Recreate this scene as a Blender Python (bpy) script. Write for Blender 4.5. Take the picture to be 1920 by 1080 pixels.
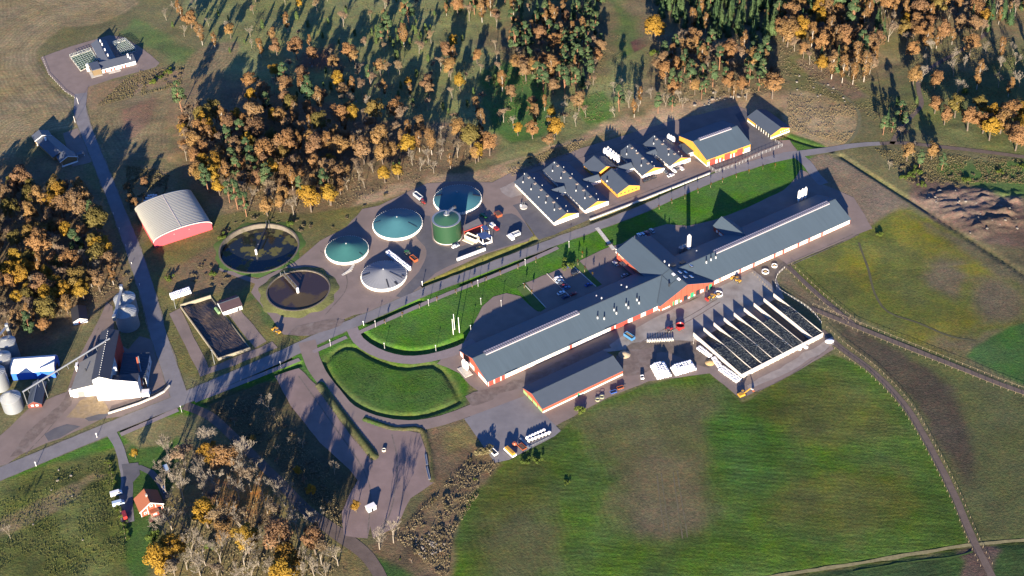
import bpy, bmesh, math, random
import numpy as np
from mathutils import Vector, Matrix
from mathutils.geometry import tessellate_polygon
R = math.radians
scene = bpy.context.scene
for o in list(bpy.data.objects): bpy.data.objects.remove(o)
# ------------------------------------------------------------------ camera, sky, sun, exposure
CAM_H, CAM_D, CAM_R, FPX = 505.0, R(39.75), R(3.0), 2765.0     # height, depression, roll, focal length in 1920-px units
CAM_Y = CAM_H / math.tan(CAM_D)
cd = bpy.data.cameras.new("camera"); cam = bpy.data.objects.new("camera", cd); scene.collection.objects.link(cam)
cam.location = (0, -CAM_Y, CAM_H); cd.sensor_width = 36.0; cd.lens = FPX / 1920 * 36.0
cd.clip_start = 1.0; cd.clip_end = 12000
_f = Vector((0, math.cos(CAM_D), -math.sin(CAM_D))); _r0 = Vector((1, 0, 0)); _u0 = _r0.cross(_f)
_r = _r0 * math.cos(CAM_R) - _u0 * math.sin(CAM_R); _u = _u0 * math.cos(CAM_R) + _r0 * math.sin(CAM_R)
cam.rotation_euler = Matrix((( _r.x, _u.x, -_f.x), (_r.y, _u.y, -_f.y), (_r.z, _u.z, -_f.z))).to_euler()
scene.camera = cam
SUN_EL, SUN_AZ = R(11.6), R(7.0)        # shadows run away from the camera, 7 degrees to the right
w = bpy.data.worlds.new("World"); scene.world = w; w.use_nodes = True
nt = w.node_tree; bg = nt.nodes["Background"]
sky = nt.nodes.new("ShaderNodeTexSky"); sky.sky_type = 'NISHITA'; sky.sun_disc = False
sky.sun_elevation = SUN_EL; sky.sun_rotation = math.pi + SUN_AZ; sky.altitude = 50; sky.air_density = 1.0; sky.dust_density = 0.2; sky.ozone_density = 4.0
sky_tint = nt.nodes.new("ShaderNodeVectorMath"); sky_tint.operation = 'MULTIPLY'; sky_tint.inputs[1].default_value = (0.58, 0.78, 1.24)   # blue tint put into the sky light to turn shade bluer
nt.links.new(sky.outputs[0], sky_tint.inputs[0]); nt.links.new(sky_tint.outputs[0], bg.inputs[0]); bg.inputs[1].default_value = 0.062
sd = bpy.data.lights.new("sun", 'SUN'); sun = bpy.data.objects.new("sun", sd); scene.collection.objects.link(sun)
sd.energy = 5.0; sd.angle = R(0.53); sd.color = (1.0, 0.86, 0.68)
sdir = Vector((math.sin(SUN_AZ) * math.cos(SUN_EL), math.cos(SUN_AZ) * math.cos(SUN_EL), -math.sin(SUN_EL)))
sun.rotation_euler = sdir.to_track_quat('-Z', 'Y').to_euler()
vs = scene.view_settings; vs.view_transform = 'Standard'; vs.look = 'None'; vs.exposure = 2.0; vs.gamma = 1.0; vs.use_curve_mapping = False
scene.render.engine = 'CYCLES'; scene.cycles.max_bounces = 8; scene.cycles.diffuse_bounces = 4; scene.cycles.glossy_bounces = 2
scene.cycles.transparent_max_bounces = 4; scene.cycles.transmission_bounces = 2; scene.cycles.use_denoising = True; scene.cycles.sample_clamp_indirect = 4.0; scene.cycles.blur_glossy = 1.0

# ------------------------------------------------------------------ survey: photo measurement -> metres on the ground
def G(px, py, z=0.0):
    x = (px - 960) / FPX; y = (py - 540) / FPX; c, s = math.cos(CAM_R), math.sin(CAM_R)
    x, y = c * x - s * y, s * x + c * y
    dx, dy, dz = x, math.cos(CAM_D) - y * math.sin(CAM_D), -math.sin(CAM_D) - y * math.cos(CAM_D)
    t = (CAM_H - z) / -dz
    return Vector((dx * t, dy * t - CAM_Y))
def P3(px, py, z=0.0):
    g = G(px, py, z); return Vector((g.x, g.y, z))
# ------------------------------------------------------------------ materials
MATS = {}
def nd(t, typ, **kw):
    n = t.nodes.new(typ)
    for k, v in kw.items(): setattr(n, k, v)
    return n
def mat(name, col, rough=0.7, var=0.12, scale=0.6, bump=0.0, bscale=3.0, metal=0.0, spec=0.3, streak=None, objvar=0.0, island=0.0, dirt=None):
    if name in MATS: return MATS[name]
    m = bpy.data.materials.new(name); MATS[name] = m; m.use_nodes = True; t = m.node_tree; b = t.nodes["Principled BSDF"]
    b.inputs["Roughness"].default_value = rough; b.inputs["Metallic"].default_value = metal; b.inputs["Specular IOR Level"].default_value = spec
    tc = nd(t, "ShaderNodeTexCoord"); vec = tc.outputs["Object"]
    if streak:
        mp = nd(t, "ShaderNodeMapping"); mp.inputs["Scale"].default_value = streak; t.links.new(vec, mp.inputs["Vector"]); vec = mp.outputs[0]
    n = nd(t, "ShaderNodeTexNoise"); n.inputs["Scale"].default_value = scale; n.inputs["Detail"].default_value = 6; n.inputs["Roughness"].default_value = 0.62
    t.links.new(vec, n.inputs["Vector"])
    mr = nd(t, "ShaderNodeMapRange"); mr.inputs["From Min"].default_value = 0.25; mr.inputs["From Max"].default_value = 0.75
    mr.inputs["To Min"].default_value = 1 - var; mr.inputs["To Max"].default_value = 1 + var; t.links.new(n.outputs[0], mr.inputs[0])
    fac = mr.outputs[0]
    def mul(a, b_):
        q = nd(t, "ShaderNodeMath", operation='MULTIPLY'); t.links.new(a, q.inputs[0])
        t.links.new(b_, q.inputs[1]); return q.outputs[0]
    def rnd(sock, amt):
        q = nd(t, "ShaderNodeMapRange"); q.inputs["To Min"].default_value = 1 - amt; q.inputs["To Max"].default_value = 1 + amt; t.links.new(sock, q.inputs[0]); return q.outputs[0]
    if objvar:
        oi = nd(t, "ShaderNodeObjectInfo"); fac = mul(fac, rnd(oi.outputs["Random"], objvar))
    if island:
        ge = nd(t, "ShaderNodeNewGeometry"); fac = mul(fac, rnd(ge.outputs["Random Per Island"], island))
    vm = nd(t, "ShaderNodeVectorMath", operation='SCALE'); vm.inputs[0].default_value = col[:3]; t.links.new(fac, vm.inputs["Scale"])
    out = vm.outputs[0]
    if dirt:
        n2 = nd(t, "ShaderNodeTexNoise"); n2.inputs["Scale"].default_value = dirt[1]; n2.inputs["Detail"].default_value = 5; t.links.new(tc.outputs["Object"], n2.inputs["Vector"])
        r2 = nd(t, "ShaderNodeMapRange"); r2.inputs["From Min"].default_value = 0.5; r2.inputs["From Max"].default_value = 0.72; r2.inputs["To Max"].default_value = dirt[2]; t.links.new(n2.outputs[0], r2.inputs[0])
        mx = nd(t, "ShaderNodeMix", data_type='RGBA'); t.links.new(r2.outputs[0], mx.inputs[0]); t.links.new(out, mx.inputs[6]); mx.inputs[7].default_value = (*dirt[0], 1); out = mx.outputs[2]
    t.links.new(out, b.inputs["Base Color"])
    if bump:
        n3 = nd(t, "ShaderNodeTexNoise"); n3.inputs["Scale"].default_value = bscale; n3.inputs["Detail"].default_value = 4; t.links.new(vec, n3.inputs["Vector"])
        bp = nd(t, "ShaderNodeBump"); bp.inputs["Strength"].default_value = 1.0; bp.inputs["Distance"].default_value = bump; t.links.new(n3.outputs[0], bp.inputs["Height"]); t.links.new(bp.outputs[0], b.inputs["Normal"])
    return m
def leafmat(name, cols, transl=0.28, centre=None, nmix=0.6):
    """foliage: colour varies per tree, per leaf clump; thin leaves let some light through"""
    if name in MATS: return MATS[name]
    m = bpy.data.materials.new(name); MATS[name] = m; m.use_nodes = True; t = m.node_tree; b = t.nodes["Principled BSDF"]; b.inputs["Roughness"].default_value = 0.75; b.inputs["Specular IOR Level"].default_value = 0.15
    oi = nd(t, "ShaderNodeObjectInfo"); ge = nd(t, "ShaderNodeNewGeometry")
    a = nd(t, "ShaderNodeMath", operation='MULTIPLY_ADD'); t.links.new(ge.outputs["Random Per Island"], a.inputs[0]); a.inputs[1].default_value = 0.18
    a2 = nd(t, "ShaderNodeMath", operation='MULTIPLY'); t.links.new(oi.outputs["Random"], a2.inputs[0]); a2.inputs[1].default_value = 0.82; t.links.new(a2.outputs[0], a.inputs[2])
    cr = nd(t, "ShaderNodeValToRGB"); e = cr.color_ramp.elements
    while len(e) < len(cols): e.new(0.5)
    for i, c in enumerate(cols): e[i].position = i / max(1, len(cols) - 1); e[i].color = (*c, 1)
    t.links.new(a.outputs[0], cr.inputs[0]); t.links.new(cr.outputs[0], b.inputs["Base Color"])
    if centre is not None:      # soft crown shading: leaf normals lean outwards from the crown's heart
        tcx = nd(t, "ShaderNodeTexCoord"); sb = nd(t, "ShaderNodeVectorMath", operation='SUBTRACT'); t.links.new(tcx.outputs["Object"], sb.inputs[0]); sb.inputs[1].default_value = centre
        vt = nd(t, "ShaderNodeVectorTransform", vector_type='NORMAL', convert_from='OBJECT', convert_to='WORLD'); t.links.new(sb.outputs[0], vt.inputs[0]); nz = nd(t, "ShaderNodeVectorMath", operation='NORMALIZE'); t.links.new(vt.outputs[0], nz.inputs[0])
        mxn = nd(t, "ShaderNodeMix", data_type='VECTOR'); mxn.inputs[0].default_value = nmix; t.links.new(ge.outputs["Normal"], mxn.inputs[4]); t.links.new(nz.outputs[0], mxn.inputs[5]); nz2 = nd(t, "ShaderNodeVectorMath", operation='NORMALIZE'); t.links.new(mxn.outputs[1], nz2.inputs[0]); t.links.new(nz2.outputs[0], b.inputs["Normal"])
    tr = nd(t, "ShaderNodeBsdfTranslucent"); t.links.new(cr.outputs[0], tr.inputs[0])
    mx = nd(t, "ShaderNodeMixShader"); mx.inputs[0].default_value = transl; t.links.new(b.outputs[0], mx.inputs[1]); t.links.new(tr.outputs[0], mx.inputs[2])
    t.links.new(mx.outputs[0], t.nodes["Material Output"].inputs[0])
    return m
# ------------------------------------------------------------------ mesh helpers
COL = scene.collection
class MB:
    def __init__(s): s.v = []; s.f = []
    def poly(s, pts):
        k = len(s.v); s.v += [tuple(p) for p in pts]; s.f.append(tuple(range(k, k + len(pts)))); return s
    def hexa(s, a):      # 8 points: bottom 4 ccw, top 4 ccw
        k = len(s.v); s.v += [tuple(p) for p in a]
        for q in ((3, 2, 1, 0), (4, 5, 6, 7), (0, 1, 5, 4), (1, 2, 6, 5), (2, 3, 7, 6), (3, 0, 4, 7)): s.f.append(tuple(k + i for i in q))
        return s
    def box(s, x0, x1, y0, y1, z0, z1): return s.hexa([(x0, y0, z0), (x1, y0, z0), (x1, y1, z0), (x0, y1, z0), (x0, y0, z1), (x1, y0, z1), (x1, y1, z1), (x0, y1, z1)])
    def taper(s, x0, x1, y0, y1, z0, z1, i): return s.hexa([(x0, y0, z0), (x1, y0, z0), (x1, y1, z0), (x0, y1, z0), (x0 + i, y0 + i, z1), (x1 - i, y0 + i, z1), (x1 - i, y1 - i, z1), (x0 + i, y1 - i, z1)])
    def prism(s, pts, z0, z1):   # plan polygon ccw
        n = len(pts); k = len(s.v)
        s.v += [(p[0], p[1], z0) for p in pts] + [(p[0], p[1], z1) for p in pts]
        s.f.append(tuple(k + i for i in reversed(range(n)))); s.f.append(tuple(k + n + i for i in range(n)))
        for i in range(n): j = (i + 1) % n; s.f.append((k + i, k + j, k + n + j, k + n + i))
        return s
    def extr(s, pts, x0, x1, ax='y'):   # profile (a,z) extruded along other horizontal axis
        n = len(pts); k = len(s.v)
        for X in (x0, x1): s.v += [((p[0], X, p[1]) if ax == 'y' else (X, p[0], p[1])) for p in pts]
        s.f.append(tuple(k + i for i in range(n))); s.f.append(tuple(k + n + i for i in reversed(range(n))))
        for i in range(n): j = (i + 1) % n; s.f.append((k + j, k + i, k + n + i, k + n + j))
        return s
    def cyl(s, x, y, z0, z1, r0, r1=None, n=12, caps=True):
        r1 = r0 if r1 is None else r1; k = len(s.v)
        for z, r in ((z0, r0), (z1, r1)):
            for i in range(n): a = 2 * math.pi * i / n; s.v.append((x + r * math.cos(a), y + r * math.sin(a), z))
        for i in range(n): j = (i + 1) % n; s.f.append((k + i, k + j, k + n + j, k + n + i))
        if caps: s.f.append(tuple(k + i for i in reversed(range(n)))); s.f.append(tuple(k + n + i for i in range(n)))
        return s
    def tube(s, p, q, r0, r1=None, n=6):
        r1 = r0 if r1 is None else r1; p = Vector(p); q = Vector(q); d = (q - p).normalized(); a = d.orthogonal().normalized(); b = d.cross(a); k = len(s.v)
        for c, r in ((p, r0), (q, r1)):
            for i in range(n): t = 2 * math.pi * i / n; s.v.append(tuple(c + (a * math.cos(t) + b * math.sin(t)) * r))
        for i in range(n): j = (i + 1) % n; s.f.append((k + i, k + j, k + n + j, k + n + i))
        s.f.append(tuple(k + i for i in reversed(range(n)))); s.f.append(tuple(k + n + i for i in range(n)))
        return s
    def beam(s, p, q, wd, h):    # box bar between two points, wd wide, h high (centred)
        p = Vector(p); q = Vector(q); d = (q - p).normalized(); up = Vector((0, 0, 1)) if abs(d.z) < 0.95 else Vector((0, 1, 0)); sx = d.cross(up).normalized() * wd / 2; uz = sx.cross(d).normalized() * h / 2
        return s.hexa([p - sx - uz, p + sx - uz, q + sx - uz, q - sx - uz, p - sx + uz, p + sx + uz, q + sx + uz, q - sx + uz])
    def lathe(s, x, y, prof, n=16, caps=True):
        k = len(s.v)
        for r, z in prof:
            for i in range(n): a = 2 * math.pi * i / n; s.v.append((x + r * math.cos(a), y + r * math.sin(a), z))
        for m_ in range(len(prof) - 1):
            for i in range(n): j = (i + 1) % n; s.f.append((k + m_ * n + i, k + m_ * n + j, k + (m_ + 1) * n + j, k + (m_ + 1) * n + i))
        if caps: s.f.append(tuple(k + i for i in reversed(range(n)))); s.f.append(tuple(k + (len(prof) - 1) * n + i for i in range(n)))
        return s
    def mesh(s, name, m=None, smooth=False):
        me = bpy.data.meshes.new(name); me.from_pydata(s.v, [], s.f); me.update()
        if m: me.materials.append(m)
        if smooth: me.polygons.foreach_set("use_smooth", [True] * len(me.polygons))
        return me
    def build(s, name, m=None, parent=None, smooth=False): return link(name, s.mesh(name, m, smooth), parent)
def link(name, me, parent=None, loc=None, rz=None):
    o = bpy.data.objects.new(name, me); COL.objects.link(o)
    if parent: o.parent = parent
    if loc is not None: o.location = loc
    if rz is not None: o.rotation_euler = (0, 0, rz)
    return o
def thing(name, label, cat, loc=(0, 0, 0), rz=0.0, group=None):
    o = bpy.data.objects.new(name, None); COL.objects.link(o); o.empty_display_size = 0.5
    o.location = (loc[0], loc[1], loc[2] if len(loc) > 2 else 0.0); o.rotation_euler = (0, 0, rz); return tag(o, label, cat, group)
def tag(o, label, cat=None, group=None, kind=None):
    if label: o["label"] = label
    if cat: o["category"] = cat
    if group: o["group"] = group
    if kind: o["kind"] = kind
    return o
def struct(o, label=None): return tag(o, label, None, None, "structure")
def copy_tree(o, parent=None):
    c = o.copy(); COL.objects.link(c); c.parent = parent
    for ch in o.children: copy_tree(ch, c)
    return c
def catmull(pts, step=3.0, closed=False):
    P = [Vector(p) for p in pts]; out = []; n = len(P); rng = range(n) if closed else range(n - 1)
    for i in rng:
        p1, p2 = P[i], P[(i + 1) % n]
        p0 = P[(i - 1) % n] if closed or i > 0 else p1 * 2 - p2
        p3 = P[(i + 2) % n] if closed or i + 2 < n else p2 * 2 - p1
        m_ = max(1, int((p2 - p1).length / step))
        for j in range(m_):
            t = j / m_; out.append(0.5 * ((2 * p1) + (p2 - p0) * t + (2 * p0 - 5 * p1 + 4 * p2 - p3) * t * t + (3 * p1 - p0 - 3 * p2 + p3) * t ** 3))
    if not closed: out.append(P[-1])
    return out
def ordn(i): return f"{i}{'th' if 10 <= i % 100 <= 20 else {1: 'st', 2: 'nd', 3: 'rd'}.get(i % 10, 'th')}"
# ------------------------------------------------------------------ terrain sheet: one height field with land-cover colours
rs = np.random.RandomState(7)
_L = rs.rand(257, 257)
def vnoise(x, y, s, oct=4):
    v = 0; a = 1; tot = 0
    for o in range(oct):
        u = x / s + 31.7 * o; q = y / s + 17.3 * o; iu = np.floor(u).astype(int); iv = np.floor(q).astype(int); fu = u - iu; fv = q - iv
        fu = fu * fu * (3 - 2 * fu); fv = fv * fv * (3 - 2 * fv); i0 = iu % 256; j0 = iv % 256
        v = v + a * ((_L[i0, j0] * (1 - fu) + _L[i0 + 1, j0] * fu) * (1 - fv) + (_L[i0, j0 + 1] * (1 - fu) + _L[i0 + 1, j0 + 1] * fu) * fv)
        tot += a; a *= 0.5; s *= 0.5
    return v / tot - 0.5
def seg_dist(X, Y, pts, closed=False):
    d = np.full(X.shape, 1e9); n = len(pts)
    for i in range(n if closed else n - 1):
        a = pts[i]; b = pts[(i + 1) % n]; ex, ey = b[0] - a[0], b[1] - a[1]; l2 = ex * ex + ey * ey + 1e-9
        t = np.clip(((X - a[0]) * ex + (Y - a[1]) * ey) / l2, 0, 1); d = np.minimum(d, np.hypot(X - a[0] - t * ex, Y - a[1] - t * ey))
    return d
def inside(X, Y, pts):
    c = np.zeros(X.shape, bool); n = len(pts)
    for i in range(n):
        x0, y0 = pts[i][:2]; x1, y1 = pts[(i + 1) % n][:2]
        if y0 == y1: continue
        c ^= ((y0 > Y) != (y1 > Y)) & (X < (x1 - x0) * (Y - y0) / (y1 - y0) + x0)
    return c
def axis(lo, hi, c0, c1, fine, coarse):
    a = list(np.arange(lo, c0, coarse)) + list(np.arange(c0, c1, fine)) + list(np.arange(c1, hi + coarse, coarse))
    far = [40, 120, 300, 700, 1500, 3000]
    return np.array([lo - f for f in reversed(far)] + a + [a[-1] + f for f in far])
gx = axis(-375, 380, -215, 235, 1.0, 2.2); gy = axis(-235, 370, -135, 150, 1.0, 2.2)
GX, GY = np.meshgrid(gx, gy); gX = GX.ravel(); gY = GY.ravel(); NG = gX.size
gC = np.zeros((NG, 3)); gC[:] = (0.112, 0.112, 0.052); gA = np.zeros(NG); gS = np.zeros(NG); gZ = np.zeros(NG); gU = np.full(NG, 0.30)
n_big = vnoise(gX, gY, 60, 4); n_mid = vnoise(gX + 500, gY, 14, 4)
gC *= (1 + 0.5 * n_big[:, None])
def sub(pts, pad):
    xs = [p[0] for p in pts]; ys = [p[1] for p in pts]
    return np.where((gX > min(xs) - pad) & (gX < max(xs) + pad) & (gY > min(ys) - pad) & (gY < max(ys) + pad))[0]
def zone(pts, col, soft=3.0, wob=4.0, rows=0.0, ang=None, und=None, mott=0.35, smooth=True):
    wp = [G(*p) for p in pts]
    if smooth: wp = catmull(wp, 12.0, True)
    ix = sub(wp, soft + wob + 2)
    if len(ix) == 0: return
    X, Y = gX[ix], gY[ix]; d = seg_dist(X, Y, wp, True); d = np.where(inside(X, Y, wp), d, -d)
    t = np.clip((d + wob * 2 * n_mid[ix]) / soft + 0.5, 0, 1); t = t * t * (3 - 2 * t)
    c = np.array(col)[None, :] * (1 + mott * (n_big[ix] * 1.2 + n_mid[ix])[:, None])
    gC[ix] = gC[ix] * (1 - t[:, None]) + c * t[:, None]
    if rows:
        gA[ix] = gA[ix] * (1 - t) + rows * t
        s_ = d if ang is None else (-X * math.sin(R(ang)) + Y * math.cos(R(ang))) + 6 * n_big[ix]
        gS[ix] = np.where(t > 0.02, s_, gS[ix])
    else: gA[ix] *= (1 - t)
    if und is not None: gU[ix] = gU[ix] * (1 - t) + und * t
LAWN = (0.048, 0.125, 0.016); OLIVE = (0.085, 0.095, 0.030); DRY = (0.27, 0.205, 0.115); LITTER = (0.150, 0.116, 0.062); STUB = (0.178, 0.152, 0.080); SOIL = (0.135, 0.105, 0.075)
# far meadows
zone([(420, -80), (1260, -80), (1240, 60), (1150, 230), (960, 300), (700, 330), (480, 250), (400, 120)], (0.140, 0.160, 0.064), 12, 10, und=0.45, mott=0.5)
zone([(480, 0), (640, -20), (720, 60), (640, 130), (560, 70)], (0.135, 0.155, 0.060), 10, 10)
zone([(900, 130), (1000, 120), (1040, 240), (960, 270), (920, 240)], (0.055, 0.115, 0.030), 6, 5)
zone([(1140, -30), (1215, -30), (1225, 60), (1160, 110), (1140, 60)], (0.085, 0.125, 0.040), 5, 4)
zone([(1080, 190), (1130, 170), (1150, 220), (1100, 240)], (0.065, 0.125, 0.030), 5, 4)
zone([(1182, 78), (1215, 66), (1226, 80), (1190, 98)], (0.10, 0.055, 0.045), 2, 2)
zone([(570, 100), (620, 85), (640, 125), (560, 130)], (0.13, 0.075, 0.045), 8, 8)
# top-left fields
zone([(-80, -60), (240, -15), (236, 22), (190, 45), (120, 52), (70, 95), (82, 130), (130, 190), (140, 238), (60, 252), (-10, 345), (-80, 345)], STUB, 3, 2, rows=0.17, und=0.25)
zone([(165, 215), (235, 178), (330, 160), (352, 105), (400, 80), (448, 78), (440, 112), (345, 190), (320, 240), (316, 292), (262, 306), (200, 300)], (0.145, 0.125, 0.066), 3, 3, rows=0.15, und=0.25)
zone([(228, 205), (290, 185), (286, 225), (245, 258)], (0.145, 0.098, 0.060), 6, 4)
zone([(225, 62), (252, 34), (330, 76), (362, 96), (345, 120), (285, 92)], (0.082, 0.122, 0.042), 6, 5)
zone([(160, 165), (300, 130), (345, 135), (330, 158), (235, 176), (175, 205)], (0.17, 0.13, 0.072), 4, 5)
zone([(185, 305), (270, 300), (330, 330), (300, 400), (250, 400), (215, 360)], (0.150, 0.120, 0.060), 8, 8)
# woods
zone([(320, 185), (420, 140), (640, 205), (880, 240), (945, 285), (850, 325), (700, 375), (640, 410), (440, 425), (390, 370), (325, 300)], LITTER, 10, 10, und=0.6, mott=0.6)
zone([(-60, 330), (120, 290), (165, 330), (230, 470), (245, 560), (190, 570), (120, 640), (-60, 660)], LITTER, 8, 6, und=0.6, mott=0.6)
zone([(900, 60), (1130, 0), (1150, 110), (1080, 160), (960, 120)], (0.125, 0.112, 0.056), 10, 10)
zone([(1210, -80), (1960, -80), (1960, 50), (1700, 120), (1600, 165), (1480, 105), (1460, 180), (1250, 200), (1160, 215), (1215, 110)], (0.145, 0.124, 0.064), 10, 10, und=0.7, mott=0.6)
zone([(1690, 165), (1960, 90), (1960, 300), (1820, 275), (1720, 235)], (0.100, 0.120, 0.044), 10, 8, und=0.5)
zone([(1640, 60), (1760, 70), (1860, 60), (1900, 110), (1790, 130), (1680, 110)], (0.135, 0.130, 0.060), 8, 8)
zone([(1470, 105), (1560, 120), (1640, 170), (1720, 190), (1690, 230), (1600, 195), (1490, 160)], (0.115, 0.120, 0.048), 6, 6)
zone([(1490, 112), (1560, 128), (1630, 182), (1600, 190), (1540, 160)], (0.15, 0.115, 0.072), 4, 3)
zone([(1475, 172), (1560, 182), (1612, 205), (1612, 235), (1585, 275), (1545, 275), (1478, 245)], (0.235, 0.19, 0.10), 4, 3, mott=0.5)
zone([(1460, 262), (1482, 250), (1560, 280), (1500, 292)], (0.05, 0.11, 0.02), 2, 1)
# dry belt behind the tanks and yellow barns
zone([(625, 412), (680, 368), (760, 345), (860, 318), (960, 300), (1060, 262), (1160, 222), (1290, 190), (1400, 172), (1470, 165), (1480, 200), (1400, 215), (1260, 232), (1000, 310), (900, 352), (780, 365), (700, 395), (600, 430)], DRY, 6, 7, und=0.5, mott=0.6)
zone([(940, 312), (1050, 275), (1150, 245), (1140, 262), (1000, 305)], (0.16, 0.145, 0.065), 5, 5)
# site lawns and verges (roads and yards are separate sheets on top)
zone([(-20, 905), (210, 815), (560, 660), (700, 590), (1000, 465), (1130, 415), (1360, 312), (1500, 290), (1560, 300), (1560, 340), (1520, 360), (1180, 470), (1060, 505), (1000, 600), (880, 655), (870, 760), (700, 800), (600, 720), (480, 730), (240, 830), (10, 935)], LAWN, 3, 0.5, und=0.0, mott=0.5)
zone([(250, 480), (420, 400), (560, 400), (700, 380), (860, 345), (1010, 440), (800, 545), (560, 640), (400, 720), (340, 700)], (0.105, 0.105, 0.038), 4, 3, und=0.0)
zone([(370, 470), (440, 440), (500, 520), (440, 545), (340, 560), (300, 530)], (0.13, 0.10, 0.052), 6, 5, und=0.1)
zone([(900, 485), (1000, 440), (1005, 452), (880, 508), (800, 540), (790, 530)], (0.10, 0.105, 0.028), 2, 1, und=0)
zone([(600, 670), (648, 640), (694, 660), (752, 682), (822, 676), (872, 748), (790, 788), (715, 784), (640, 745)], (0.060, 0.104, 0.024), 3, 1, und=0)
zone([(612, 668), (648, 652), (694, 676), (752, 692), (812, 690), (850, 740), (790, 772), (720, 768), (655, 735)], (0.046, 0.104, 0.019), 3, 1, und=0.12, mott=0.6)
zone([(520, 520), (560, 640), (500, 610), (480, 560), (455, 565)], (0.06, 0.095, 0.028), 3, 2, und=0)
# right-hand fields
zone([(1512, 300), (1545, 288), (1600, 312), (1705, 385), (1690, 405), (1632, 432), (1592, 396)], (0.150, 0.125, 0.082), 2, 1.5, und=0.12, mott=0.25)
zone([(1480, 508), (1625, 428), (1700, 392), (1800, 445), (1960, 535), (1960, 600), (1850, 622), (1810, 668), (1740, 655), (1600, 590)], (0.086, 0.104, 0.026), 4, 2, rows=0.06, ang=-25, und=0.2, mott=0.5)
for q in ([(1690, 395), (1790, 430), (1900, 510), (1830, 540), (1700, 460)], [(1640, 640), (1760, 590), (1850, 580), (1800, 660)], [(1560, 500), (1640, 470), (1620, 540)]): zone(q, (0.112, 0.116, 0.022), 14, 12, mott=0.6)
for q in ([(1760, 480), (1830, 520), (1790, 560), (1720, 520)], [(1830, 520), (1920, 540), (1920, 600), (1840, 615)], [(1790, 630), (1830, 610), (1840, 640), (1812, 660), (1720, 650)]): zone(q, (0.098, 0.087, 0.052), 14, 8, mott=0.3)
zone([(1815, 668), (1850, 632), (1960, 600), (1960, 740), (1880, 705)], (0.042, 0.098, 0.026), 3, 2, und=0.1)
zone([(1550, 590), (1630, 610), (1880, 715), (1960, 745), (1960, 1015), (1835, 1022), (1800, 930), (1720, 770), (1640, 680)], (0.070, 0.084, 0.032), 3, 2, und=0.15, rows=0.05, ang=-60)
zone([(1560, 600), (1700, 660), (1780, 730), (1835, 870), (1815, 910), (1760, 830), (1700, 730), (1620, 665)], (0.056, 0.050, 0.034), 8, 5, mott=0.4)
zone([(1470, 500), (1530, 560), (1620, 610), (1600, 620), (1520, 580), (1460, 530)], (0.12, 0.105, 0.062), 5, 4)
zone([(1700, 340), (1780, 340), (1920, 380), (1940, 470), (1830, 450), (1730, 400)], (0.098, 0.074, 0.054), 6, 6, und=0.0, mott=1.0)
zone([(1760, 310), (1960, 300), (1960, 360), (1880, 365), (1780, 335)], (0.06, 0.11, 0.03), 5, 5)
zone([(1700, 400), (1830, 455), (1960, 480), (1960, 560), (1850, 500)], (0.09, 0.085, 0.045), 6, 5)
# the large field at the bottom
zone([(842, 1100), (856, 1000), (885, 925), (935, 872), (1050, 806), (1140, 748), (1215, 722), (1330, 700), (1392, 752), (1480, 705), (1562, 662), (1622, 688), (1705, 775), (1795, 950), (1818, 1022), (1600, 1058), (1380, 1092), (1100, 1120)], (0.055, 0.106, 0.018), 2.5, 1.5, rows=0.20, ang=-13, und=0.10, mott=0.6)
for q in ([(880, 960), (960, 870), (1040, 880), (1010, 1000), (900, 1060)], [(1390, 760), (1560, 690), (1690, 800), (1560, 830), (1420, 800)], [(1460, 900), (1700, 880), (1740, 950), (1560, 1010), (1440, 980)]): zone(q, (0.068, 0.086, 0.021), 18, 14, mott=0.5, rows=0.16, ang=-13)
for q in ([(1080, 800), (1200, 745), (1330, 725), (1350, 800), (1330, 920), (1310, 1010), (1230, 1010), (1150, 960), (1130, 870)], [(900, 1010), (960, 960), (1030, 960), (1060, 1060), (960, 1100)]): zone(q, (0.078, 0.088, 0.034), 16, 9, mott=0.25, rows=0.05, ang=100)
zone([(1180, 840), (1300, 860), (1315, 1000), (1200, 1010)], (0.100, 0.092, 0.048), 24, 10, mott=0.3)
zone([(1330, 790), (1420, 770), (1480, 850), (1440, 930), (1350, 900)], (0.040, 0.095, 0.015), 12, 10, mott=0.5, rows=0.24, ang=-13)
zone([(1380, 1100), (1600, 1064), (1815, 1030), (1960, 1012), (1960, 1200), (1380, 1200)], (0.032, 0.062, 0.020), 2, 1, rows=0.16, ang=9)
zone([(1790, 1032), (1838, 1018), (1880, 1030), (1862, 1045), (1850, 1100), (1800, 1100), (1812, 1050)], (0.085, 0.066, 0.052), 3, 2)
# bottom-left meadow, wood floor and rough ground
zone([(-60, 935), (215, 845), (232, 930), (240, 1100), (-60, 1100)], (0.075, 0.092, 0.026), 4, 5, und=0.8, mott=0.9)
zone([(-20, 985), (60, 950), (180, 880), (195, 890), (70, 975), (-20, 1010)], (0.145, 0.125, 0.06), 4, 4, und=0.5)
zone([(232, 850), (330, 790), (350, 850), (330, 980), (300, 1100), (240, 1090)], (0.045, 0.095, 0.020), 4, 2, und=0.1)
zone([(235, 815), (345, 772), (370, 800), (320, 830), (260, 840)], (0.13, 0.125, 0.055), 3, 2)
zone([(330, 860), (430, 800), (520, 870), (600, 970), (690, 1060), (700, 1150), (290, 1150), (310, 980)], (0.118, 0.104, 0.045), 8, 6, und=0.6, mott=0.6)
zone([(385, 880), (470, 850), (520, 920), (480, 980), (400, 960)], (0.18, 0.108, 0.040), 12, 8, mott=0.5)
zone([(370, 755), (480, 715), (560, 700), (640, 800), (700, 880), (650, 1000), (560, 920), (470, 830)], (0.062, 0.056, 0.028), 5, 5, und=0.5, mott=0.6)  # dark thicket floor, with the tree shade put into its colour
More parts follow.
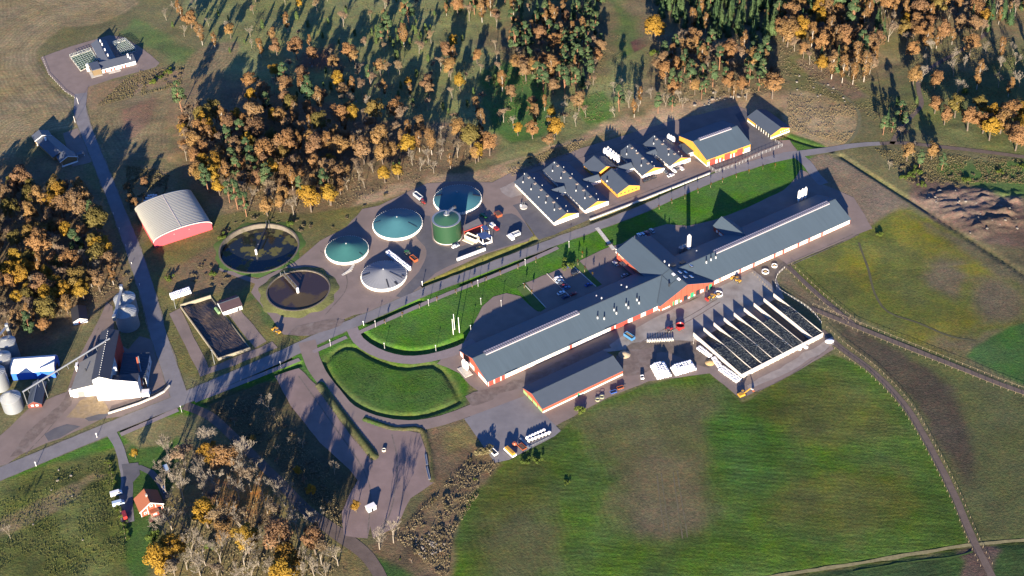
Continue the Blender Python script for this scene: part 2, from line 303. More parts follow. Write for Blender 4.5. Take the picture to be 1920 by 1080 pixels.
zone([(795, 812), (865, 782), (925, 850), (935, 872), (880, 930), (850, 1010), (840, 1100), (720, 1090), (690, 1030), (800, 930)], (0.140, 0.108, 0.058), 4, 4, und=0.6, mott=0.7)
zone([(820, 820), (868, 785), (905, 830), (840, 850)], (0.14, 0.125, 0.05), 5, 3)
zone([(700, 1040), (760, 1062), (800, 1100), (700, 1100)], (0.035, 0.085, 0.018), 4, 2)
# heights
for col in (gC,): np.clip(col, 0.012, 0.6, out=col)
gZ = gU * (vnoise(gX, gY, 38, 3) * 2.2 + vnoise(gX, gY + 900, 9, 3) * 0.9)
ROADS = []       # (polyline, half width) where the land is graded flat
def flatten():
    k = np.ones(NG)
    for pl, hw in ROADS:
        ix = sub(pl, hw + 8)
        d = seg_dist(gX[ix], gY[ix], pl); k[ix] = np.minimum(k[ix], np.clip((d - hw - 1.5) / 5, 0, 1))
    for q in FLAT:
        wp = [G(*p) for p in q]; ix = sub(wp, 6); d = seg_dist(gX[ix], gY[ix], wp, True); d = np.where(inside(gX[ix], gY[ix], wp), -d, d); k[ix] = np.minimum(k[ix], np.clip(d / 5, 0, 1))
    return k
FLAT = [[(75, 105), (200, 65), (270, 85), (300, 120), (150, 180), (60, 290), (160, 320)], [(150, 180), (40, 250), (110, 310), (170, 300)], [(240, 350), (400, 350), (420, 480), (260, 500)], [(-30, 580), (200, 540), (330, 560), (340, 750), (-30, 890)],
        [(400, 400), (1000, 290), (1480, 180), (1500, 300), (1660, 400), (1560, 670), (1390, 760), (1200, 745), (1000, 860), (930, 870), (860, 790), (640, 800), (560, 700), (300, 760)], [(520, 700), (840, 800), (820, 920), (690, 1030), (560, 880)], [(190, 870), (330, 860), (350, 1000), (210, 1010)]]
DITCH = [([(680, 626), (693, 637), (724, 650), (753, 657.5), (784, 659), (816, 653.5), (847, 643.5), (868, 634)], 2.9, 1.5, -1), ([(693, 602), (786, 565)], 2.4, 1.2, 0), ([(868, 531.5), (960, 495.5), (1032, 467)], 2.4, 1.2, 0), ([(788, 536), (830, 520.5), (870, 505.5), (960, 468), (1002, 449)], 2.5, 1.3, 0),
         ([(609, 682), (622, 664), (648, 650), (668, 652), (694, 668), (733, 684), (763, 689), (812, 684), (832, 696), (858, 738), (860, 752), (800, 776), (740, 780), (690, 768), (650, 742), (622, 712), (609, 682)], 2.1, 0.9, 0),
         ([(368, 743), (470, 701), (542, 671)], 2.3, 1.2, 0), ([(385, 756), (480, 716), (560, 683)], 2.4, 1.2, 0), ([(232, 803), (318, 766)], 2.2, 1.1, 0), ([(1112, 414), (1220, 373), (1330, 331)], 2.0, 1.2, 0), ([(1466, 252), (1500, 265), (1560, 283)], 1.8, 0.8, 0),
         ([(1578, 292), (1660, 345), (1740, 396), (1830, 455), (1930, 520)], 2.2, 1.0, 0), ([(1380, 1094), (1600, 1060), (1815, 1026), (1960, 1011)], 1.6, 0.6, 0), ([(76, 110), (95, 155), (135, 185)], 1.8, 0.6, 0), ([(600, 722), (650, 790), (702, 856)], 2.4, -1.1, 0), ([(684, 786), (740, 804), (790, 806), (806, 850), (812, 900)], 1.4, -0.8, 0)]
# ------------------------------------------------------------------ roads, paths, yards
ASPH = mat("asphalt", (0.168, 0.158, 0.160), 0.9, 0.16, 0.18, 0.01, 2.0, dirt=((0.11, 0.105, 0.112), 0.06, 0.5))
DARKASPH = mat("dark_asphalt", (0.088, 0.086, 0.094), 0.9, 0.16, 0.2, 0.01, 2.0, dirt=((0.14, 0.128, 0.12), 0.08, 0.6))
GRAV = mat("pink_gravel", (0.185, 0.143, 0.124), 0.95, 0.14, 0.15, 0.02, 2.5, dirt=((0.135, 0.110, 0.096), 0.05, 0.7))
CONC = mat("yard_concrete", (0.245, 0.225, 0.20), 0.9, 0.2, 0.2, 0.01, 2.0, dirt=((0.13, 0.105, 0.085), 0.09, 0.75))
PATHM = mat("path_paving", (0.20, 0.165, 0.160), 0.9, 0.1, 0.5)
DIRTM = mat("dirt_track", (0.110, 0.083, 0.068), 0.95, 0.25, 0.25, 0.03, 1.5, dirt=((0.09, 0.07, 0.06), 0.2, 0.6))
LOTG = mat("rosy_gravel", (0.190, 0.138, 0.124), 0.95, 0.16, 0.15, 0.02, 2.5, dirt=((0.138, 0.104, 0.090), 0.05, 0.7))
MUD = mat("yard_mud", (0.135, 0.108, 0.085), 0.9, 0.3, 0.25, 0.03, 1.2, dirt=((0.08, 0.062, 0.05), 0.15, 0.7))
GRASSY = mat("verge_grass", (0.055, 0.105, 0.020), 0.9, 0.25, 0.3, 0.05, 2.0, dirt=((0.105, 0.105, 0.04), 0.1, 0.6))
ZC = 0.0
def sheet(name, pts, m, z, smooth=False, jit=0.25, label=None):
    wp = [G(*p) for p in pts]; wp = catmull(wp, 4.0, True) if smooth else wp
    if not smooth and jit:
        q = []
        for i, a in enumerate(wp):
            b = wp[(i + 1) % len(wp)]; n = max(1, int((b - a).length / 5)); q += [a + (b - a) * (j / n) for j in range(n)]
        wp = q
    rr = random.Random(len(pts) * 13 + int(z * 1000)); vv = [Vector((p.x + rr.uniform(-jit, jit), p.y + rr.uniform(-jit, jit), z)) for p in wp]
    global ZC
    ZC += 0.0013
    for v in vv: v.z += ZC
    tr = tessellate_polygon([vv]); me = bpy.data.meshes.new(name); me.from_pydata([tuple(v) for v in vv], [], [tuple(t) for t in tr]); me.update()
    bm = bmesh.new(); bm.from_mesh(me); bmesh.ops.recalc_face_normals(bm, faces=bm.faces)
    if sum(f.normal.z for f in bm.faces) < 0: bmesh.ops.reverse_faces(bm, faces=bm.faces)
    bm.to_mesh(me); bm.free(); me.materials.append(m)
    o = link(name, me); struct(o, label); return o
def ribbon(name, pts, wd, m, z, label=None, jit=0.12):
    pl = catmull([G(*p) for p in pts], 4.0); mb = MB(); rr = random.Random(len(pts) * 7 + int(z * 1000)); L = []
    wl = wd if isinstance(wd, (list, tuple)) else [wd, wd]
    for i, p in enumerate(pl):
        d = (pl[min(i + 1, len(pl) - 1)] - pl[max(i - 1, 0)]).normalized(); n = Vector((-d.y, d.x)); t = i / (len(pl) - 1) * (len(wl) - 1); k = min(int(t), len(wl) - 2); hw = (wl[k] + (wl[k + 1] - wl[k]) * (t - k)) / 2
        mb.v += [(p.x - n.x * (hw + rr.uniform(-jit, jit)), p.y - n.y * (hw + rr.uniform(-jit, jit)), z), (p.x + n.x * (hw + rr.uniform(-jit, jit)), p.y + n.y * (hw + rr.uniform(-jit, jit)), z)]
        if i: k2 = 2 * i; mb.f.append((k2 - 2, k2 - 1, k2 + 1, k2))
    mb.f = [tuple(reversed(f)) for f in mb.f]
    o = mb.build(name, m); struct(o, label); ROADS.append((pl, max(wl) / 2)); return o
# yards
sheet("gravel_yard", [(76, 108), (130, 88), (205, 66), (232, 70), (268, 92), (300, 118), (292, 126), (215, 147), (165, 163), (163, 185), (140, 182), (122, 172), (92, 140)], GRAV, 0.03, label="pinkish gravel yard around the netted pens")
sheet("gravel_yard", [(118, 250), (150, 238), (178, 300), (165, 306), (135, 312)], GRAV, 0.03, label="gravel forecourt beside the shaded lodge")
sheet("gravel_yard", [(-30, 842), (20, 800), (60, 760), (125, 735), (150, 665), (185, 600), (200, 565), (212, 575), (215, 640), (240, 655), (262, 630), (292, 640), (330, 700), (345, 722), (332, 745), (240, 780), (190, 786), (115, 822), (85, 832), (40, 852), (0, 880), (-30, 900)], GRAV, 0.03, label="gravel farmyard around the white grain mill")
sheet("gravel_lot", [(318, 588), (338, 578), (392, 690), (462, 660), (486, 652), (510, 640), (520, 652), (440, 685), (376, 706), (330, 612)], GRAV, 0.03, label="paved strip around the walled manure pit")
sheet("gravel_lot", [(428, 590), (450, 580), (500, 640), (478, 652)], GRAV, 0.034, label="paved apron beside the small pit shed")
sheet("gravel_yard", [(408, 502), (424, 504), (482, 524), (552, 492), (600, 452), (650, 425), (680, 392), (712, 385), (760, 362), (800, 344), (850, 340), (930, 342), (962, 380), (1000, 440), (990, 452), (900, 480), (820, 518), (786, 534), (800, 548), (740, 570), (690, 586), (665, 590), (630, 606), (560, 628), (532, 628), (505, 592), (470, 548), (478, 532), (414, 508)], GRAV, 0.03, label="gravel yard around the biogas tanks")
sheet("asphalt_yard", [(782, 402), (806, 405), (815, 455), (868, 462), (905, 425), (960, 400), (1000, 442), (985, 450), (900, 478), (830, 505), (788, 536), (760, 560), (742, 556), (785, 510), (800, 470), (778, 440)], DARKASPH, 0.036, smooth=True, label="dark asphalt patch in front of the green digester tank")
sheet("gravel_yard", [(918, 345), (955, 325), (1090, 278), (1255, 228), (1380, 198), (1400, 205), (1425, 265), (1480, 262), (1500, 290), (1440, 300), (1340, 322), (1105, 410), (1035, 440), (1012, 440), (965, 385)], GRAV, 0.03, label="gravel yard around the yellow barns")
sheet("asphalt_yard", [(962, 385), (1000, 372), (1050, 420), (1105, 392), (1120, 405), (1040, 440), (1010, 450)], DARKASPH, 0.036, label="dark asphalt apron by the leftmost grey roofed barn")
sheet("asphalt_yard", [(1335, 318), (1300, 300), (1405, 262), (1378, 215), (1396, 206), (1446, 262), (1465, 268), (1420, 285), (1345, 318)], DARKASPH, 0.036, label="dark asphalt yard in front of the big yellow hall")
sheet("gravel_yard", [(866, 650), (885, 612), (905, 575), (925, 556), (950, 550), (975, 556), (992, 572), (1002, 580), (1010, 584), (1020, 578), (984, 531), (1080, 492), (1142, 463), (1166, 456), (1200, 436), (1250, 420), (1290, 424), (1340, 412), (1400, 390), (1470, 356), (1490, 336), (1500, 318), (1512, 322), (1530, 340), (1600, 370), (1636, 428), (1480, 495), (1400, 530), (1300, 560), (1140, 660), (1000, 720), (915, 745), (880, 722), (862, 700), (840, 690), (820, 682), (840, 662)], GRAV, 0.03, label="pinkish gravel yard around the long red barn")
sheet("concrete_yard", [(1120, 662), (1180, 622), (1240, 590), (1345, 540), (1440, 496), (1452, 512), (1470, 560), (1440, 570), (1300, 640), (1210, 650), (1180, 655)], CONC, 0.036, label="stained concrete yard in front of the red gable")
sheet("gravel_yard", [(880, 780), (985, 735), (1000, 760), (1170, 690), (1230, 650), (1300, 640), (1440, 560), (1545, 625), (1565, 655), (1480, 705), (1402, 742), (1385, 745), (1330, 700), (1216, 715), (1140, 745), (1040, 800), (1010, 778)], GRAV, 0.033, label="gravel ground around the bunker silo and bales")
sheet("mud_yard", [(1175, 650), (1210, 640), (1300, 640), (1325, 660), (1330, 690), (1240, 660), (1190, 680)], MUD, 0.04, smooth=True, label="muddy ground behind the calf hutches")
sheet("mud_yard", [(1410, 505), (1452, 480), (1470, 492), (1478, 500), (1458, 515), (1455, 545), (1444, 530)], MUD, 0.042, label="muddy cattle pen against the barn wall")
sheet("asphalt_yard", [(870, 785), (985, 742), (1052, 808), (1040, 818), (955, 862), (928, 868)], ASPH, 0.04, jit=0.1, label="grey asphalt pad with white tanks and trailers")
sheet("gravel_lot", [(515, 705), (560, 690), (592, 720), (628, 775), (682, 850), (690, 868), (690, 900), (700, 950), (690, 1010), (645, 1005), (640, 960), (670, 900), (655, 880), (600, 830), (545, 760)], LOTG, 0.03, label="shaded gravel lot below the road junction")
sheet("gravel_lot", [(628, 770), (660, 785), (705, 800), (788, 812), (800, 850), (815, 905), (770, 935), (752, 970), (740, 990), (700, 1010), (690, 960), (690, 900), (690, 865)], LOTG, 0.034, label="open gravel lot crossed by long tree shadows")
sheet("gravel_forecourt", [(228, 870), (258, 868), (262, 890), (250, 905), (248, 975), (232, 985), (222, 940), (232, 905)], DARKASPH, 0.03, label="dark driveway beside the red cottage")
# roads
ribbon("main_road", [(-40, 905), (40, 872), (110, 843), (240, 789), (335, 751), (440, 706), (520, 671), (600, 633), (690, 594), (800, 545.5), (850, 526), (880, 515), (960, 484), (1060, 446), (1110, 428), (1200, 394), (1290, 354), (1360, 325), (1430, 303), (1485, 290)], [8.5, 8.5, 8.5, 8, 6.5, 6.2, 6.2, 6.2, 6.5, 7], ASPH, 0.05, "grey asphalt road running through the farm")
ribbon("side_road", [(1470, 292), (1545, 282), (1600, 273), (1650, 269)], [7, 5, 4], ASPH, 0.046, "narrow road leaving past the yellow shed")
ribbon("dirt_road", [(1640, 270), (1690, 268), (1760, 275), (1850, 285), (1960, 300)], 3.4, DIRTM, 0.044, "dirt road running on to the right edge")
ribbon("side_road", [(1490, 288), (1512, 305), (1530, 330), (1545, 345)], 6, ASPH, 0.047, "short road down to the barn corner")
ribbon("forest_track", [(1672, 270), (1690, 240), (1712, 215), (1728, 195), (1722, 165), (1728, 140), (1765, 115), (1810, 90), (1850, 60), (1860, 20)], 3, DIRTM, 0.044, "gravel track winding into the upper right wood")
ribbon("grass_track", [(1586, 272), (1605, 248), (1612, 218), (1596, 192), (1570, 172), (1520, 150)], 2.0, mat("grassy_track", (0.11, 0.105, 0.055), 0.95, 0.3, 0.4), 0.04, "dirt track round the dry grass field")
ribbon("lane", [(338, 748), (318, 690), (298, 630), (275, 545), (245, 455), (212, 370), (180, 290), (158, 235), (150, 205), (152, 175)], [8, 8, 8, 7, 7, 8], ASPH, 0.048, "side lane running up past the pink hall")
ribbon("curved_drive", [(660, 616), (672, 638), (700, 658), (735, 671), (775, 675), (820, 668), (862, 655), (890, 640)], 6, PATHM, 0.052, "curved drive below the large lawn")
ribbon("curved_drive", [(575, 640), (592, 690), (625, 735), (655, 768), (700, 788), (750, 797), (800, 795), (860, 778), (910, 757), (980, 728), (1060, 688), (1120, 660)], [9, 7, 7, 7, 8, 9], GRAV, 0.053, "gravel drive curving round the kidney shaped lawn")
ribbon("footpath", [(587, 660), (650, 632)], 2.6, PATHM, 0.056, "short footpath beside the road junction")
ribbon("footpath", [(672, 624), (787, 573), (870, 539), (960, 503), (1036, 469), (1046, 464)], 2.8, PATHM, 0.056, "footpath along the upper edge of the large lawn")
ribbon("footpath", [(365, 752), (480, 707), (562, 674)], 2.8, PATHM, 0.056, "footpath between the verges left of the junction")
ribbon("footpath", [(226, 815), (334, 768)], 2.8, PATHM, 0.056, "footpath by the cottage driveway")
ribbon("dirt_road", [(345, 760), (390, 778), (430, 812), (470, 850), (530, 910), (580, 962), (640, 1005), (690, 1045), (730, 1110)], [5.5, 4.5, 5, 7, 5], DIRTM, 0.045, "dirt road through the lower wood")
ribbon("driveway", [(205, 806), (222, 835), (232, 870), (238, 900), (236, 940), (240, 980)], [5, 4, 6, 6], ASPH, 0.047, "driveway of the red cottage")
ribbon("driveway", [(240, 880), (262, 876), (284, 886), (298, 902), (312, 935)], 3, DARKASPH, 0.044, "drive bending behind the red cottage")
ribbon("cattle_track", [(1478, 500), (1520, 540), (1560, 575), (1605, 612)], 2.8, DIRTM, 0.042, "fenced cattle track leading from the barn")
ribbon("cattle_track", [(1520, 578), (1600, 610), (1700, 650), (1800, 690), (1880, 722), (1960, 750)], 3.0, DIRTM, 0.043, "fenced cattle track across the right field")
ribbon("cattle_track", [(1540, 620), (1580, 655), (1640, 700), (1700, 765), (1750, 850), (1790, 930), (1826, 1015), (1850, 1060), (1868, 1100)], 3.4, DIRTM, 0.043, "fenced cattle track along the big green field")
ribbon("field_wheel_track", [(1610, 455), (1628, 505), (1640, 550), (1665, 585), (1720, 605), (1780, 630), (1830, 640)], 1.2, mat("trodden_field", (0.072, 0.070, 0.036), 0.95, 0.2, 0.3), 0.04, "faint wheel track across the olive field")
ribbon("field_margin", [(1370, 1094), (1480, 1076), (1600, 1058), (1700, 1041), (1815, 1023), (1960, 1009)], 1.8, mat("dry_margin", (0.20, 0.175, 0.085), 0.95, 0.35, 0.6), 0.02, "pale dry grass margin along the big field", 0.3)
# faint wheel tracks
TRK = mat("wheel_track_soil", (0.105, 0.092, 0.056), 0.95, 0.4, 0.5, dirt=((0.06, 0.075, 0.026), 0.25, 0.9)); TRKG = mat("wheel_track_grass", (0.046, 0.082, 0.018), 0.95, 0.4, 0.5, dirt=((0.045, 0.085, 0.018), 0.25, 0.9)); TRKY = mat("tyre_marks", (0.120, 0.098, 0.085), 0.95, 0.3, 0.6, dirt=((0.19, 0.16, 0.14), 0.3, 0.9))
for k_, (pp, m_, w_, lb) in enumerate((([(1232, 890), (1238, 945), (1246, 1000)], TRK, .6, "leftmost faint wheel line in the worn middle of the big field"), ([(1240, 888), (1247, 945), (1255, 1000)], TRK, .6, "second faint wheel line in the worn middle of the big field"), ([(1262, 885), (1270, 945), (1280, 1010)], TRK, .6, "third faint wheel line in the worn middle of the big field"), ([(1270, 884), (1279, 945), (1289, 1008)], TRK, .6, "fourth faint wheel line in the worn middle of the big field"),
        ([(1600, 1072), (1700, 1055), (1790, 1044), (1824, 1034)], TRKG, .7, "dark rut beyond the dry field margin"),
        ([(1345, 560), (1300, 588), (1255, 612), (1195, 645)], TRKY, .5, "upper tyre mark across the concrete yard"), ([(1350, 566), (1305, 594), (1260, 619), (1200, 652)], TRKY, .5, "lower tyre mark across the concrete yard"), ([(880, 750), (960, 722), (1060, 682), (1130, 652)], TRKY, .5, "tyre mark along the long barn"), ([(1480, 498), (1540, 472), (1610, 440)], TRKY, .5, "tyre mark along the barn's right wall"), ([(1476, 494), (1536, 468), (1606, 436)], TRKY, .5, "second tyre mark along the barn's right wall"),
        ([(600, 470), (640, 500), (650, 540), (610, 590)], TRKY, .5, "tyre mark between the round tanks"), ([(40, 850), (90, 795), (140, 725), (185, 615)], TRKY, .5, "tyre mark through the left farmyard"), ([(48, 852), (98, 797), (148, 727), (193, 617)], TRKY, .5, "second tyre mark through the left farmyard"), ([(560, 705), (620, 790), (690, 900), (690, 1000)], TRKY, .6, "tyre mark down the shaded gravel lot"), ([(735, 815), (745, 870), (735, 950), (710, 1005)], TRKY, .6, "tyre mark down the open gravel lot"), ([(1420, 735), (1490, 698), (1555, 652)], TRKY, .5, "tyre mark under the bunker wall"), ([(980, 330), (1100, 292), (1250, 240)], TRKY, .5, "tyre mark behind the white barns"), ([(1110, 400), (1180, 372), (1290, 330)], TRKY, .5, "tyre mark in front of the white barns"))):
    ribbon("wheel_track", pp, w_, m_, .060 + .0004 * k_, lb, .12); ROADS.pop()
for nm_, pp, w_, lb in (("road_shoulder", [(-40, 905), (40, 872), (110, 843), (240, 789), (335, 751), (440, 706), (520, 671), (600, 633), (690, 594), (800, 545.5), (850, 526), (880, 515), (960, 484), (1060, 446), (1110, 428), (1200, 394), (1290, 354), (1360, 325), (1430, 303)], [9.6, 9.6, 9.6, 9, 7.4, 7.1, 7.1, 7.1, 7.4, 7.6], "dusty shoulder of the main road"), ("road_shoulder", [(338, 748), (318, 690), (298, 630), (275, 545), (245, 455), (212, 370), (180, 290), (158, 235), (150, 205)], [9, 9, 9, 8, 8, 9], "dusty shoulder of the side lane")):
    ribbon(nm_, pp, w_, mat("shoulder_dust", (0.150, 0.128, 0.100), 0.95, 0.4, 0.5, dirt=((0.085, 0.095, 0.035), 0.3, 0.9)), .043 if 'main' in lb else .0415, lb, .45); ROADS.pop()
# spills, stains and wheel-worn patches on the yards
SPILL = mat("straw_spill", (0.25, 0.185, 0.105), 0.95, 0.35, 0.6, dirt=((0.17, 0.14, 0.115), 0.3, 0.9)); WORN = mat("worn_gravel", (0.140, 0.108, 0.092), 0.95, 0.3, 0.35, dirt=((0.19, 0.16, 0.14), 0.25, 0.9)); PALE = mat("pale_gravel", (0.235, 0.205, 0.185), 0.95, 0.2, 0.3, dirt=((0.19, 0.16, 0.14), 0.2, 0.9))
sheet("straw_spill", [(140, 765), (165, 745), (195, 752), (205, 768), (190, 782), (150, 786), (128, 780)], SPILL, .038, True, 1.2, "straw coloured spill in front of the white mill")
sheet("wet_patch", [(160, 784), (185, 775), (205, 778), (190, 787), (165, 790)], DARKASPH, .044, True, .8, "dark wet patch beside the mill straw spill")
sheet("worn_patch", [(85, 815), (125, 795), (150, 800), (110, 822), (88, 828)], DARKASPH, .037, True, .8, "dark asphalt patch beside the road in the farmyard")
sheet("worn_patch", [(20, 860), (60, 800), (110, 760), (135, 720), (150, 700), (155, 705), (130, 760), (80, 810), (40, 850)], WORN, .037, True, 1.0, "wheel worn strip through the left farmyard")
sheet("worn_patch", [(868, 745), (960, 715), (1080, 665), (1140, 640), (1146, 650), (1060, 690), (960, 732), (880, 762)], WORN, .039, True, 1.2, "dark wheel worn strip between barn and machine shed")
sheet("worn_patch", [(560, 610), (610, 600), (650, 602), (600, 625), (560, 632), (540, 628)], WORN, .039, True, 1.0, "muddy patch beside the brown tank bank")
sheet("worn_patch", [(1170, 660), (1230, 655), (1220, 690), (1180, 705), (1150, 690)], WORN, .041, True, 1.2, "trodden patch beside the machine shed")
sheet("worn_patch", [(1460, 690), (1560, 632), (1565, 645), (1480, 696), (1400, 730), (1400, 722)], PALE, .041, True, .8, "pale strip of gravel under the bunker wall")
sheet("worn_patch", [(940, 352), (1000, 330), (1010, 345), (960, 372)], PALE, .039, True, 1.0, "pale gravel patch left of the white barns")
_k = flatten()
gZ = gZ * _k - 0.06 * (1 - 0)      # graded ground sits a little under the paved sheets
for pts, hw, dep, _s in DITCH:
    pl = catmull([G(*p) for p in pts], 4.0); ix = sub(pl, hw + 3); d = seg_dist(gX[ix], gY[ix], pl)
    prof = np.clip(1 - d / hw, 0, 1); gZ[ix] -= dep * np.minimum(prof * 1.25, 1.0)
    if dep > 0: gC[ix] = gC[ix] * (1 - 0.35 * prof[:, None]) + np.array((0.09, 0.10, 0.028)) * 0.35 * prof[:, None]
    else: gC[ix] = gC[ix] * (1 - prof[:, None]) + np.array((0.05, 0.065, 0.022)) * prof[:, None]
# the sunken slurry tank is dug out of the ground
ix = np.where(np.hypot(gX + 140.2, gY - 46.4) < 22.4)[0]; gZ[ix] = -6.0
# earth heaps on the right
for (a, b, r, h) in ((1760, 375, 26, 2.2), (1800, 395, 30, 1.8), (1850, 370, 26, 2.4), (1880, 405, 34, 2.2), (1835, 425, 24, 2.2), (1905, 375, 22, 2.0), (1800, 360, 18, 1.8)):
    c = G(a, b); ix = np.where((abs(gX - c.x) < r * 0.6) & (abs(gY - c.y) < r * 0.6))[0]; d = np.hypot(gX[ix] - c.x, gY[ix] - c.y) / (r * 0.45)
    gZ[ix] += h * np.clip(1 - d, 0, 1) ** 0.8 * (0.3 + 2.0 * np.abs(vnoise(gX[ix], gY[ix], 9, 4)) * 2.2 + 0.9 * vnoise(gX[ix] + 77, gY[ix], 2.6, 2))
gZ = np.where((np.abs(gX) > 700) | (np.abs(gY) > 700), -0.06, gZ)
NX, NY = len(gx), len(gy)
ii = np.arange((NY - 1) * (NX - 1)); r_ = ii // (NX - 1); c_ = ii % (NX - 1); k0 = r_ * NX + c_
quads = np.stack([k0, k0 + 1, k0 + NX + 1, k0 + NX], 1)
me = bpy.data.meshes.new("ground"); me.vertices.add(NG); me.vertices.foreach_set("co", np.stack([gX, gY, gZ], 1).astype(np.float32).ravel())
me.loops.add(quads.size); me.loops.foreach_set("vertex_index", quads.ravel().astype(np.int32)); me.polygons.add(len(quads)); me.polygons.foreach_set("loop_start", (np.arange(len(quads)) * 4).astype(np.int32))
me.polygons.foreach_set("use_smooth", np.ones(len(quads), bool)); me.update(calc_edges=True)
at = me.attributes.new("land", 'FLOAT_COLOR', 'POINT'); at.data.foreach_set("color", np.concatenate([gC, gA[:, None]], 1).astype(np.float32).ravel())
at = me.attributes.new("furrow", 'FLOAT', 'POINT'); at.data.foreach_set("value", gS.astype(np.float32))
GM = bpy.data.materials.new("land_cover"); GM.use_nodes = True; t = GM.node_tree; b = t.nodes["Principled BSDF"]; b.inputs["Roughness"].default_value = 0.95; b.inputs["Specular IOR Level"].default_value = 0.1
ca = nd(t, "ShaderNodeAttribute", attribute_name="land"); fa = nd(t, "ShaderNodeAttribute", attribute_name="furrow"); tc = nd(t, "ShaderNodeTexCoord")
def N(s, d=5, rg=0.65):
    n = nd(t, "ShaderNodeTexNoise"); n.inputs["Scale"].default_value = s; n.inputs["Detail"].default_value = d; n.inputs["Roughness"].default_value = rg; t.links.new(tc.outputs["Object"], n.inputs["Vector"]); return n.outputs[0]
def MR(x, a, b_, c, d_):
    n = nd(t, "ShaderNodeMapRange"); n.inputs[1].default_value = a; n.inputs[2].default_value = b_; n.inputs[3].default_value = c; n.inputs[4].default_value = d_; t.links.new(x, n.inputs[0]); return n.outputs[0]
def MA(op, x, y):
    n = nd(t, "ShaderNodeMath", operation=op)
    for i, q in enumerate((x, y)):
        if isinstance(q, (int, float)): n.inputs[i].default_value = q
        else: t.links.new(q, n.inputs[i])
    return n.outputs[0]
f1 = MR(N(0.09, 6), 0.3, 0.7, 0.78, 1.22); f2 = MR(N(0.7, 6, 0.8), 0.28, 0.72, 0.55, 1.45)
f = MA('MULTIPLY', f1, f2)
ph = MA('ADD', MA('MULTIPLY', fa.outputs["Fac"], 2.3), MA('MULTIPLY', N(0.08, 3), 9.0)); st = MA('SINE', ph, 0.0)
ph2 = MA('ADD', MA('MULTIPLY', fa.outputs["Fac"], 0.62), MA('MULTIPLY', N(0.05, 3), 5.0)); st2 = MA('SINE', ph2, 0.0)
stf = MA('ADD', 1.0, MA('MULTIPLY', ca.outputs["Alpha"], MA('ADD', MA('MULTIPLY', st, 0.6), MA('MULTIPLY', st2, 0.3))))
f = MA('MULTIPLY', f, stf)
sc_ = nd(t, "ShaderNodeVectorMath", operation='SCALE'); t.links.new(ca.outputs["Color"], sc_.inputs[0]); t.links.new(f, sc_.inputs["Scale"])
mp = nd(t, "ShaderNodeMapping"); mp.inputs["Rotation"].default_value = (0, 0, R(12)); mp.inputs["Scale"].default_value = (0.05, 0.75, 1); t.links.new(tc.outputs["Object"], mp.inputs["Vector"])
ns = nd(t, "ShaderNodeTexNoise"); ns.inputs["Scale"].default_value = 1.0; ns.inputs["Detail"].default_value = 6; ns.inputs["Roughness"].default_value = 0.7; t.links.new(mp.outputs[0], ns.inputs["Vector"])
stk = MA('ADD', 1.0, MA('MULTIPLY', MA('MULTIPLY', ca.outputs["Alpha"], 1.6), MR(ns.outputs[0], 0.3, 0.7, -1.0, 1.0)))
sc2 = nd(t, "ShaderNodeVectorMath", operation='SCALE'); t.links.new(sc_.outputs[0], sc2.inputs[0]); t.links.new(stk, sc2.inputs["Scale"])
dryv = nd(t, "ShaderNodeVectorMath", operation='MULTIPLY'); t.links.new(sc2.outputs[0], dryv.inputs[0]); dryv.inputs[1].default_value = (1.55, 1.12, 1.15)
mxd = nd(t, "ShaderNodeMix", data_type='RGBA'); t.links.new(MR(N(0.33, 8, 0.75), 0.46, 0.66, 0.0, 0.8), mxd.inputs[0]); t.links.new(sc2.outputs[0], mxd.inputs[6]); t.links.new(dryv.outputs[0], mxd.inputs[7])
hs = nd(t, "ShaderNodeHueSaturation"); t.links.new(mxd.outputs[2], hs.inputs["Color"]); t.links.new(MR(N(0.16, 5), 0.3, 0.7, 0.488, 0.512), hs.inputs["Hue"]); t.links.new(MR(N(0.045, 4), 0.3, 0.7, 0.86, 1.12), hs.inputs["Saturation"])
t.links.new(hs.outputs[0], b.inputs["Base Color"])
bp = nd(t, "ShaderNodeBump"); bp.inputs["Strength"].default_value = 1.0; bp.inputs["Distance"].default_value = 0.30
t.links.new(N(0.9, 5, 0.7), bp.inputs["Height"]); t.links.new(bp.outputs[0], b.inputs["Normal"])
me.materials.append(GM); ground = link("ground", me); struct(ground, "fields, meadows and lawns around the farm")
def gz(x, y):      # ground height at a point
    i = int(np.clip(np.searchsorted(gx, x) - 1, 0, NX - 2)); j = int(np.clip(np.searchsorted(gy, y) - 1, 0, NY - 2)); return float(gZ[j * NX + i])
# ------------------------------------------------------------------ building kit
ROOF = mat("roof_sheet_grey", (0.056, 0.080, 0.100), 0.65, 0.09, 0.5, spec=0.3, streak=(1.6, 0.12, 0.12), dirt=((0.050, 0.071, 0.088), 0.07, 0.4))
ROOFB = mat("roof_sheet_slate", (0.052, 0.066, 0.086), 0.65, 0.06, 0.3, spec=0.3)
ROOFK = mat("roof_sheet_black", (0.030, 0.032, 0.040), 0.55, 0.1, 0.4)
TRIM = mat("ridge_trim", (0.04, 0.054, 0.068), 0.5, 0.05)
RED = mat("falun_red_boards", (0.30, 0.062, 0.035), 0.85, 0.10, 0.8, streak=(4, 4, 0.3))
REDDOOR = mat("red_door_paint", (0.30, 0.045, 0.032), 0.6, 0.08, 0.8)
WHITE = mat("white_panel", (0.66, 0.62, 0.55), 0.7, 0.06, 0.7, dirt=((0.42, 0.38, 0.32), 0.4, 0.4))
WHITEP = mat("white_paint", (0.72, 0.70, 0.66), 0.55, 0.05, 0.8)
YEL = mat("ochre_boards", (0.50, 0.235, 0.032), 0.85, 0.08, 0.8, streak=(4, 4, 0.3))
DGLASS = mat("window_glass", (0.03, 0.035, 0.045), 0.12, 0.05, spec=0.6)
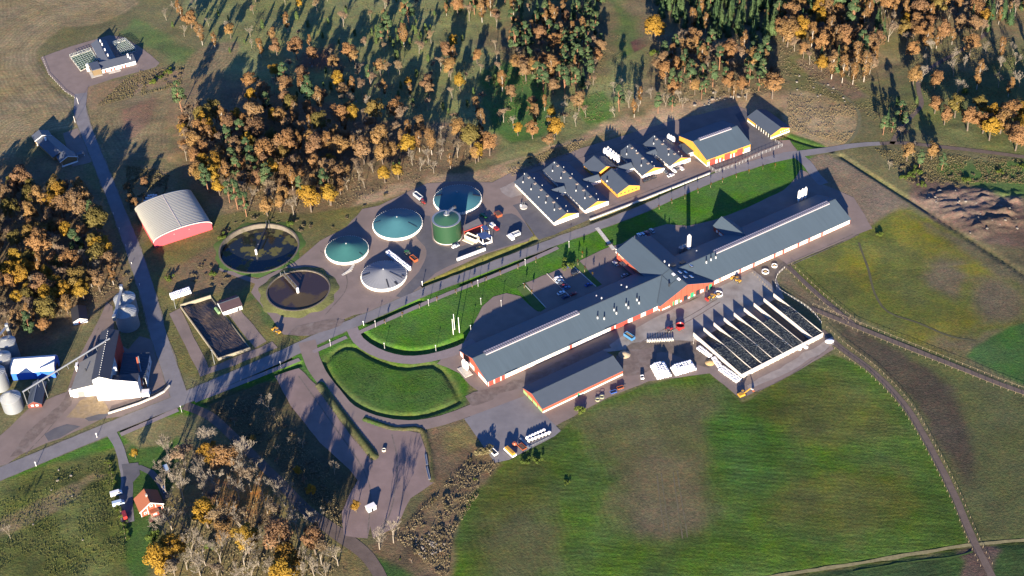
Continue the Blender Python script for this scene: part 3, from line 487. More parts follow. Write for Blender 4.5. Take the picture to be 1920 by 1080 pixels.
GREEN = mat("green_door", (0.02, 0.20, 0.095), 0.6, 0.1)
CLEAR = mat("ridge_light_sheet", (0.40, 0.36, 0.36), 0.35, 0.08, 1.0, spec=0.5)
RIB = mat("ridge_light_rib", (0.17, 0.15, 0.16), 0.5)
STEEL = mat("galvanised_steel", (0.28, 0.295, 0.30), 0.4, 0.1, 1.0, metal=0.55)
DARK = mat("dark_metal", (0.022, 0.024, 0.030), 0.5, 0.1)
CONCW = mat("concrete_wall", (0.46, 0.435, 0.38), 0.85, 0.12, 0.5, dirt=((0.22, 0.19, 0.15), 0.3, 0.6))
def frame_from(a, b, he):
    A = G(*a, he); B = G(*b, he); d = B - A; return A, math.atan2(d.y, d.x), d.length
def perp(a, rz, p):      # local y of world point p in frame at a
    d = p - a; return -d.x * math.sin(rz) + d.y * math.cos(rz)
def slab(mb, p, th):     # quad p (4 pts) thickened downward
    q = [Vector(v) for v in p]; n = (q[1] - q[0]).cross(q[3] - q[0]).normalized() * th
    return mb.hexa([v - n for v in q] + q)
def roof(root, x0, x1, y0, y1, he, hr, m, ov=0.5, oe=0.4, th=0.2, ridge=True, seams=0):
    yr = (y0 + y1) / 2; s = (hr - he) / (yr - y0); ze = he - s * ov
    mb = MB(); slab(mb, [(x0 - oe, y0 - ov, ze), (x1 + oe, y0 - ov, ze), (x1 + oe, yr - .01, hr), (x0 - oe, yr - .01, hr)], th); r1 = mb.build("roof_slope", m, root)
    mb = MB(); slab(mb, [(x0 - oe, yr + .01, hr), (x1 + oe, yr + .01, hr), (x1 + oe, y1 + ov, ze), (x0 - oe, y1 + ov, ze)], th); r2 = mb.build("roof_slope", m, root)
    if ridge:
        mb = MB(); mb.hexa([(x0 - oe, yr - .35, hr - .35 * s + .03), (x1 + oe, yr - .35, hr - .35 * s + .03), (x1 + oe, yr + .35, hr - .35 * s + .03), (x0 - oe, yr + .35, hr - .35 * s + .03), (x0 - oe, yr - .1, hr + .07), (x1 + oe, yr - .1, hr + .07), (x1 + oe, yr + .1, hr + .07), (x0 - oe, yr + .1, hr + .07)]); mb.build("ridge_cap", TRIM, r1)
    return r1, r2
def walls(root, L, W, he, hr, long_m, gab_m, base_m=None, hb=0.0, t=0.25, x0=0.0, y0=0.0, far=True):
    """four walls; gables carry a lower band hb high in base_m"""
    x1 = x0 + L; y1 = y0 + W; out = {}
    out['near'] = MB().box(x0, x1, y0, y0 + t, 0, he - 0.2).build("wall", long_m, root)
    if far: out['far'] = MB().box(x0, x1, y1 - t, y1, 0, he - 0.2).build("wall", long_m, root)
    for k, (xa, xb) in (('left', (x0 + .01, x0 + t)), ('right', (x1 - t, x1 - .01))):
        zb = hb if base_m else 0
        ye = y0 + t + .01; yf = y1 - t - .01; sl = (hr - he) / (W / 2); zz = he + sl * t - 0.25
        out[k] = MB().extr([(ye, zb), (yf, zb), (yf, zz), ((y0 + y1) / 2, hr - 0.25), (ye, zz)], xa, xb, 'x').build("gable_wall", gab_m, root)
        if base_m: MB().box(xa - .03, xb + .03, ye, yf, 0, hb).build("gable_base", base_m, root)
    return out
BOXC = {}
def pbox(root, name, x0, x1, y0, y1, z0, z1, m): return MB().box(x0, x1, y0, y1, z0, z1).build(name, m, root)
def vent(root, x, y, z, h=1.6, r=0.45, cap=True):
    o = MB().cyl(0, 0, -0.4, h, r, r * 0.9, 10).build("roof_vent", mat("vent_grey", (0.40, 0.40, 0.39), 0.6), root); o.location = (x, y, z)
    if cap: MB().cyl(0, 0, h + .02, h + 0.9, r * 0.75, r * 0.75, 10).build("vent_cap", DARK, o)
    return o
class Fr:      # local frame helper: photo point on a height function -> local coordinates
    def __init__(s, o, rz): s.o = Vector((o[0], o[1])); s.rz = rz
    def loc(s, p):
        d = Vector((p[0], p[1])) - s.o; c, q = math.cos(s.rz), math.sin(s.rz); return d.x * c + d.y * q, -d.x * q + d.y * c
    def on(s, px, py, hf):
        z = 5.0
        for _ in range(12): x, y = s.loc(G(px, py, z)); z = z * 0.4 + hf(x, y) * 0.6
        return x, y, z
# ------------------------------------------------------------------ the long red barn
O = G(914, 714.9, 3.6); RZB = R(29.55); BL, BW, BHE, BHR = 234.6, 27.6, 3.6, 8.7
barn = thing("cow_barn", "very long red and white barn with grey metal roof and cross gable in the middle", "barn", (O.x, O.y, 0), RZB)
FB = Fr(O, RZB); CX, CR = 121.0, 10.6; SL = (CR - 4.0) / 17.3
def barn_h(x, y):
    m_ = BHE + (BHR - BHE) / (BW / 2) * (BW / 2 - abs(y - BW / 2)); c = CR - SL * abs(x - CX) if -1.4 < y < 47.5 and abs(x - CX) < (17.3 if y < 14 else 11.3) else -9
    return max(m_ if 0 < y < BW else -9, c, 0)
roof(barn, 0, CX - 0.02, 0, BW, BHE, BHR, ROOF, oe=0.4); roof(barn, CX + 0.02, BL, 0, BW, BHE, BHR, ROOF, oe=0.4)
# cross wing: wide front part, narrower and higher-eaved rear part
def cross(yA, yB, hw, ov):
    ze = CR - SL * (hw + ov)
    for s_ in (-1, 1):
        p = [(CX + s_ * (hw + ov), yA, ze), (CX + s_ * .01, yA, CR), (CX + s_ * .01, yB, CR), (CX + s_ * (hw + ov), yB, ze)]
        if s_ > 0: p = p[::-1]
        q = [Vector(v) for v in p]; mb = MB(); n = Vector((0, 0, 0.2)); mb.hexa([v - n for v in q] + q); mb.build("roof_slope", ROOF, barn)
cross(-1.9, 14.0, 17.3, 0.3); cross(14.02, 47.4, 11.2, 0.5)
MB().box(CX - .25, CX + .25, -1.9, 47.4, CR - .06, CR + .08).build("ridge_cap", TRIM, barn)
for s_ in (-1, 1):     # valley flashings beside the cross gable, near slope
    y_r = (CR - SL * 17.3 - BHE) / ((BHR - BHE) / (BW / 2)); xr = (CR - BHR) / SL
    MB().beam((CX + s_ * 17.2, y_r, CR - SL * 17.2 + .05), (CX + s_ * xr, BW / 2, BHR + .06), 0.5, 0.14).build("valley_flashing", TRIM, barn)
# seam lines of the roof hatch frame on the lit cross slope
for a, b_ in (((-5.2, 13.6), (-0.6, 13.6)), ((-5.2, 13.6), (-5.2, 5.2)), ((-6.6, 5.2), (-0.6, 5.2))):
    p = [(CX + x, y, CR - SL * abs(x) + .06) for x, y in (a, b_)]; MB().beam(p[0], p[1], 0.4, 0.12).build("roof_flashing", TRIM, barn)
MB().box(CX - 7.2, CX - 6.6, 4.6, 5.2, CR - SL * 7.2 - .2, CR - SL * 7 + 2.0).build("roof_flue", DARK, barn)
# walls
def bay_panel(x0, x1, kind, y=0.0, z1=3.35):
    if kind == 'w':
        p = pbox(barn, "wall_panel", x0 + .12, x1 - .12, y - .06, y + .02, 0.35, z1, WHITE); m_ = (x0 + x1) / 2; mb = MB()
        for dx in (-0.95, 0.25): pbox(p, "window", m_ + dx, m_ + dx + 0.75, y - .09, y - .061, 1.7, 2.35, DGLASS)
    elif kind == 'p': pbox(barn, "wall_panel", x0 + .12, x1 - .12, y - .06, y + .02, 0.35, z1, WHITE)
    elif kind == 'd':
        p = pbox(barn, "door_frame", x0 + .1, x1 - .1, y - .05, y + .02, 0.05, z1, WHITE); pbox(p, "door", x0 + .4, x1 - .4, y - .12, y - .051, 0.1, z1 - 0.45, REDDOOR)
    pbox(barn, "wall_post", x1 - .1, x1 + .1, y - .13, y + .02, 0.05, z1 + .02, RED)
pbox(barn, "wall", 0, CX - 17.3, 0.03, 0.3, 0, 3.4, RED); pbox(barn, "wall", CX + 17.3, BL, 0.03, 0.3, 0, 3.4, RED); pbox(barn, "wall", 0, BL, BW - .3, BW - .03, 0, 3.4, RED)
x = 0.2
for wd, k in [(3.6, 'd'), (3.8, 'd'), (2.8, 'd'), (2.6, 'p')] + [(5.0, 'w')] * 7 + [(2.4, 'd'), (3.0, 'p')] + [(5.0, 'w')] * 4 + [(3.0, 'd'), (8.4, 'd'), (2.2, 'p'), (6.0, 'd'), (2.4, 'p'), (5.6, 'd'), (3.0, 'p'), (4.6, 'd')]:
    if x + wd > 103.4: break
    bay_panel(x, x + wd, k); x += wd
bay_panel(x, 103.5, 'p')
x = CX + 17.5; seq = [(2.2, 'd'), (2.6, 'p'), (1.6, 'd'), (2.2, 'p'), (4.6, 'w'), (4.9, 'w'), (2.0, 'd'), (2.7, 'p'), (4.6, 'w'), (2.0, 'd'), (2.9, 'p'), (4.8, 'w'), (4.6, 'w'), (2.0, 'd'), (2.8, 'p'), (1.2, 'p'), (2.0, 'd'), (1.6, 'p'), (4.7, 'w'), (2.2, 'p'), (2.0, 'd'), (0.9, 'p'), (4.6, 'w'), (2.0, 'd'), (2.7, 'p'), (4.5, 'w'), (2.0, 'd'), (1.9, 'p'), (4.4, 'w'), (4.8, 'w')]
for wd, k in seq: bay_panel(x, x + wd, k); x += wd
bay_panel(x, BL - 0.15, 'w')
for xe, nm in ((0.0, 'l'), (BL, 'r')):       # end gables
    sg = -1 if nm == 'l' else 1; xa, xb = (xe, xe + .25) if nm == 'l' else (xe - .25, xe)
    MB().extr([(0.31, 0), (BW - .31, 0), (BW - .31, 3.4), (BW / 2, BHR - .3), (0.31, 3.4)], xa, xb, 'x').build("gable_wall", RED, barn)
    for i, (ya, yb) in enumerate(((0.5, 4.6), (4.9, 9.0), (13.2, 15.6), (16.0, 18.6), (24.4, 27.0))):
        q = pbox(barn, "wall_panel", min(xe, xe + sg * .06), max(xe, xe + sg * .06), ya, yb, 0.4, 3.1, WHITE)
        if i < 2: MB().box(min(xe + sg * .061, xe + sg * .09), max(xe + sg * .061, xe + sg * .09), (ya + yb) / 2 - .9, (ya + yb) / 2 + .9, 1.6, 2.2).build("window", DGLASS, q)
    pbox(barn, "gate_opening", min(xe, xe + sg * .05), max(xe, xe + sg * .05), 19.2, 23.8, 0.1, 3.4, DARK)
# front gable (red boards with ribs)
yF = -1.4; hw = 17.0
MB().extr([(CX - hw, 0.0), (CX + hw, 0.0), (CX + hw, CR - SL * hw - .3), (CX, CR - .3), (CX - hw, CR - SL * hw - .3)], yF, yF + .25, 'y').build("gable_wall", RED, barn)
for s_ in (-1, 1): pbox(barn, "wall", CX + s_ * hw - .12, CX + s_ * hw + .12, yF + .26, 0.0, 0.9, 3.7, RED); pbox(barn, "wall_base", CX + s_ * hw - .16, CX + s_ * hw + .16, yF + .26, 0.0, 0, 0.9, WHITE)
for k in range(9):
    xx = -14.6 + k * 3.65; pbox(barn, "gable_rib", CX + xx - .1, CX + xx + .1, yF - .12, yF - .002, 0.8 if k in (0,) else 3.0, CR - SL * abs(xx) - .5, mat("red_rib", (0.19, 0.04, 0.025), 0.8))
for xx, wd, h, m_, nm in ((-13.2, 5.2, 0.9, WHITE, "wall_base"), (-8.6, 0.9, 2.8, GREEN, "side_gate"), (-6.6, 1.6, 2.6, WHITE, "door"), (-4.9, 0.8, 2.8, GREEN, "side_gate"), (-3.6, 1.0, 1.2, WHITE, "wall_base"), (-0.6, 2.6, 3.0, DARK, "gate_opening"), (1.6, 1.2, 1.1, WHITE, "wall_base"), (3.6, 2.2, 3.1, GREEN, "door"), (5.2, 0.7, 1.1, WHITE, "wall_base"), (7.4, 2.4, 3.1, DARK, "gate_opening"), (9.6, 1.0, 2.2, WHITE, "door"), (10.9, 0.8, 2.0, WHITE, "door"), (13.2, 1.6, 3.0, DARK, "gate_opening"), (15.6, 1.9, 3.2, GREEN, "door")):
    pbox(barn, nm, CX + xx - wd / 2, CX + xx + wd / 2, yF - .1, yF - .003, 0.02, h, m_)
# rear wing walls, entrance roof, emblem lettering
for s_ in (-1, 1): pbox(barn, "wall", CX + s_ * 11.0 - .13, CX + s_ * 11.0 + .13, BW - 2, 46.9, 0, CR - SL * 11.2 - .15, RED)
MB().extr([(CX - 10.85, 0), (CX + 10.85, 0), (CX + 10.85, CR - SL * 10.9 - .3), (CX, CR - .3), (CX - 10.85, CR - SL * 10.9 - .3)], 46.6, 46.9, 'y').build("gable_wall", RED, barn)
pbox(barn, "entrance_roof", CX - 8.5, CX - 1.5, 46.92, 52.5, 3.2, 3.5, ROOFB); pbox(barn, "entrance_wall", CX - 8.2, CX - 1.8, 46.95, 52.2, 0, 3.19, WHITEP)
MB().cyl(CX, 46.0, CR, CR + 1.6, 0.07, n=6).build("roof_mast", STEEL, barn)
LET = mat("pale_lettering", (0.62, 0.50, 0.34), 0.6)
em = MB().cyl(0, 0, 0, 0.1, 0.75, n=14).build("wall_emblem", LET, barn); em.location = (CX - 11.14, 44.9, 4.9); em.rotation_euler = (0, -math.pi / 2, 0)
fc = bpy.data.curves.new("wall_lettering", 'FONT'); fc.body = "SLU"; fc.size = 2.0; fc.extrude = 0.04; fc.align_x = 'LEFT'; fc.materials.append(LET)
ft_ = link("wall_lettering", fc); bpy.context.view_layer.update(); fm_ = bpy.data.meshes.new_from_object(ft_); bpy.data.objects.remove(ft_); fo = link("wall_lettering", fm_, barn); fo.location = (CX - 11.2, 43.7, 4.2); fo.rotation_euler = (math.pi / 2, 0, -math.pi / 2)
pbox(barn, "side_porch", CX - 13.6, CX - 11.2, 28.5, 41, 2.6, 2.85, ROOFB)
# rear annex with its own gable roof
a0 = FB.loc(G(1336.7, 422.8, 3.6)); a1 = FB.loc(G(1367.8, 409.4, 3.6)); ax0, ax1 = a0[0], a1[0]; ay = (a0[1] + a1[1]) / 2; axm = (ax0 + ax1) / 2; AR = 7.6; asl = (AR - 3.6) / ((ax1 - ax0) / 2)
for s_ in (-1, 1):
    xe = ax0 if s_ < 0 else ax1; p = [(xe, 18, 3.6), (axm + s_ * .01, 18, AR), (axm + s_ * .01, ay, AR), (xe, ay, 3.6)]
    if s_ > 0: p = p[::-1]
    q = [Vector(v) for v in p]; MB().hexa([v - Vector((0, 0, .2)) for v in q] + q).build("annex_roof", ROOF, barn)
    pbox(barn, "annex_wall", xe - s_ * .5 - .1, xe - s_ * .5 + .1, BW, ay - .3, 0, 3.5, RED)
pbox(barn, "annex_panel", ax0 + .36, ax0 + .39, ay - 4, ay - 2.6, .5, 2.2, WHITE); pbox(barn, "annex_panel", ax0 + .36, ax0 + .39, ay - 8.5, ay - 5, .5, 2.2, WHITE)
MB().extr([(ax0 + .6, 0), (ax1 - .6, 0), (ax1 - .6, 3.6), (axm, AR - .3), (ax0 + .6, 3.6)], ay - .6, ay - .4, 'y').build("annex_gable", RED, barn)
# ridge lights
def ridge_light(root, x0, x1, yr, zr, hw=1.5, slope=0.37, n=None):
    z = zr + 0.35; o = MB().hexa([(x0, yr - hw, z - slope * hw - .3), (x1, yr - hw, z - slope * hw - .3), (x1, yr + hw, z - slope * hw - .3), (x0, yr + hw, z - slope * hw - .3), (x0, yr - hw, z - slope * hw * .7), (x1, yr - hw, z - slope * hw * .7), (x1, yr + hw, z - slope * hw * .7), (x0, yr + hw, z - slope * hw * .7)]).build("ridge_light", CLEAR, root)
    mb = MB(); k = int((x1 - x0) / 1.35)
    for i in range(k + 1):
        xx = x0 + (x1 - x0) * i / k; mb.box(xx - .3, xx + .3, yr - hw + .25, yr + hw - .25, z - slope * hw * .7 + .002, z - slope * hw * .7 + .09)
    tag(mb.build("glazing_bars", RIB, o), None, kind="stuff"); return o
xa = FB.on(910, 663, lambda x, y: BHR)[0]; xb = FB.on(1085, 586, lambda x, y: BHR)[0]; ridge_light(barn, xa, xb, BW / 2, BHR)
xa = FB.on(1341, 473, lambda x, y: BHR)[0]; xb = FB.on(1554, 380, lambda x, y: BHR)[0]; ridge_light(barn, xa, xb, BW / 2, BHR)
for a, b_ in ((1194.1, 563.3), (1198.3, 569.2), (1173.9, 572.5), (1178.3, 578), (1151.3, 582.2), (1155.8, 588.3), (1120.4, 597), (1132.9, 598.5), (1324.4, 493), (1333, 488), (1342, 484)):
    vent(barn, *FB.on(a, b_, barn_h), h=1.3, r=0.42)
for a, b_ in ((1165, 537), (1175, 540), (1118.3, 557), (1128, 561), (1306, 473), (1246, 492), (1254.5, 499)): vent(barn, *FB.on(a, b_, barn_h), h=1.3, r=0.4, cap=False)
for a, b_ in ((1263, 515), (1273, 524), (1274.5, 511), (1285, 511), (1284.5, 520), (1296, 519), (1295.5, 498.5)):
    x, y, z = FB.on(a, b_, barn_h); o = MB().box(-.9, .9, -1.3, 1.3, -.2, .3).build("skylight", DARK, barn); MB().box(-.7, .7, -1.1, 1.1, .302, .36).build("skylight_pane", mat("skylight_acrylic", (0.55, 0.58, 0.62), 0.25, 0.05), o); o.location = (x, y, z)
    if abs(y - 6) < 9 and abs(x - CX) < 16: o.rotation_euler = (0, math.atan(SL) * (1 if x > CX else -1), 0)
    else: o.rotation_euler = (math.atan(0.37), 0, 0)
for a, b_ in ((1261, 498), (1280, 493)): x, y, z = FB.on(a, b_, barn_h); o = MB().box(-1.4, 1.4, -1, 1, -.3, .9).build("roof_hatch", DARK, barn); o.location = (x, y, z)
for xx in (10, 48, 70): MB().box(xx, xx + 7, -.55, -.35, BHE + .02, BHE + .22).build("snow_guard", TRIM, barn)
# ------------------------------------------------------------------ generic gabled building placed from its near eave
def gabled(name, label, cat, nA, nB, far, he, hr, long_m, gab_m, roof_m, base_m=None, hb=0.0, ov=0.5, oe=0.4, group=None):
    """nA-nB: photo points of the near eave ends, far: photo point of the far eave at the nA end"""
    A, rz, L = frame_from(nA, nB, he); W = perp(A, rz, G(*far, he)) if isinstance(far, tuple) else far
    c, s_ = math.cos(rz), math.sin(rz); o = thing(name, label, cat, (A.x, A.y, 0), rz, group)
    walls(o, L, W, he, hr, long_m, gab_m, base_m, hb); roof(o, 0, L, 0, W, he, hr, roof_m, ov=ov, oe=oe); o["_L"] = L; o["_W"] = W
    return o, L, W, Fr(A, rz), rz
def rh(L, W, he, hr): return lambda x, y: he + (hr - he) / (W / 2) * (W / 2 - abs(y - W / 2))
# red machine shed below the barn
sh_, L, W, fr, rz = gabled("machine_shed", "red shed with dark grey roof standing below the long barn", "shed", (1017.3, 765), (1167.8, 693.8), (983.3, 725), 3.4, 6.2, RED, RED, ROOFB, ov=0.4)
pbox(sh_, "wall_base", 0, L, -.06, -.003, 0, 1.0, WHITE)
for i in range(1, 8): pbox(sh_, "wall_post", L * i / 8 - .08, L * i / 8 + .08, -.1, -.002, 1.0, 3.1, mat("red_rib", (0, 0, 0)))
for i in range(4): pbox(sh_, "gate", -.1, -.02, 0.6 + i * W / 4, (i + 1) * W / 4 - .2, 0.05, 2.2, mat("pale_green_gate", (0.20, 0.30, 0.12), 0.7))
pbox(sh_, "door", L * .43, L * .43 + 1.0, -.12, -.061, 0.05, 2.1, GREEN)
# ------------------------------------------------------------------ yellow barns
def vents_on(o, fr, hf, pts, **kw):
    for a, b_ in pts: vent(o, *fr.on(a, b_, hf), **kw)
Y1 = lambda x, y: (940 + x / 4.5, 200 + y / 4.5); Y2 = lambda x, y: (1220 + x / 4.5, 180 + y / 4.5)
PATCH = mat("pale_ridge_patch", (0.26, 0.21, 0.17), 0.7)
def yellow(label, farL, nearL, nearR, he=2.9, hr=6.0, patches=0, win=4, long_m=WHITE, gab_base=True, name="pig_barn"):
    # left eave runs from farL (back) to nearL (front); front gable faces the road
    A, rz, L = frame_from(nearL, nearR, he); B = G(*farL, he); D = perp(A, rz, B)
    # build with x along the depth: frame at front-left... ridge runs front to back
    o = thing(name, label, "barn", (A.x, A.y, 0), rz, "yellow and white barns")
    ov = 0.5; s_ = (hr - he) / (L / 2)
    for sg in (-1, 1):
        xe = -ov if sg < 0 else L + ov; p = [(xe, -.5, he - s_ * ov), (L / 2 + sg * .01, -.5, hr), (L / 2 + sg * .01, D + .4, hr), (xe, D + .4, he - s_ * ov)]
        if sg > 0: p = p[::-1]
        q = [Vector(v) for v in p]; MB().hexa([v - Vector((0, 0, .2)) for v in q] + q).build("roof_slope", ROOFB, o)
    MB().box(L / 2 - .25, L / 2 + .25, -.5, D + .4, hr - .06, hr + .08).build("ridge_cap", TRIM, o)
    for k in range(patches):
        yy = D * (k + .7) / (patches + .4); pp = MB().box(L / 2 - 1.6, L / 2 - .1, yy, yy + 1.1, hr - .34, hr + .1).build("ridge_inlet", PATCH, o)
    for xx in (0, L - .25): pbox(o, "wall", xx, xx + .25, 0.26, D, 0, he - .2, long_m)
    for yy, nm in ((0, "gable_wall"), (D - .25, "gable_wall")):
        MB().extr([(0.0, he * .95), (L, he * .95), (L, he), (L / 2, hr - .25), (0, he)], yy, yy + .25, 'y').build(nm, YEL, o)
        pbox(o, "gable_base", 0, L, yy - .03, yy + .25, 0, he * .95 - .003, WHITE if gab_base else YEL)
    for k in range(win):
        xx = L * (0.16 + 0.68 * k / max(1, win - 1)); q = pbox(o, "window", xx - .55, xx + .55, -.08, -.031, 1.3, 2.1, DGLASS)
    pbox(o, "red_corner_board", -.12, .12, -.12, -.032, 0, he - .1, REDDOOR)
    n = int(D / 3)
    for k in range(n): pbox(o, "side_window", -.04, -.002, D * (k + .4) / n, D * (k + .4) / n + .9, 1.4, 2.0, DGLASS)
    hf = lambda x, y: he + s_ * (L / 2 - abs(x - L / 2)); return o, L, D, Fr(A, rz), hf
o, L, D, fr, hf = yellow("long white barn with orange gable, leftmost of the yellow barns", Y1(82, 645), Y1(447, 970), Y1(652, 893), patches=6)
vents_on(o, fr, hf, [Y1(183, 640), Y1(251, 700), Y1(375, 812), Y1(448, 873)], h=1.0, r=0.34); vents_on(o, fr, hf, [Y1(195, 570), Y1(278, 608), Y1(345, 668), Y1(472, 778), Y1(546, 842), Y1(316, 765), Y1(558, 885)], h=0.8, r=0.24, cap=False)
o, L, D, fr, hf = yellow("long white barn with orange gable, second from the left of the yellow barns", Y1(325, 545), Y1(708, 868), Y1(905, 793), patches=6)
vents_on(o, fr, hf, [Y1(432, 545), Y1(503, 605), Y1(630, 712), Y1(705, 775)], h=1.0, r=0.34); vents_on(o, fr, hf, [Y1(447, 475), Y1(526, 515), Y1(597, 573), Y1(727, 678), Y1(802, 740), Y1(818, 785)], h=0.8, r=0.24, cap=False)
o, L, D, fr, hf = yellow("small orange walled house with grey roof beside the clustered feed bins", Y1(690, 490), Y1(795, 572), Y1(970, 503), he=3.0, hr=6.2, win=0, long_m=YEL, gab_base=False, name="feed_house")
o, L, D, fr, hf = yellow("orange office house with row of gable windows facing the road", Y1(805, 607), Y1(980, 730), Y1(1168, 662), he=3.0, hr=6.2, win=5, long_m=YEL, gab_base=False, name="office_house")
vents_on(o, fr, hf, [Y1(892, 630)], h=0.9, r=0.5)
o, L, D, fr, hf = yellow("white barn with orange gable just behind the dark parked cars", (1156.7, 286.7), (1205, 328), (1246, 314), patches=4)
vents_on(o, fr, hf, [Y1(1057, 405), Y1(1181, 500)], h=1.0, r=0.34); vents_on(o, fr, hf, [Y1(1065, 340), Y1(1138, 375), Y1(1270, 470), Y1(1290, 505)], h=0.8, r=0.24, cap=False)
o, L, D, fr, hf = yellow("white barn with orange gable next to the big yellow hall", (1201.7, 271.7), (1256.7, 310), (1295, 295), patches=4)
vents_on(o, fr, hf, [Y2(25, 405), Y2(151, 497)], h=1.0, r=0.34); vents_on(o, fr, hf, [Y2(33, 345), Y2(110, 385), Y2(236, 475), Y2(262, 510)], h=0.8, r=0.24, cap=False)
def link_roof(label, a, b_, wd, he=2.8, hr=4.6):
    A = G(*a, he); B = G(*b_, he); d = B - A; rz = math.atan2(d.y, d.x); o = thing("link_corridor", label, "corridor", (A.x, A.y, 0), rz)
    pbox(o, "wall", 0, d.length, -wd / 2 + .2, wd / 2 - .2, 0, he - .05, WHITE); roof(o, 0, d.length, -wd / 2, wd / 2, he, hr, ROOFB, ov=.3, oe=0)
link_roof("short roofed corridor joining the two leftmost white barns", Y1(425, 720), Y1(530, 690), 6)
link_roof("short roofed corridor joining the second barn to the office house", Y1(690, 632), Y1(820, 592), 6)
link_roof("short roofed corridor joining the office house to the barn behind cars", Y1(985, 528), Y1(1095, 490), 6)
link_roof("short roofed corridor joining the two rightmost white barns", Y2(-40, 500), Y2(40, 470), 6)
# big yellow hall
hall, L, W, fr, rz = gabled("machine_hall", "big yellow hall with grey roof and red doors behind the mesh fence", "hall", Y2(475, 535), Y2(843, 402), Y2(200, 348), 5.2, 9.6, YEL, YEL, ROOF, WHITE, 0.9, ov=0.4)
ridge_light(hall, L * .13, L * .86, W / 2, 9.6, hw=1.1)
pbox(hall, "wall_base", 0, L, -.05, -.003, 0, 0.8, WHITE)
for f_, wd, h in ((.13, 4.2, 4.2), (.47, 4.2, 4.2), (.76, 4.2, 4.2)): pbox(hall, "red_door", L * f_ - wd / 2, L * f_ + wd / 2, -.12, -.052, 0.03, h, REDDOOR)
for f_ in (.25, .33, .57, .65): pbox(hall, "white_panel", L * f_ - 1.6, L * f_ - .3, -.1, -.055, 0.8, 2.6, WHITE); pbox(hall, "red_door", L * f_ - .2, L * f_ + 1.2, -.12, -.052, 0.03, 2.7, REDDOOR)
pbox(hall, "white_panel", L * .86, L * .99, -.1, -.055, .8, 2.9, WHITE); pbox(hall, "white_panel", L * .01, L * .08, -.1, -.055, .8, 2.9, WHITE)
for k in range(1, 7): pbox(hall, "gable_rib", -.12, -.002, W * k / 7 - .08, W * k / 7 + .08, 1.0, 5.2 + 4.4 * (1 - abs(2 * k / 7 - 1)) - .5, mat("ochre_rib", (0.36, 0.16, 0.02), 0.8))
an = pbox(hall, "side_annex_roof", -7.5, -.2, W * .45, W * .8, 3.0, 3.25, ROOF); pbox(hall, "side_annex_wall", -7.2, -.3, W * .47, W * .78, 0, 2.99, WHITE)
# open-fronted yellow shed at the far corner
A_, rzs, Ls = frame_from(Y2(1018, 325), Y2(1175, 264), 3.4); B_ = G(*Y2(792, 185), 3.4); Ds = perp(A_, rzs, B_)
es = thing("open_shed", "small yellow shed with open posts on its left side, farthest right", "shed", (A_.x, A_.y, 0), rzs); s_ = 2.6 / (Ls / 2)
for sg in (-1, 1):
    xe = -.5 if sg < 0 else Ls + .5; p = [(xe, -.4, 3.4 - s_ * .5), (Ls / 2 + sg * .01, -.4, 6.0), (Ls / 2 + sg * .01, Ds + .4, 6.0), (xe, Ds + .4, 3.4 - s_ * .5)]
    if sg > 0: p = p[::-1]
    q = [Vector(v) for v in p]; MB().hexa([v - Vector((0, 0, .2)) for v in q] + q).build("roof_slope", ROOFB, es)
pbox(es, "wall", Ls - .25, Ls, .26, Ds, 0, 3.2, YEL)
for yy in (0, Ds - .25): MB().extr([(0, 1.2), (Ls, 1.2), (Ls, 3.4), (Ls / 2, 5.75), (0, 3.4)], yy, yy + .25, 'y').build("gable_wall", YEL, es); pbox(es, "gable_base", 0, Ls, yy - .03, yy + .25, 0, 1.197, WHITE)
for k in range(5): pbox(es, "window", Ls * (.5 + .1 * k) - .3, Ls * (.5 + .1 * k) + .3, -.06, -.002, 2.2, 3.0, WHITE)
pbox(es, "wall", 0, .25, Ds * .68, Ds - .26, 0, 3.2, YEL); pbox(es, "wall_base", -.04, -.002, Ds * .68, Ds - .26, 0, 1.0, WHITE)
for k in range(7): pbox(es, "post", 0, .2, Ds * .1 * k + .3, Ds * .1 * k + .55, 0, 3.2, WHITE)
pbox(es, "back_partition", 4.0, 4.2, .3, Ds * .68, 0, 3.1, WHITE)
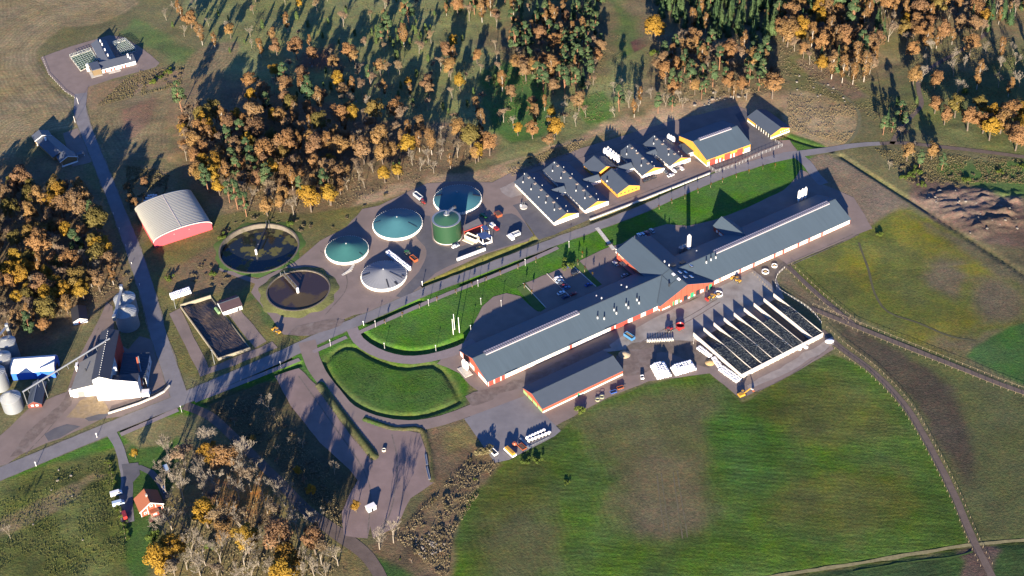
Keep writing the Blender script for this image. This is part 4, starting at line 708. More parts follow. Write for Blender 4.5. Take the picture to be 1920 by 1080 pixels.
# ------------------------------------------------------------------ round tanks
def cover_tank(label, cx, cy, r, rim, apex, col, seams=0, slots=()):
    o = thing("covered_slurry_tank", label, "tank", (cx, cy, 0), 0, "round tanks with conical covers")
    n = 72; MB().lathe(0, 0, [(r - .1, 0), (r, 0.02), (r, rim - .12), (r - .12, rim - .1)], n).build("tank_wall", mat("tank_panel_white", (0.60, 0.57, 0.50), 0.7, 0.08, 0.8), o)
    mb = MB(); k = 2 * 36 if seams else n
    ring = []
    for rr in (1.0, 0.75, 0.5, 0.25):
        z = rim + (apex - rim) * (1 - rr) ** 1.08
        ring.append([(rr * (r + .12) * math.cos(2 * math.pi * i / k), rr * (r + .12) * math.sin(2 * math.pi * i / k), z + (0.07 * rr if seams and i % 2 else 0)) for i in range(k)])
    mb.v = [p for q in ring for p in q] + [(0, 0, apex)]
    for a in range(3):
        for i in range(k): j = (i + 1) % k; mb.f.append((a * k + i, a * k + j, (a + 1) * k + j, (a + 1) * k + i))
    for i in range(k): mb.f.append((3 * k + i, 3 * k + (i + 1) % k, 4 * k))
    mb.build("tank_cover", mat("tank_cover_" + label.split()[0] + label.split()[1], col, 0.6, 0.07, 0.12, dirt=(tuple(c * .8 for c in col), 0.25, 0.4)), o, smooth=not seams)
    MB().cyl(0, 0, apex - .3, apex + .35, .5, .35, 10).build("cover_cap", STEEL, o)
    mb = MB()
    for i in range(60):
        a = 2 * math.pi * i / 60; c, s_ = math.cos(a), math.sin(a); p = Vector((c * (r + .16), s_ * (r + .16), 0)); mb.beam(p + Vector((0, 0, rim + .05)), p + Vector((0, 0, rim - 1.2)), .55, .12)
    tag(mb.build("hold_down_straps", WHITEP, o), None, kind="stuff")
    for a, r0, r1, wd in slots:
        a = R(a); z = lambda q: rim + (apex - rim) * (1 - q) + .14
        MB().beam((r * r0 * math.cos(a), r * r0 * math.sin(a), z(r0)), (r * r1 * math.cos(a), r * r1 * math.sin(a), z(r1)), wd, .1).build("cover_slot", DARK, o)
    return o
cover_tank("pale grey pleated cone cover tank nearest the road", -69.0, 14.5, 12.15, 2.0, 6.1, (0.150, 0.158, 0.175), 1, ((180, .62, .95, .8), (-75, .55, .95, .7), (-50, .80, .97, 1.2), (-22, .3, .9, .25), (-12, .82, .95, .8)))
cover_tank("teal green cone cover tank beside the brown open tank", -90.4, 38.9, 11.8, 2.0, 6.0, (0.031, 0.112, 0.104), 0, ((-35, .75, .95, .25),))
cover_tank("blue cone cover tank between teal tank and green digester", -62.8, 60.2, 13.8, 2.0, 6.6, (0.040, 0.126, 0.145), 0, ((-25, .5, .9, .2), (175, .7, .95, .2)))
cover_tank("blue cone cover tank behind the green digester, farthest back", -28.7, 80.8, 13.6, 2.0, 6.6, (0.044, 0.126, 0.148), 0, ((165, .66, .97, 1.1), (5, .66, .97, 1.1)))
GRN = mat("digester_green", (0.0135, 0.045, 0.020), 0.5, 0.05, 0.4)
o = thing("digester_tank", "tall dark green cylindrical digester tank with conical roof", "tank", (-34.4, 48.3, 0))
MB().cyl(0, 0, 0.5, 12.2, 8.0, n=64, caps=False).build("tank_wall", GRN, o, smooth=True); MB().lathe(0, 0, [(8.15, 0), (8.15, 0.5)], 64).build("base_ring", CONCW, o); MB().lathe(0, 0, [(8.12, 12.15), (8.12, 12.5)], 64).build("rim_ring", STEEL, o)
MB().lathe(0, 0, [(8.0, 12.3), (4, 13.1), (.1, 13.9)], 64).build("tank_roof", mat("digester_roof", (0.035, 0.095, 0.055), 0.4, 0.05), o)
p = MB().cyl(0.2, 2.2, 13.2, 14.4, 1.7, 1.5, 18).build("roof_hatch", STEEL, o); MB().cyl(0.1, 2.2, 14.4, 16.4, .25, n=8).build("hatch_pipe", STEEL, p)
g = MB().beam((1.2, 3.2, 14.3), (4.8, 7.6, 14.3), 1.1, .15).build("catwalk", STEEL, o); MB().box(4.2, 5.6, 6.8, 8.2, 13.8, 15.3).build("catwalk_box", DARK, g)
for s_ in (-.5, .5):
    for k in range(6): t_ = k / 5; MB().tube((1.2 + 3.6 * t_ - s_ * .8, 3.2 + 4.4 * t_ + s_ * .6, 14.3), (1.2 + 3.6 * t_ - s_ * .8, 3.2 + 4.4 * t_ + s_ * .6, 15.3), .05).build("railing_post", STEEL, g)
# open tanks
WCON = mat("old_concrete", (0.115, 0.098, 0.078), 0.9, 0.2, 0.5, dirt=((0.06, 0.058, 0.03), 0.35, 0.7))
def liquid(name, c1, c2, sc, thr, rough):
    m = bpy.data.materials.new(name); MATS[name] = m; m.use_nodes = True; t = m.node_tree; b = t.nodes["Principled BSDF"]; b.inputs["Roughness"].default_value = rough; b.inputs["Specular IOR Level"].default_value = 0.4
    tc = nd(t, "ShaderNodeTexCoord"); n = nd(t, "ShaderNodeTexNoise"); n.inputs["Scale"].default_value = sc; n.inputs["Detail"].default_value = 4; t.links.new(tc.outputs["Object"], n.inputs["Vector"])
    r = nd(t, "ShaderNodeMapRange"); r.inputs[1].default_value = thr; r.inputs[2].default_value = thr + .05; t.links.new(n.outputs[0], r.inputs[0]); mx = nd(t, "ShaderNodeMix", data_type='RGBA'); mx.inputs[6].default_value = (*c1, 1); mx.inputs[7].default_value = (*c2, 1); t.links.new(r.outputs[0], mx.inputs[0]); t.links.new(mx.outputs[2], b.inputs["Base Color"])
    r3 = nd(t, "ShaderNodeMapRange"); r3.inputs[3].default_value = rough; r3.inputs[4].default_value = 0.9; t.links.new(r.outputs[0], r3.inputs[0]); t.links.new(r3.outputs[0], b.inputs["Roughness"]); return m
o = thing("open_slurry_tank", "large sunken open concrete tank with algae covered dark water", "tank", (-140.2, 46.4, 0))
MB().lathe(0, 0, [(21.7, -5.5), (21.7, .35), (22.6, .35), (22.6, -.6)], 96, False).build("tank_wall", WCON, o, smooth=False)
def annulus(r0, r1, z0, z1, n=96):
    mb = MB()
    for i in range(n):
        a = 2 * math.pi * i / n; w_ = 1 + .04 * math.sin(7 * a) + .03 * math.sin(13 * a + 1); mb.v += [(r0 * math.cos(a), r0 * math.sin(a), z0), (r1 * w_ * math.cos(a), r1 * w_ * math.sin(a), z1)]
    for i in range(n): j = (i + 1) % n; mb.f.append((2 * i, 2 * i + 1, 2 * j + 1, 2 * j))
    return mb
annulus(22.5, 25.0, .25, -.05).build("grass_collar", GRASSY, o)
MB().cyl(0, 0, -3.2, -2.5, 21.75, n=96).build("water_surface", liquid("algae_water", (0.012, 0.015, 0.014), (0.082, 0.078, 0.022), 0.14, 0.50, 0.1), o)
p = MB().beam((-1.5, -2, .5), (3.0, 21.5, .9), .8, .3).build("mixer_arm", DARK, o); MB().cyl(-1.6, -2.2, -2.5, .8, .6, n=10).build("mixer_motor", WHITEP, p); MB().beam((-1.6, -2.2, -.2), (-.6, 3, .6), .5, .5).build("mixer_strut", STEEL, p)
for s_ in (-1, 1): MB().tube((2.8 + s_, 21.4, -2.5), (3 + s_ * .8, 21.6, 3.2), .25).build("mixer_post", DARK, p)
o = thing("open_slurry_tank", "open round tank full of brown slurry with a grass bank", "tank", (-115.0, 6.45, 0))
MB().lathe(0, 0, [(16.6, -.1), (16.6, 1.15), (17.3, 1.15), (17.3, -.1)], 96, False).build("tank_wall", WCON, o)
annulus(17.25, 21.6, 1.05, -.05).build("grass_bank", mat("bank_grass", (0.105, 0.11, 0.035), 0.95, 0.35, 0.5, 0.1, 1.5), o)
MB().cyl(0, 0, 0, 0.55, 16.65, n=96).build("slurry_surface", liquid("brown_slurry", (0.034, 0.023, 0.020), (0.055, 0.038, 0.020), 0.05, 0.52, 0.28), o)
fr = Fr((-115.0, 6.45), 0); a = fr.loc(G(531, 513, 2.5)); b_ = fr.loc(G(558, 543, 2.5))
br = MB().beam((a[0], a[1], 2.2), (b_[0], b_[1], 2.2), 1.6, .12).build("footbridge", mat("weathered_planks", (0.15, 0.115, 0.06), 0.9, .2, 1.0), o); d_ = (Vector(b_) - Vector(a)).normalized(); nn = Vector((-d_.y, d_.x))
for s_ in (-.8, .8): MB().beam((a[0] + nn.x * s_, a[1] + nn.y * s_, 3.2), (b_[0] + nn.x * s_, b_[1] + nn.y * s_, 3.2), .16, .16).build("bridge_rail", STEEL, br)
for k in range(5):
    t_ = k / 4
    for s_ in (-.8, .8): MB().tube((a[0] + (b_[0] - a[0]) * t_ + nn.x * s_, a[1] + (b_[1] - a[1]) * t_ + nn.y * s_, 2.2), (a[0] + (b_[0] - a[0]) * t_ + nn.x * s_, a[1] + (b_[1] - a[1]) * t_ + nn.y * s_, 3.2), .06).build("rail_post", STEEL, br)
MB().cyl(b_[0], b_[1], .5, 3.6, .7, n=10).build("agitator", WHITEP, br)
for s_ in (-1.2, 1.2): MB().tube((a[0] + nn.x * s_ - d_.x, a[1] + nn.y * s_ - d_.y, 0), (a[0] + nn.x * s_ - d_.x, a[1] + nn.y * s_ - d_.y, 3.4), .14).build("bridge_post", STEEL, br)
# ------------------------------------------------------------------ biogas plant odds
def flatbox(name, label, cat, pts, z0, z1, m, group=None):
    ps = [G(*p, z1) for p in pts]; c = sum(ps, Vector((0, 0))) / len(ps); o = thing(name, label, cat, (c.x, c.y, 0), 0, group); return o, [p - c for p in ps]
o, q = flatbox("feeder_shed", "grey roofed red shed behind the green digester", "shed", [Z for Z in ((868, 423.5), (897, 409.5), (904.5, 421.5), (870.5, 434.5))], 0, 4.2, None); q = q[::-1]
MB().prism(q, 4.0, 4.3).build("roof", mat("felt_roof", (0.16, 0.145, 0.14), 0.9), o)
for i in (1, 2, 3): a, b_ = q[i], q[(i + 1) % 4]; MB().beam((*(a * .97), 1.9), (*(b_ * .97), 1.9), .2, 3.7 if i != 0 else 3.7).build("wall", REDDOOR, o)
MB().beam((*q[0], 4.15), (*q[1], 4.15), .3, .5).build("fascia", REDDOOR, o)
o, q = flatbox("open_canopy", "blue roofed canopy on white posts by the feeder", "canopy", [(894, 438.6), (911.4, 434.6), (922.4, 443.3), (905, 448.8)], 0, 4.4, None); q = q[::-1]
MB().prism(q, 4.3, 4.5).build("roof", mat("canopy_blue", (0.045, 0.075, 0.17), 0.5), o)
for v in q: MB().beam((v.x * .95, v.y * .95, 0), (v.x * .95, v.y * .95, 4.3), .3, .3).build("post", WHITEP, o)
for i in (0, 1, 3): a, b_ = q[i] * .94, q[(i + 1) % 4] * .94; MB().beam((a.x, a.y, .6), (b_.x, b_.y, .6), .15, 1.2).build("low_wall", WHITEP, o)
o, q = flatbox("open_canopy", "small blue roof behind the larger canopy", "canopy", [(902, 424.5), (910.5, 422), (917, 429), (909, 432.3)], 0, 4.0, None); q = q[::-1]
MB().prism(q, 3.9, 4.1).build("roof", MATS["canopy_blue"], o)
for v in q: MB().beam((v.x * .95, v.y * .95, 0), (v.x * .95, v.y * .95, 3.9), .2, .2).build("post", WHITEP, o)
A = G(872, 447); B = G(893, 456); d = B - A; rz = math.atan2(d.y, d.x); o = thing("feed_hopper", "cream feed hopper with open top in front of red shed", "hopper", (A.x, A.y, 0), rz)
Lh = d.length; CRM = mat("cream_paint", (0.55, 0.48, 0.36), 0.7)
for nm, b_ in (("side_panel", (0, Lh, -.2, 0, 0, 2.4)), ("side_panel", (0, Lh, 2.6, 2.8, 0, 2.8)), ("end_panel", (-.2, 0, -.2, 2.8, 0, 2.6)), ("end_panel", (Lh, Lh + .2, -.2, 2.8, 0, 2.6))): pbox(o, nm, *b_, CRM)
pbox(o, "hopper_floor", 0, Lh, 0, 2.6, .4, .6, DARK); pbox(o, "ramp", 0, Lh * .9, -2.4, -.21, 0, .5, CRM)
def wallrun(name, label, pts, h, th, m, z=0.0, cat="wall"):
    w = [G(*p) for p in pts]; c = w[0]; o = thing(name, label, cat, (c.x, c.y, z))
    for i in range(len(w) - 1): a, b_ = w[i] - c, w[i + 1] - c; MB().beam((a.x, a.y, h / 2), (b_.x, b_.y, h / 2), th, h).build("wall_section", m, o)
    return o
wallrun("retaining_wall", "long white concrete wall in front of the canopy", [(857, 489), (910, 469)], 1.7, .7, WHITEP)
wallrun("kerb_wall", "pale low kerb wall along the yellow barns yard", [(1106, 412.5), (1200, 377), (1332, 325)], .7, .9, CONCW)
wallrun("kerb_wall", "curved pale kerb wall in front of the white mill", [(203, 776), (232, 767), (262, 757), (290, 745), (308, 735), (318, 724)], .9, .7, CONCW)
wallrun("steel_barrier", "dark guard rail above the curved mill kerb", [(205, 771), (232, 762), (262, 752), (290, 740), (306, 730), (314, 720)], .8, .15, DARK, cat="barrier")
# concrete panels stacked by the green tank
o = thing("scrap_panels", "stack of pale concrete panels between teal and grey tanks", "panels", (*G(654, 506),)); 
for k in range(5): q = MB().box(-3, 3, -.7, .7, .12 * k, .12 * k + .1).build("panel", CONCW, o); q.location = (k * .7 - 1, k * 1.1 - 2.5, 0); q.rotation_euler = (0, 0, R(35 + 9 * k))
# ------------------------------------------------------------------ bunker silo
c4 = [G(1301, 623, 3.0), G(1391, 702, 3.0), G(1544, 624, 3.0)]; BA = c4[1]; dx_ = (c4[2] - c4[1]); rzk = math.atan2(dx_.y, dx_.x); LB = dx_.length; DB = perp(BA, rzk, c4[0]); NB = 8; pit_ = LB / NB
bk = thing("bunker_silo", "open concrete bunker silo with nine parallel walls and tyre covered silage", "silo", (BA.x, BA.y, 0), rzk)
BWALL = mat("bunker_concrete", (0.48, 0.44, 0.37), 0.85, 0.08, 0.4, dirt=((0.40, 0.36, 0.28), 0.25, 0.5))
MB().box(0, LB, 0, .35, 0, 3.0).build("end_wall", BWALL, bk)
for i in range(NB + 1): xx = i * pit_; MB().box(xx - .14, xx + .14, .351, DB, 0, 3.0).build("bay_wall", BWALL, bk)
for i in range(16): MB().box(LB * i / 16 + .1, LB * i / 16 + .35, -.35, -.002, 0, 2.6).build("buttress", BWALL, bk)
SIL = mat("silage_sheet", (0.014, 0.018, 0.020), 0.6, 0.5, 0.7, 0.15, 1.2); TYRE = mat("silage_weights", (0.045, 0.054, 0.058), 0.7, 0.3, 2.0, island=0.5)
rb = random.Random(3)
fills = [(.0, .90), (.0, .92), (.0, .95), (.0, .95), (.0, .93), (.0, .68), (.0, .0), (.0, .96)]
for i, (f0, f1) in enumerate(fills):
    if f1 == 0: MB().box(i * pit_ + .21, (i + 1) * pit_ - .21, 1.5, DB - 1, 0.08, 0.16).build("bay_floor", mat("bay_floor_dark", (0.05, 0.045, 0.04), 0.8, 0.3), bk); continue
    xa, xb = i * pit_ + .21, (i + 1) * pit_ - .21; ye = DB * f1; mb = MB(); ny = 24; h = lambda y: (2.75 - .25 * math.sin(y * .2 + i)) if y < ye - 12 else max(.1, 2.7 * (1 - ((y - ye + 12) / 12) ** 1.3))
    if i == 5: h = lambda y: 2.75 if y < ye - 2 else max(.1, 2.75 * (ye - y) / 2)
    for k in range(ny + 1):
        y = .36 + (ye - .36) * k / ny
        for q in (0, .5, 1): mb.v.append((xa + (xb - xa) * q, y, h(y) + (.18 if q == .5 else 0) * (h(y) > 1)))
    for k in range(ny):
        for q in (0, 1): a = k * 3 + q; mb.f.append((a, a + 1, a + 4, a + 3))
    sl_ = mb.build("silage_cover", SIL, bk, smooth=True); mb = MB()
    for k in range(330):
        x, y = rb.uniform(xa + .3, xb - .3), rb.uniform(.6, ye - .6); z = h(y) + .05; r0 = rb.uniform(.24, .46); a = rb.uniform(0, 6.3); hh = rb.uniform(.12, .24)
        mb.hexa([(x + r0 * math.cos(a + t_ * math.pi / 2) * s2, y + r0 * .8 * math.sin(a + t_ * math.pi / 2) * s2, z + dz) for dz, s2 in ((0, 1), (hh, .7)) for t_ in range(4)])
    tag(mb.build("silage_weights", TYRE, sl_), None, kind="stuff")
# ------------------------------------------------------------------ round bales
BALE = mat("white_bale_wrap", (0.66, 0.66, 0.67), 0.35, 0.06, 1.5, objvar=0.05, spec=0.5); br_ = .64
bale_me = MB().lathe(0, 0, [(br_ * .72, 0), (br_ * .95, .08), (br_, .25), (br_, .95), (br_ * .95, 1.12), (br_ * .7, 1.2)], 14).mesh("bale", BALE, True)
def bale(p, label, group, z=0.0, lie=None):
    o = link("hay_bale", bale_me, None, (p[0], p[1], z + .03), random.uniform(0, 6)); tag(o, label, "bale", group)
    if lie is not None: o.rotation_euler = (math.pi / 2, 0, lie); o.location.z = z + br_ + .03
    return o
random.seed(5)
def pile(a, b_, far, layers, label, group, drop=1):
    A = G(*a); B = G(*b_); d = B - A; u = d.normalized(); n = Vector((-u.y, u.x)); D = abs(perp(A, math.atan2(d.y, d.x), G(*far)))
    for l in range(layers):
        nx = int(d.length / 1.32) - l; ny = max(1, int(D / 1.3) - l * drop)
        for i in range(nx):
            for j in range(ny):
                if l == layers - 1 and random.random() < .2: continue
                if l and l < layers - 1 and 0 < i < nx - 1 and 0 < j < ny - 1 and l < layers - 2: continue
                if l == 0 and layers > 2 and 1 < i < nx - 2 and 1 < j < ny - 2: continue
                p = A + u * (.66 + (i + l * .5) * 1.32) + n * (.66 + (j + l * .5) * 1.3); bale((p.x + random.uniform(-.08, .08), p.y + random.uniform(-.08, .08)), f"white bale, {ordn(i + 1)} from left in the {ordn(j + 1)} row, {['bottom', 'middle', 'top'][l]} layer, {label}", group, l * 1.2)
pile((1232, 713), (1262, 706), (1219, 686), 3, "left field stack", "bales in the left stack by the field")
pile((1266, 706), (1308, 694), (1256, 688), 3, "right field stack", "bales in the right stack by the field")
def row(pts, n, rows, label, group, sp=1.35, layers=1):
    A = G(*pts[0]); B = G(*pts[1]); d = B - A; u = d.normalized(); nn = Vector((-u.y, u.x))
    for i in range(n):
        for j in range(rows):
            for l in range(layers):
                p = A + d * (i / max(1, n - 1)) + nn * j * sp; bale((p.x + random.uniform(-.15, .15), p.y + random.uniform(-.15, .15)), f"white bale, {ordn(i + 1)} in the {['near', 'middle', 'far'][j] if rows > 2 else ['near', 'far'][j]} row{'' if layers == 1 else [', lower', ', upper'][l] + ' layer'}, {label}", group, l * 1.2)
row([(1312, 652), (1333, 668)], 9, 2, "by the bunker's upper corner", "bales by the bunker upper corner", -1.35)
row([(1340, 672), (1352, 688)], 7, 2, "midway along the bunker wall", "bales midway along the bunker wall", -1.35)
row([(1356, 690), (1388, 712)], 13, 3, "by the bunker's lower corner", "bales by the bunker lower corner", -1.35)
row([(324, 561), (357, 550)], 11, 3, "beside the side lane", "bales beside the lane", 1.3, 2)
row([(726, 477), (765, 508)], 15, 2, "behind the grey tank", "bales behind the grey tank", 1.35, 2)
# wrapped bales and bags along the bunker's outer wall
for a, b_, s_ in ((1555, 641, 1.6), (1511, 652, 1.2), (1499, 655, 1.1)):
    p = G(a, b_); o = MB().lathe(0, 0, [(.2, 0), (.9 * s_, .1), (1.0 * s_, .6), (.7 * s_, 1.1), (.1, 1.3)], 12).build("feed_bag", BALE); o.location = (p.x, p.y, .03); o.scale = (1.5, 1, 1) if s_ > 1.5 else (1, 1, 1); tag(o, {1.6: "large elongated white bag at the bunker's right corner", 1.2: "round white bag beside the bunker's outer wall, right one of the pair", 1.1: "round white bag beside the bunker's outer wall, left one of the pair"}[s_], "bag")
# ------------------------------------------------------------------ pink arched hall
H_ = lambda x, y: (240 + x / 7.2, 330 + y / 7.2)
a, b_ = G(*H_(365, 975)), G(*H_(1140, 720)); d = b_ - a; rz = math.atan2(d.y, d.x); L, Dp = d.length, 35.5
o = thing("arched_hall", "pink walled hall with a wide arched grey roof", "hall", (a.x, a.y, 0), rz); PINK = mat("pink_cladding", (0.50, 0.052, 0.066), 0.7, 0.05, 0.3)
arc = [(L / 2 - math.cos(math.pi * k / 28) * (L / 2 + .3), 4.0 + 4.4 * math.sin(math.pi * k / 28) ** .9) for k in range(29)]
ARCH = mat("corrugated_vault", (0.34, 0.325, 0.26), 0.45, 0.10, 0.5, streak=(0.05, 2.2, 0.05), spec=0.5)
mb = MB(); ny = 24
for j in range(ny):
    y0_, y1_ = -.4 + (Dp + .8) * j / ny, -.4 + (Dp + .8) * (j + 1) / ny
    for k in range(28):
        mb.poly([(arc[k][0], y0_ + .02, arc[k][1]), (arc[k + 1][0], y0_ + .02, arc[k + 1][1]), (arc[k + 1][0], (y0_ + y1_) / 2, arc[k + 1][1] + .12), (arc[k][0], (y0_ + y1_) / 2, arc[k][1] + .12)]); mb.poly([(arc[k][0], (y0_ + y1_) / 2, arc[k][1] + .12), (arc[k + 1][0], (y0_ + y1_) / 2, arc[k + 1][1] + .12), (arc[k + 1][0], y1_ - .02, arc[k + 1][1]), (arc[k][0], y1_ - .02, arc[k][1])])
mb.build("vault_roof", ARCH, o)
for yy in (0, Dp - .2): MB().extr([(0.02, 0)] + [(L - .02, 0)] + [(x - (.3 if k == 28 else 0), z - .02) for k, (x, z) in list(enumerate(arc))[::-1] if 0 < k < 28], yy, yy + .2, 'y').build("end_wall", PINK, o)
for xx in (0, L - .2): pbox(o, "side_wall", xx, xx + .2, .21, Dp - .21, 0, 4.0, PINK)
mb = MB()
for k in range(28): mb.beam((arc[k][0], -.45, arc[k][1] + .02), (arc[k + 1][0], -.45, arc[k + 1][1] + .02), .14, .35)
mb.build("roof_edge_trim", mat("pale_trim", (0.6, 0.5, 0.45), 0.6), o)
for xx in (L * .36, L * .62): MB().box(xx - .4, xx + .4, -.25, -.01, 5.0, 5.6).build("wall_vent", STEEL, o)
MB().beam((L / 2, -.3, 8.55), (L / 2, Dp, 8.55), .25, .12).build("ridge_seam", mat("pale_trim", (0, 0, 0)), o)
# scrap behind the hall
for k, (a, b_) in enumerate(((282, 372), (286, 367), (279, 377))):
    p = G(a, b_); q = thing("plastic_sheet_heap", "crumpled pale sheeting behind the pink hall" + (", nearest the lane" if k == 2 else ", middle heap" if k == 0 else ", highest heap"), "sheeting", (p.x, p.y, 0)); m3 = MB()
    for j in range(7): m3.taper(j * .8 - 3, j * .8 - 2.2, random.uniform(-1, 0), random.uniform(.3, 1.2), 0, random.uniform(.3, 1.0), .15)
    m3.build("crumpled_sheet", WHITEP, q)
# ------------------------------------------------------------------ white grain mill
MW = mat("mill_render_white", (0.70, 0.69, 0.66), 0.8, 0.05, 0.4); MS = mat("mill_sheet_side", (0.42, 0.44, 0.45), 0.6, 0.08, 0.4); BLK = mat("mill_black_roof", (0.040, 0.042, 0.050), 0.5, 0.08, 0.4); GREYR = mat("mill_grey_felt", (0.155, 0.155, 0.15), 0.85, 0.1, 0.4)
mill = thing("grain_mill", "tall white grain mill with black roof and grey lean-to", "mill", (-207.6, -71.0, 0), R(2.6))
ML = 20.1; MB().extr([(-1.2, 0), (ML, 0), (ML, 10.6), (7.2, 13.6), (7.2, 14.2), (2.6, 16.2), (-1.2, 14.4)], -.1, .15, 'y').build("facade", MW, mill)
MB().hexa([(-1.6, -.3, 14.2), (2.6, -.3, 16.2), (2.6, 36, 16.2), (-1.6, 36, 14.2), (-1.6, -.3, 14.5), (2.6, -.3, 16.5), (2.6, 36, 16.5), (-1.6, 36, 14.5)]).build("roof_slope", BLK, mill); MB().hexa([(2.61, -.3, 16.2), (7.6, -.3, 14.0), (7.6, 36, 14.0), (2.61, 36, 16.2), (2.61, -.3, 16.5), (7.6, -.3, 14.3), (7.6, 36, 14.3), (2.61, 36, 16.5)]).build("roof_slope", BLK, mill)
for k in range(20): MB().box(2.5, 2.75, 1 + k * 1.7, 1.35 + k * 1.7, 16.51, 16.75).build("ridge_vent", WHITEP, mill)
pbox(mill, "side_wall", 6.9, 7.1, .2, 18, 0, 14.0, MS); pbox(mill, "side_wall", 6.9, 7.15, 18.01, 36, 0, 14.0, REDDOOR); pbox(mill, "side_wall", -1.2, -1, .2, 36, 0, 14.2, BLK); pbox(mill, "rear_wall", -1, 6.9, 35.7, 35.9, 0, 14, REDDOOR)
pbox(mill, "dormer", 7.2, 9.4, 8.2, 9.0, 11.5, 13.8, WHITEP)
pbox(mill, "front_block_roof", 7.3, ML + .1, .2, 6.6, 10.2, 10.5, BLK); pbox(mill, "front_block_side", ML - .2, ML, .2, 6.5, 0, 10.1, MS)
lr = MB().hexa([(9.2, 7.2, 6.6), (22.6, 7.2, 6.2), (22.8, 26, 6.2), (9.2, 27, 6.6), (9.2, 7.2, 6.85), (22.6, 7.2, 6.45), (22.8, 26, 6.45), (9.2, 27, 6.85)]).build("low_roof", mat("low_roof_sheet", (0.05, 0.06, 0.075), 0.45, 0.1), mill)
for k in range(16): MB().beam((9.3, 7.8 + k * 1.2, 6.93), (22.6, 7.8 + k * 1.2, 6.53), .25, .14).build("roof_rib", MATS["low_roof_sheet"], lr)
pbox(mill, "low_wall", 22.2, 22.4, 7.3, 25.9, 0, 6.15, MS); pbox(mill, "low_wall", 9.3, 22.2, 25.6, 25.8, 0, 6.1, MS)
for k in range(3): pbox(mill, "wall_window", 22.41, 22.46, 10 + k * 5, 11.2 + k * 5, 2.5, 4.5, DGLASS)
MB().hexa([(-14.4, 3.8, 5.0), (-1.25, 3.0, 8.4), (-1.25, 28.5, 8.4), (-12.6, 24, 5.2), (-14.4, 3.8, 5.25), (-1.25, 3.0, 8.65), (-1.25, 28.5, 8.65), (-12.6, 24, 5.45)]).build("lean_to_roof", GREYR, mill)
MB().extr([(-14.1, 0), (-1.3, 0), (-1.3, 8.3), (-14.1, 4.9)], 4.0, 4.2, 'y').build("lean_to_wall", MW, mill); pbox(mill, "lean_to_side", -13.6, -13.4, 4.3, 23, 0, 4.8, REDDOOR)
pbox(mill, "roller_door", -11.6, -8.2, 3.9, 3.98, 0, 3.6, GREYR); pbox(mill, "flue", -8.3, -7.8, 15, 15.5, 5.5, 8.6, DARK)
for xx in (11.5, 15.5): pbox(mill, "slit_window", xx, xx + .5, -.15, -.101, 1.0, 3.6, GREYR)
pbox(mill, "hoist_box", -14.8, -13.6, 21, 24, 0, 5.6, WHITEP); pbox(mill, "hoist_box", -15.6, -14.5, 4.6, 6.2, 0, 4.4, WHITEP); pbox(mill, "annex_box", 20.6, 24.3, -.5, 2.6, 0, 3.0, WHITEP)
MR_ = mat("orange_red_paint", (0.42, 0.09, 0.045), 0.6)
o = thing("grain_auger", "inclined red and grey grain auger beside the white mill", "auger", (-187.6, -70.1, 0), R(2.6)); MB().beam((.5, 5.2, 3.2), (-2.6, 19.5, 9.4), .7, .9).build("auger_tube", MR_, o); MB().beam((1.2, 5.6, 3.6), (-1.9, 20, 9.8), .5, .4).build("auger_cover", STEEL, o)
for k in (0.1, .5): MB().tube((1 - k, 5.5 + k * 6, 0), (.8 - k * 2, 5.8 + k * 9, 3.2 + k * 2), .12).build("auger_leg", STEEL, o)
# conveyor from the corner silo to the mill
a = G(42, 735, 11); b_ = G(206, 636, 16); o = thing("conveyor", "long inclined pipe conveyor from the corner silo up to the mill", "conveyor", (a.x, a.y, 0)); v = b_ - a
MB().tube((0, 0, 11), (v.x, v.y, 16.5), .45, n=8).build("conveyor_tube", STEEL, o)
for k in range(9): t_ = (k + .5) / 9; MB().beam((v.x * t_ + .2, v.y * t_ - .2, 10.6 + 5.5 * t_), (v.x * t_ + .9, v.y * t_ - 1.2, 9.2 + 5.5 * t_), .15, .15).build("conveyor_bracket", STEEL, o)
MB().tube((v.x * .22, v.y * .22, 0), (v.x * .22, v.y * .22, 12), .16).build("support_leg", STEEL, o); MB().tube((.3, .2, 0), (.3, .2, 11), .18).build("support_leg", STEEL, o)
# metal silos
SILM = mat("silo_galvanised", (0.22, 0.235, 0.25), 0.45, 0.06, 0.3, metal=0.35, streak=(1, 1, 6)); SILR = mat("silo_roof_galvanised", (0.30, 0.31, 0.30), 0.45, 0.08, 0.4, metal=0.3)
def silo(label, x, y, r, h, apex, group, dark=False):
    o = thing("grain_silo", label, "silo", (x, y, 0), 0, group); n = 40; prof = []
    for k in range(int(h / .8)): z = k * .8; prof += [(r, z), (r + .05, z + .4)]
    MB().lathe(0, 0, prof + [(r, h)], n).build("silo_wall", SILM, o)
    MB().lathe(0, 0, [(r + .2, h - .1), (r + .2, h + .02), (.9, apex), (.9, apex + .4), (.1, apex + .5)], n).build("silo_roof", SILR, o)
    for k in range(20): a = 2 * math.pi * k / 20; MB().beam(((r + .1) * math.cos(a), (r + .1) * math.sin(a), h + .06), (1.0 * math.cos(a), 1.0 * math.sin(a), apex + .04), .12, .1).build("roof_rib", SILR, o)
    return o
silo("corrugated steel silo behind the mill, the one nearer the mill", -203.0, -14.6, 5.8, 10.2, 12.4, "silos behind the mill"); silo("corrugated steel silo behind the mill, the one farther back", -205.2, -3.6, 5.6, 10.2, 12.4, "silos behind the mill")
o = thing("silo_catwalk", "steel catwalk running over the two silos behind the mill", "catwalk", (-207, -20, 0)); MB().beam((.3, -2, 12.6), (.2, 22, 13.2), 1.5, .3).build("catwalk_deck", STEEL, o); MB().box(-.5, 1.2, -3.2, -1.2, 11, 14).build("elevator_head", STEEL, o); MB().box(-.6, 1.0, 20, 22, 0, 15).build("elevator_leg", STEEL, o)
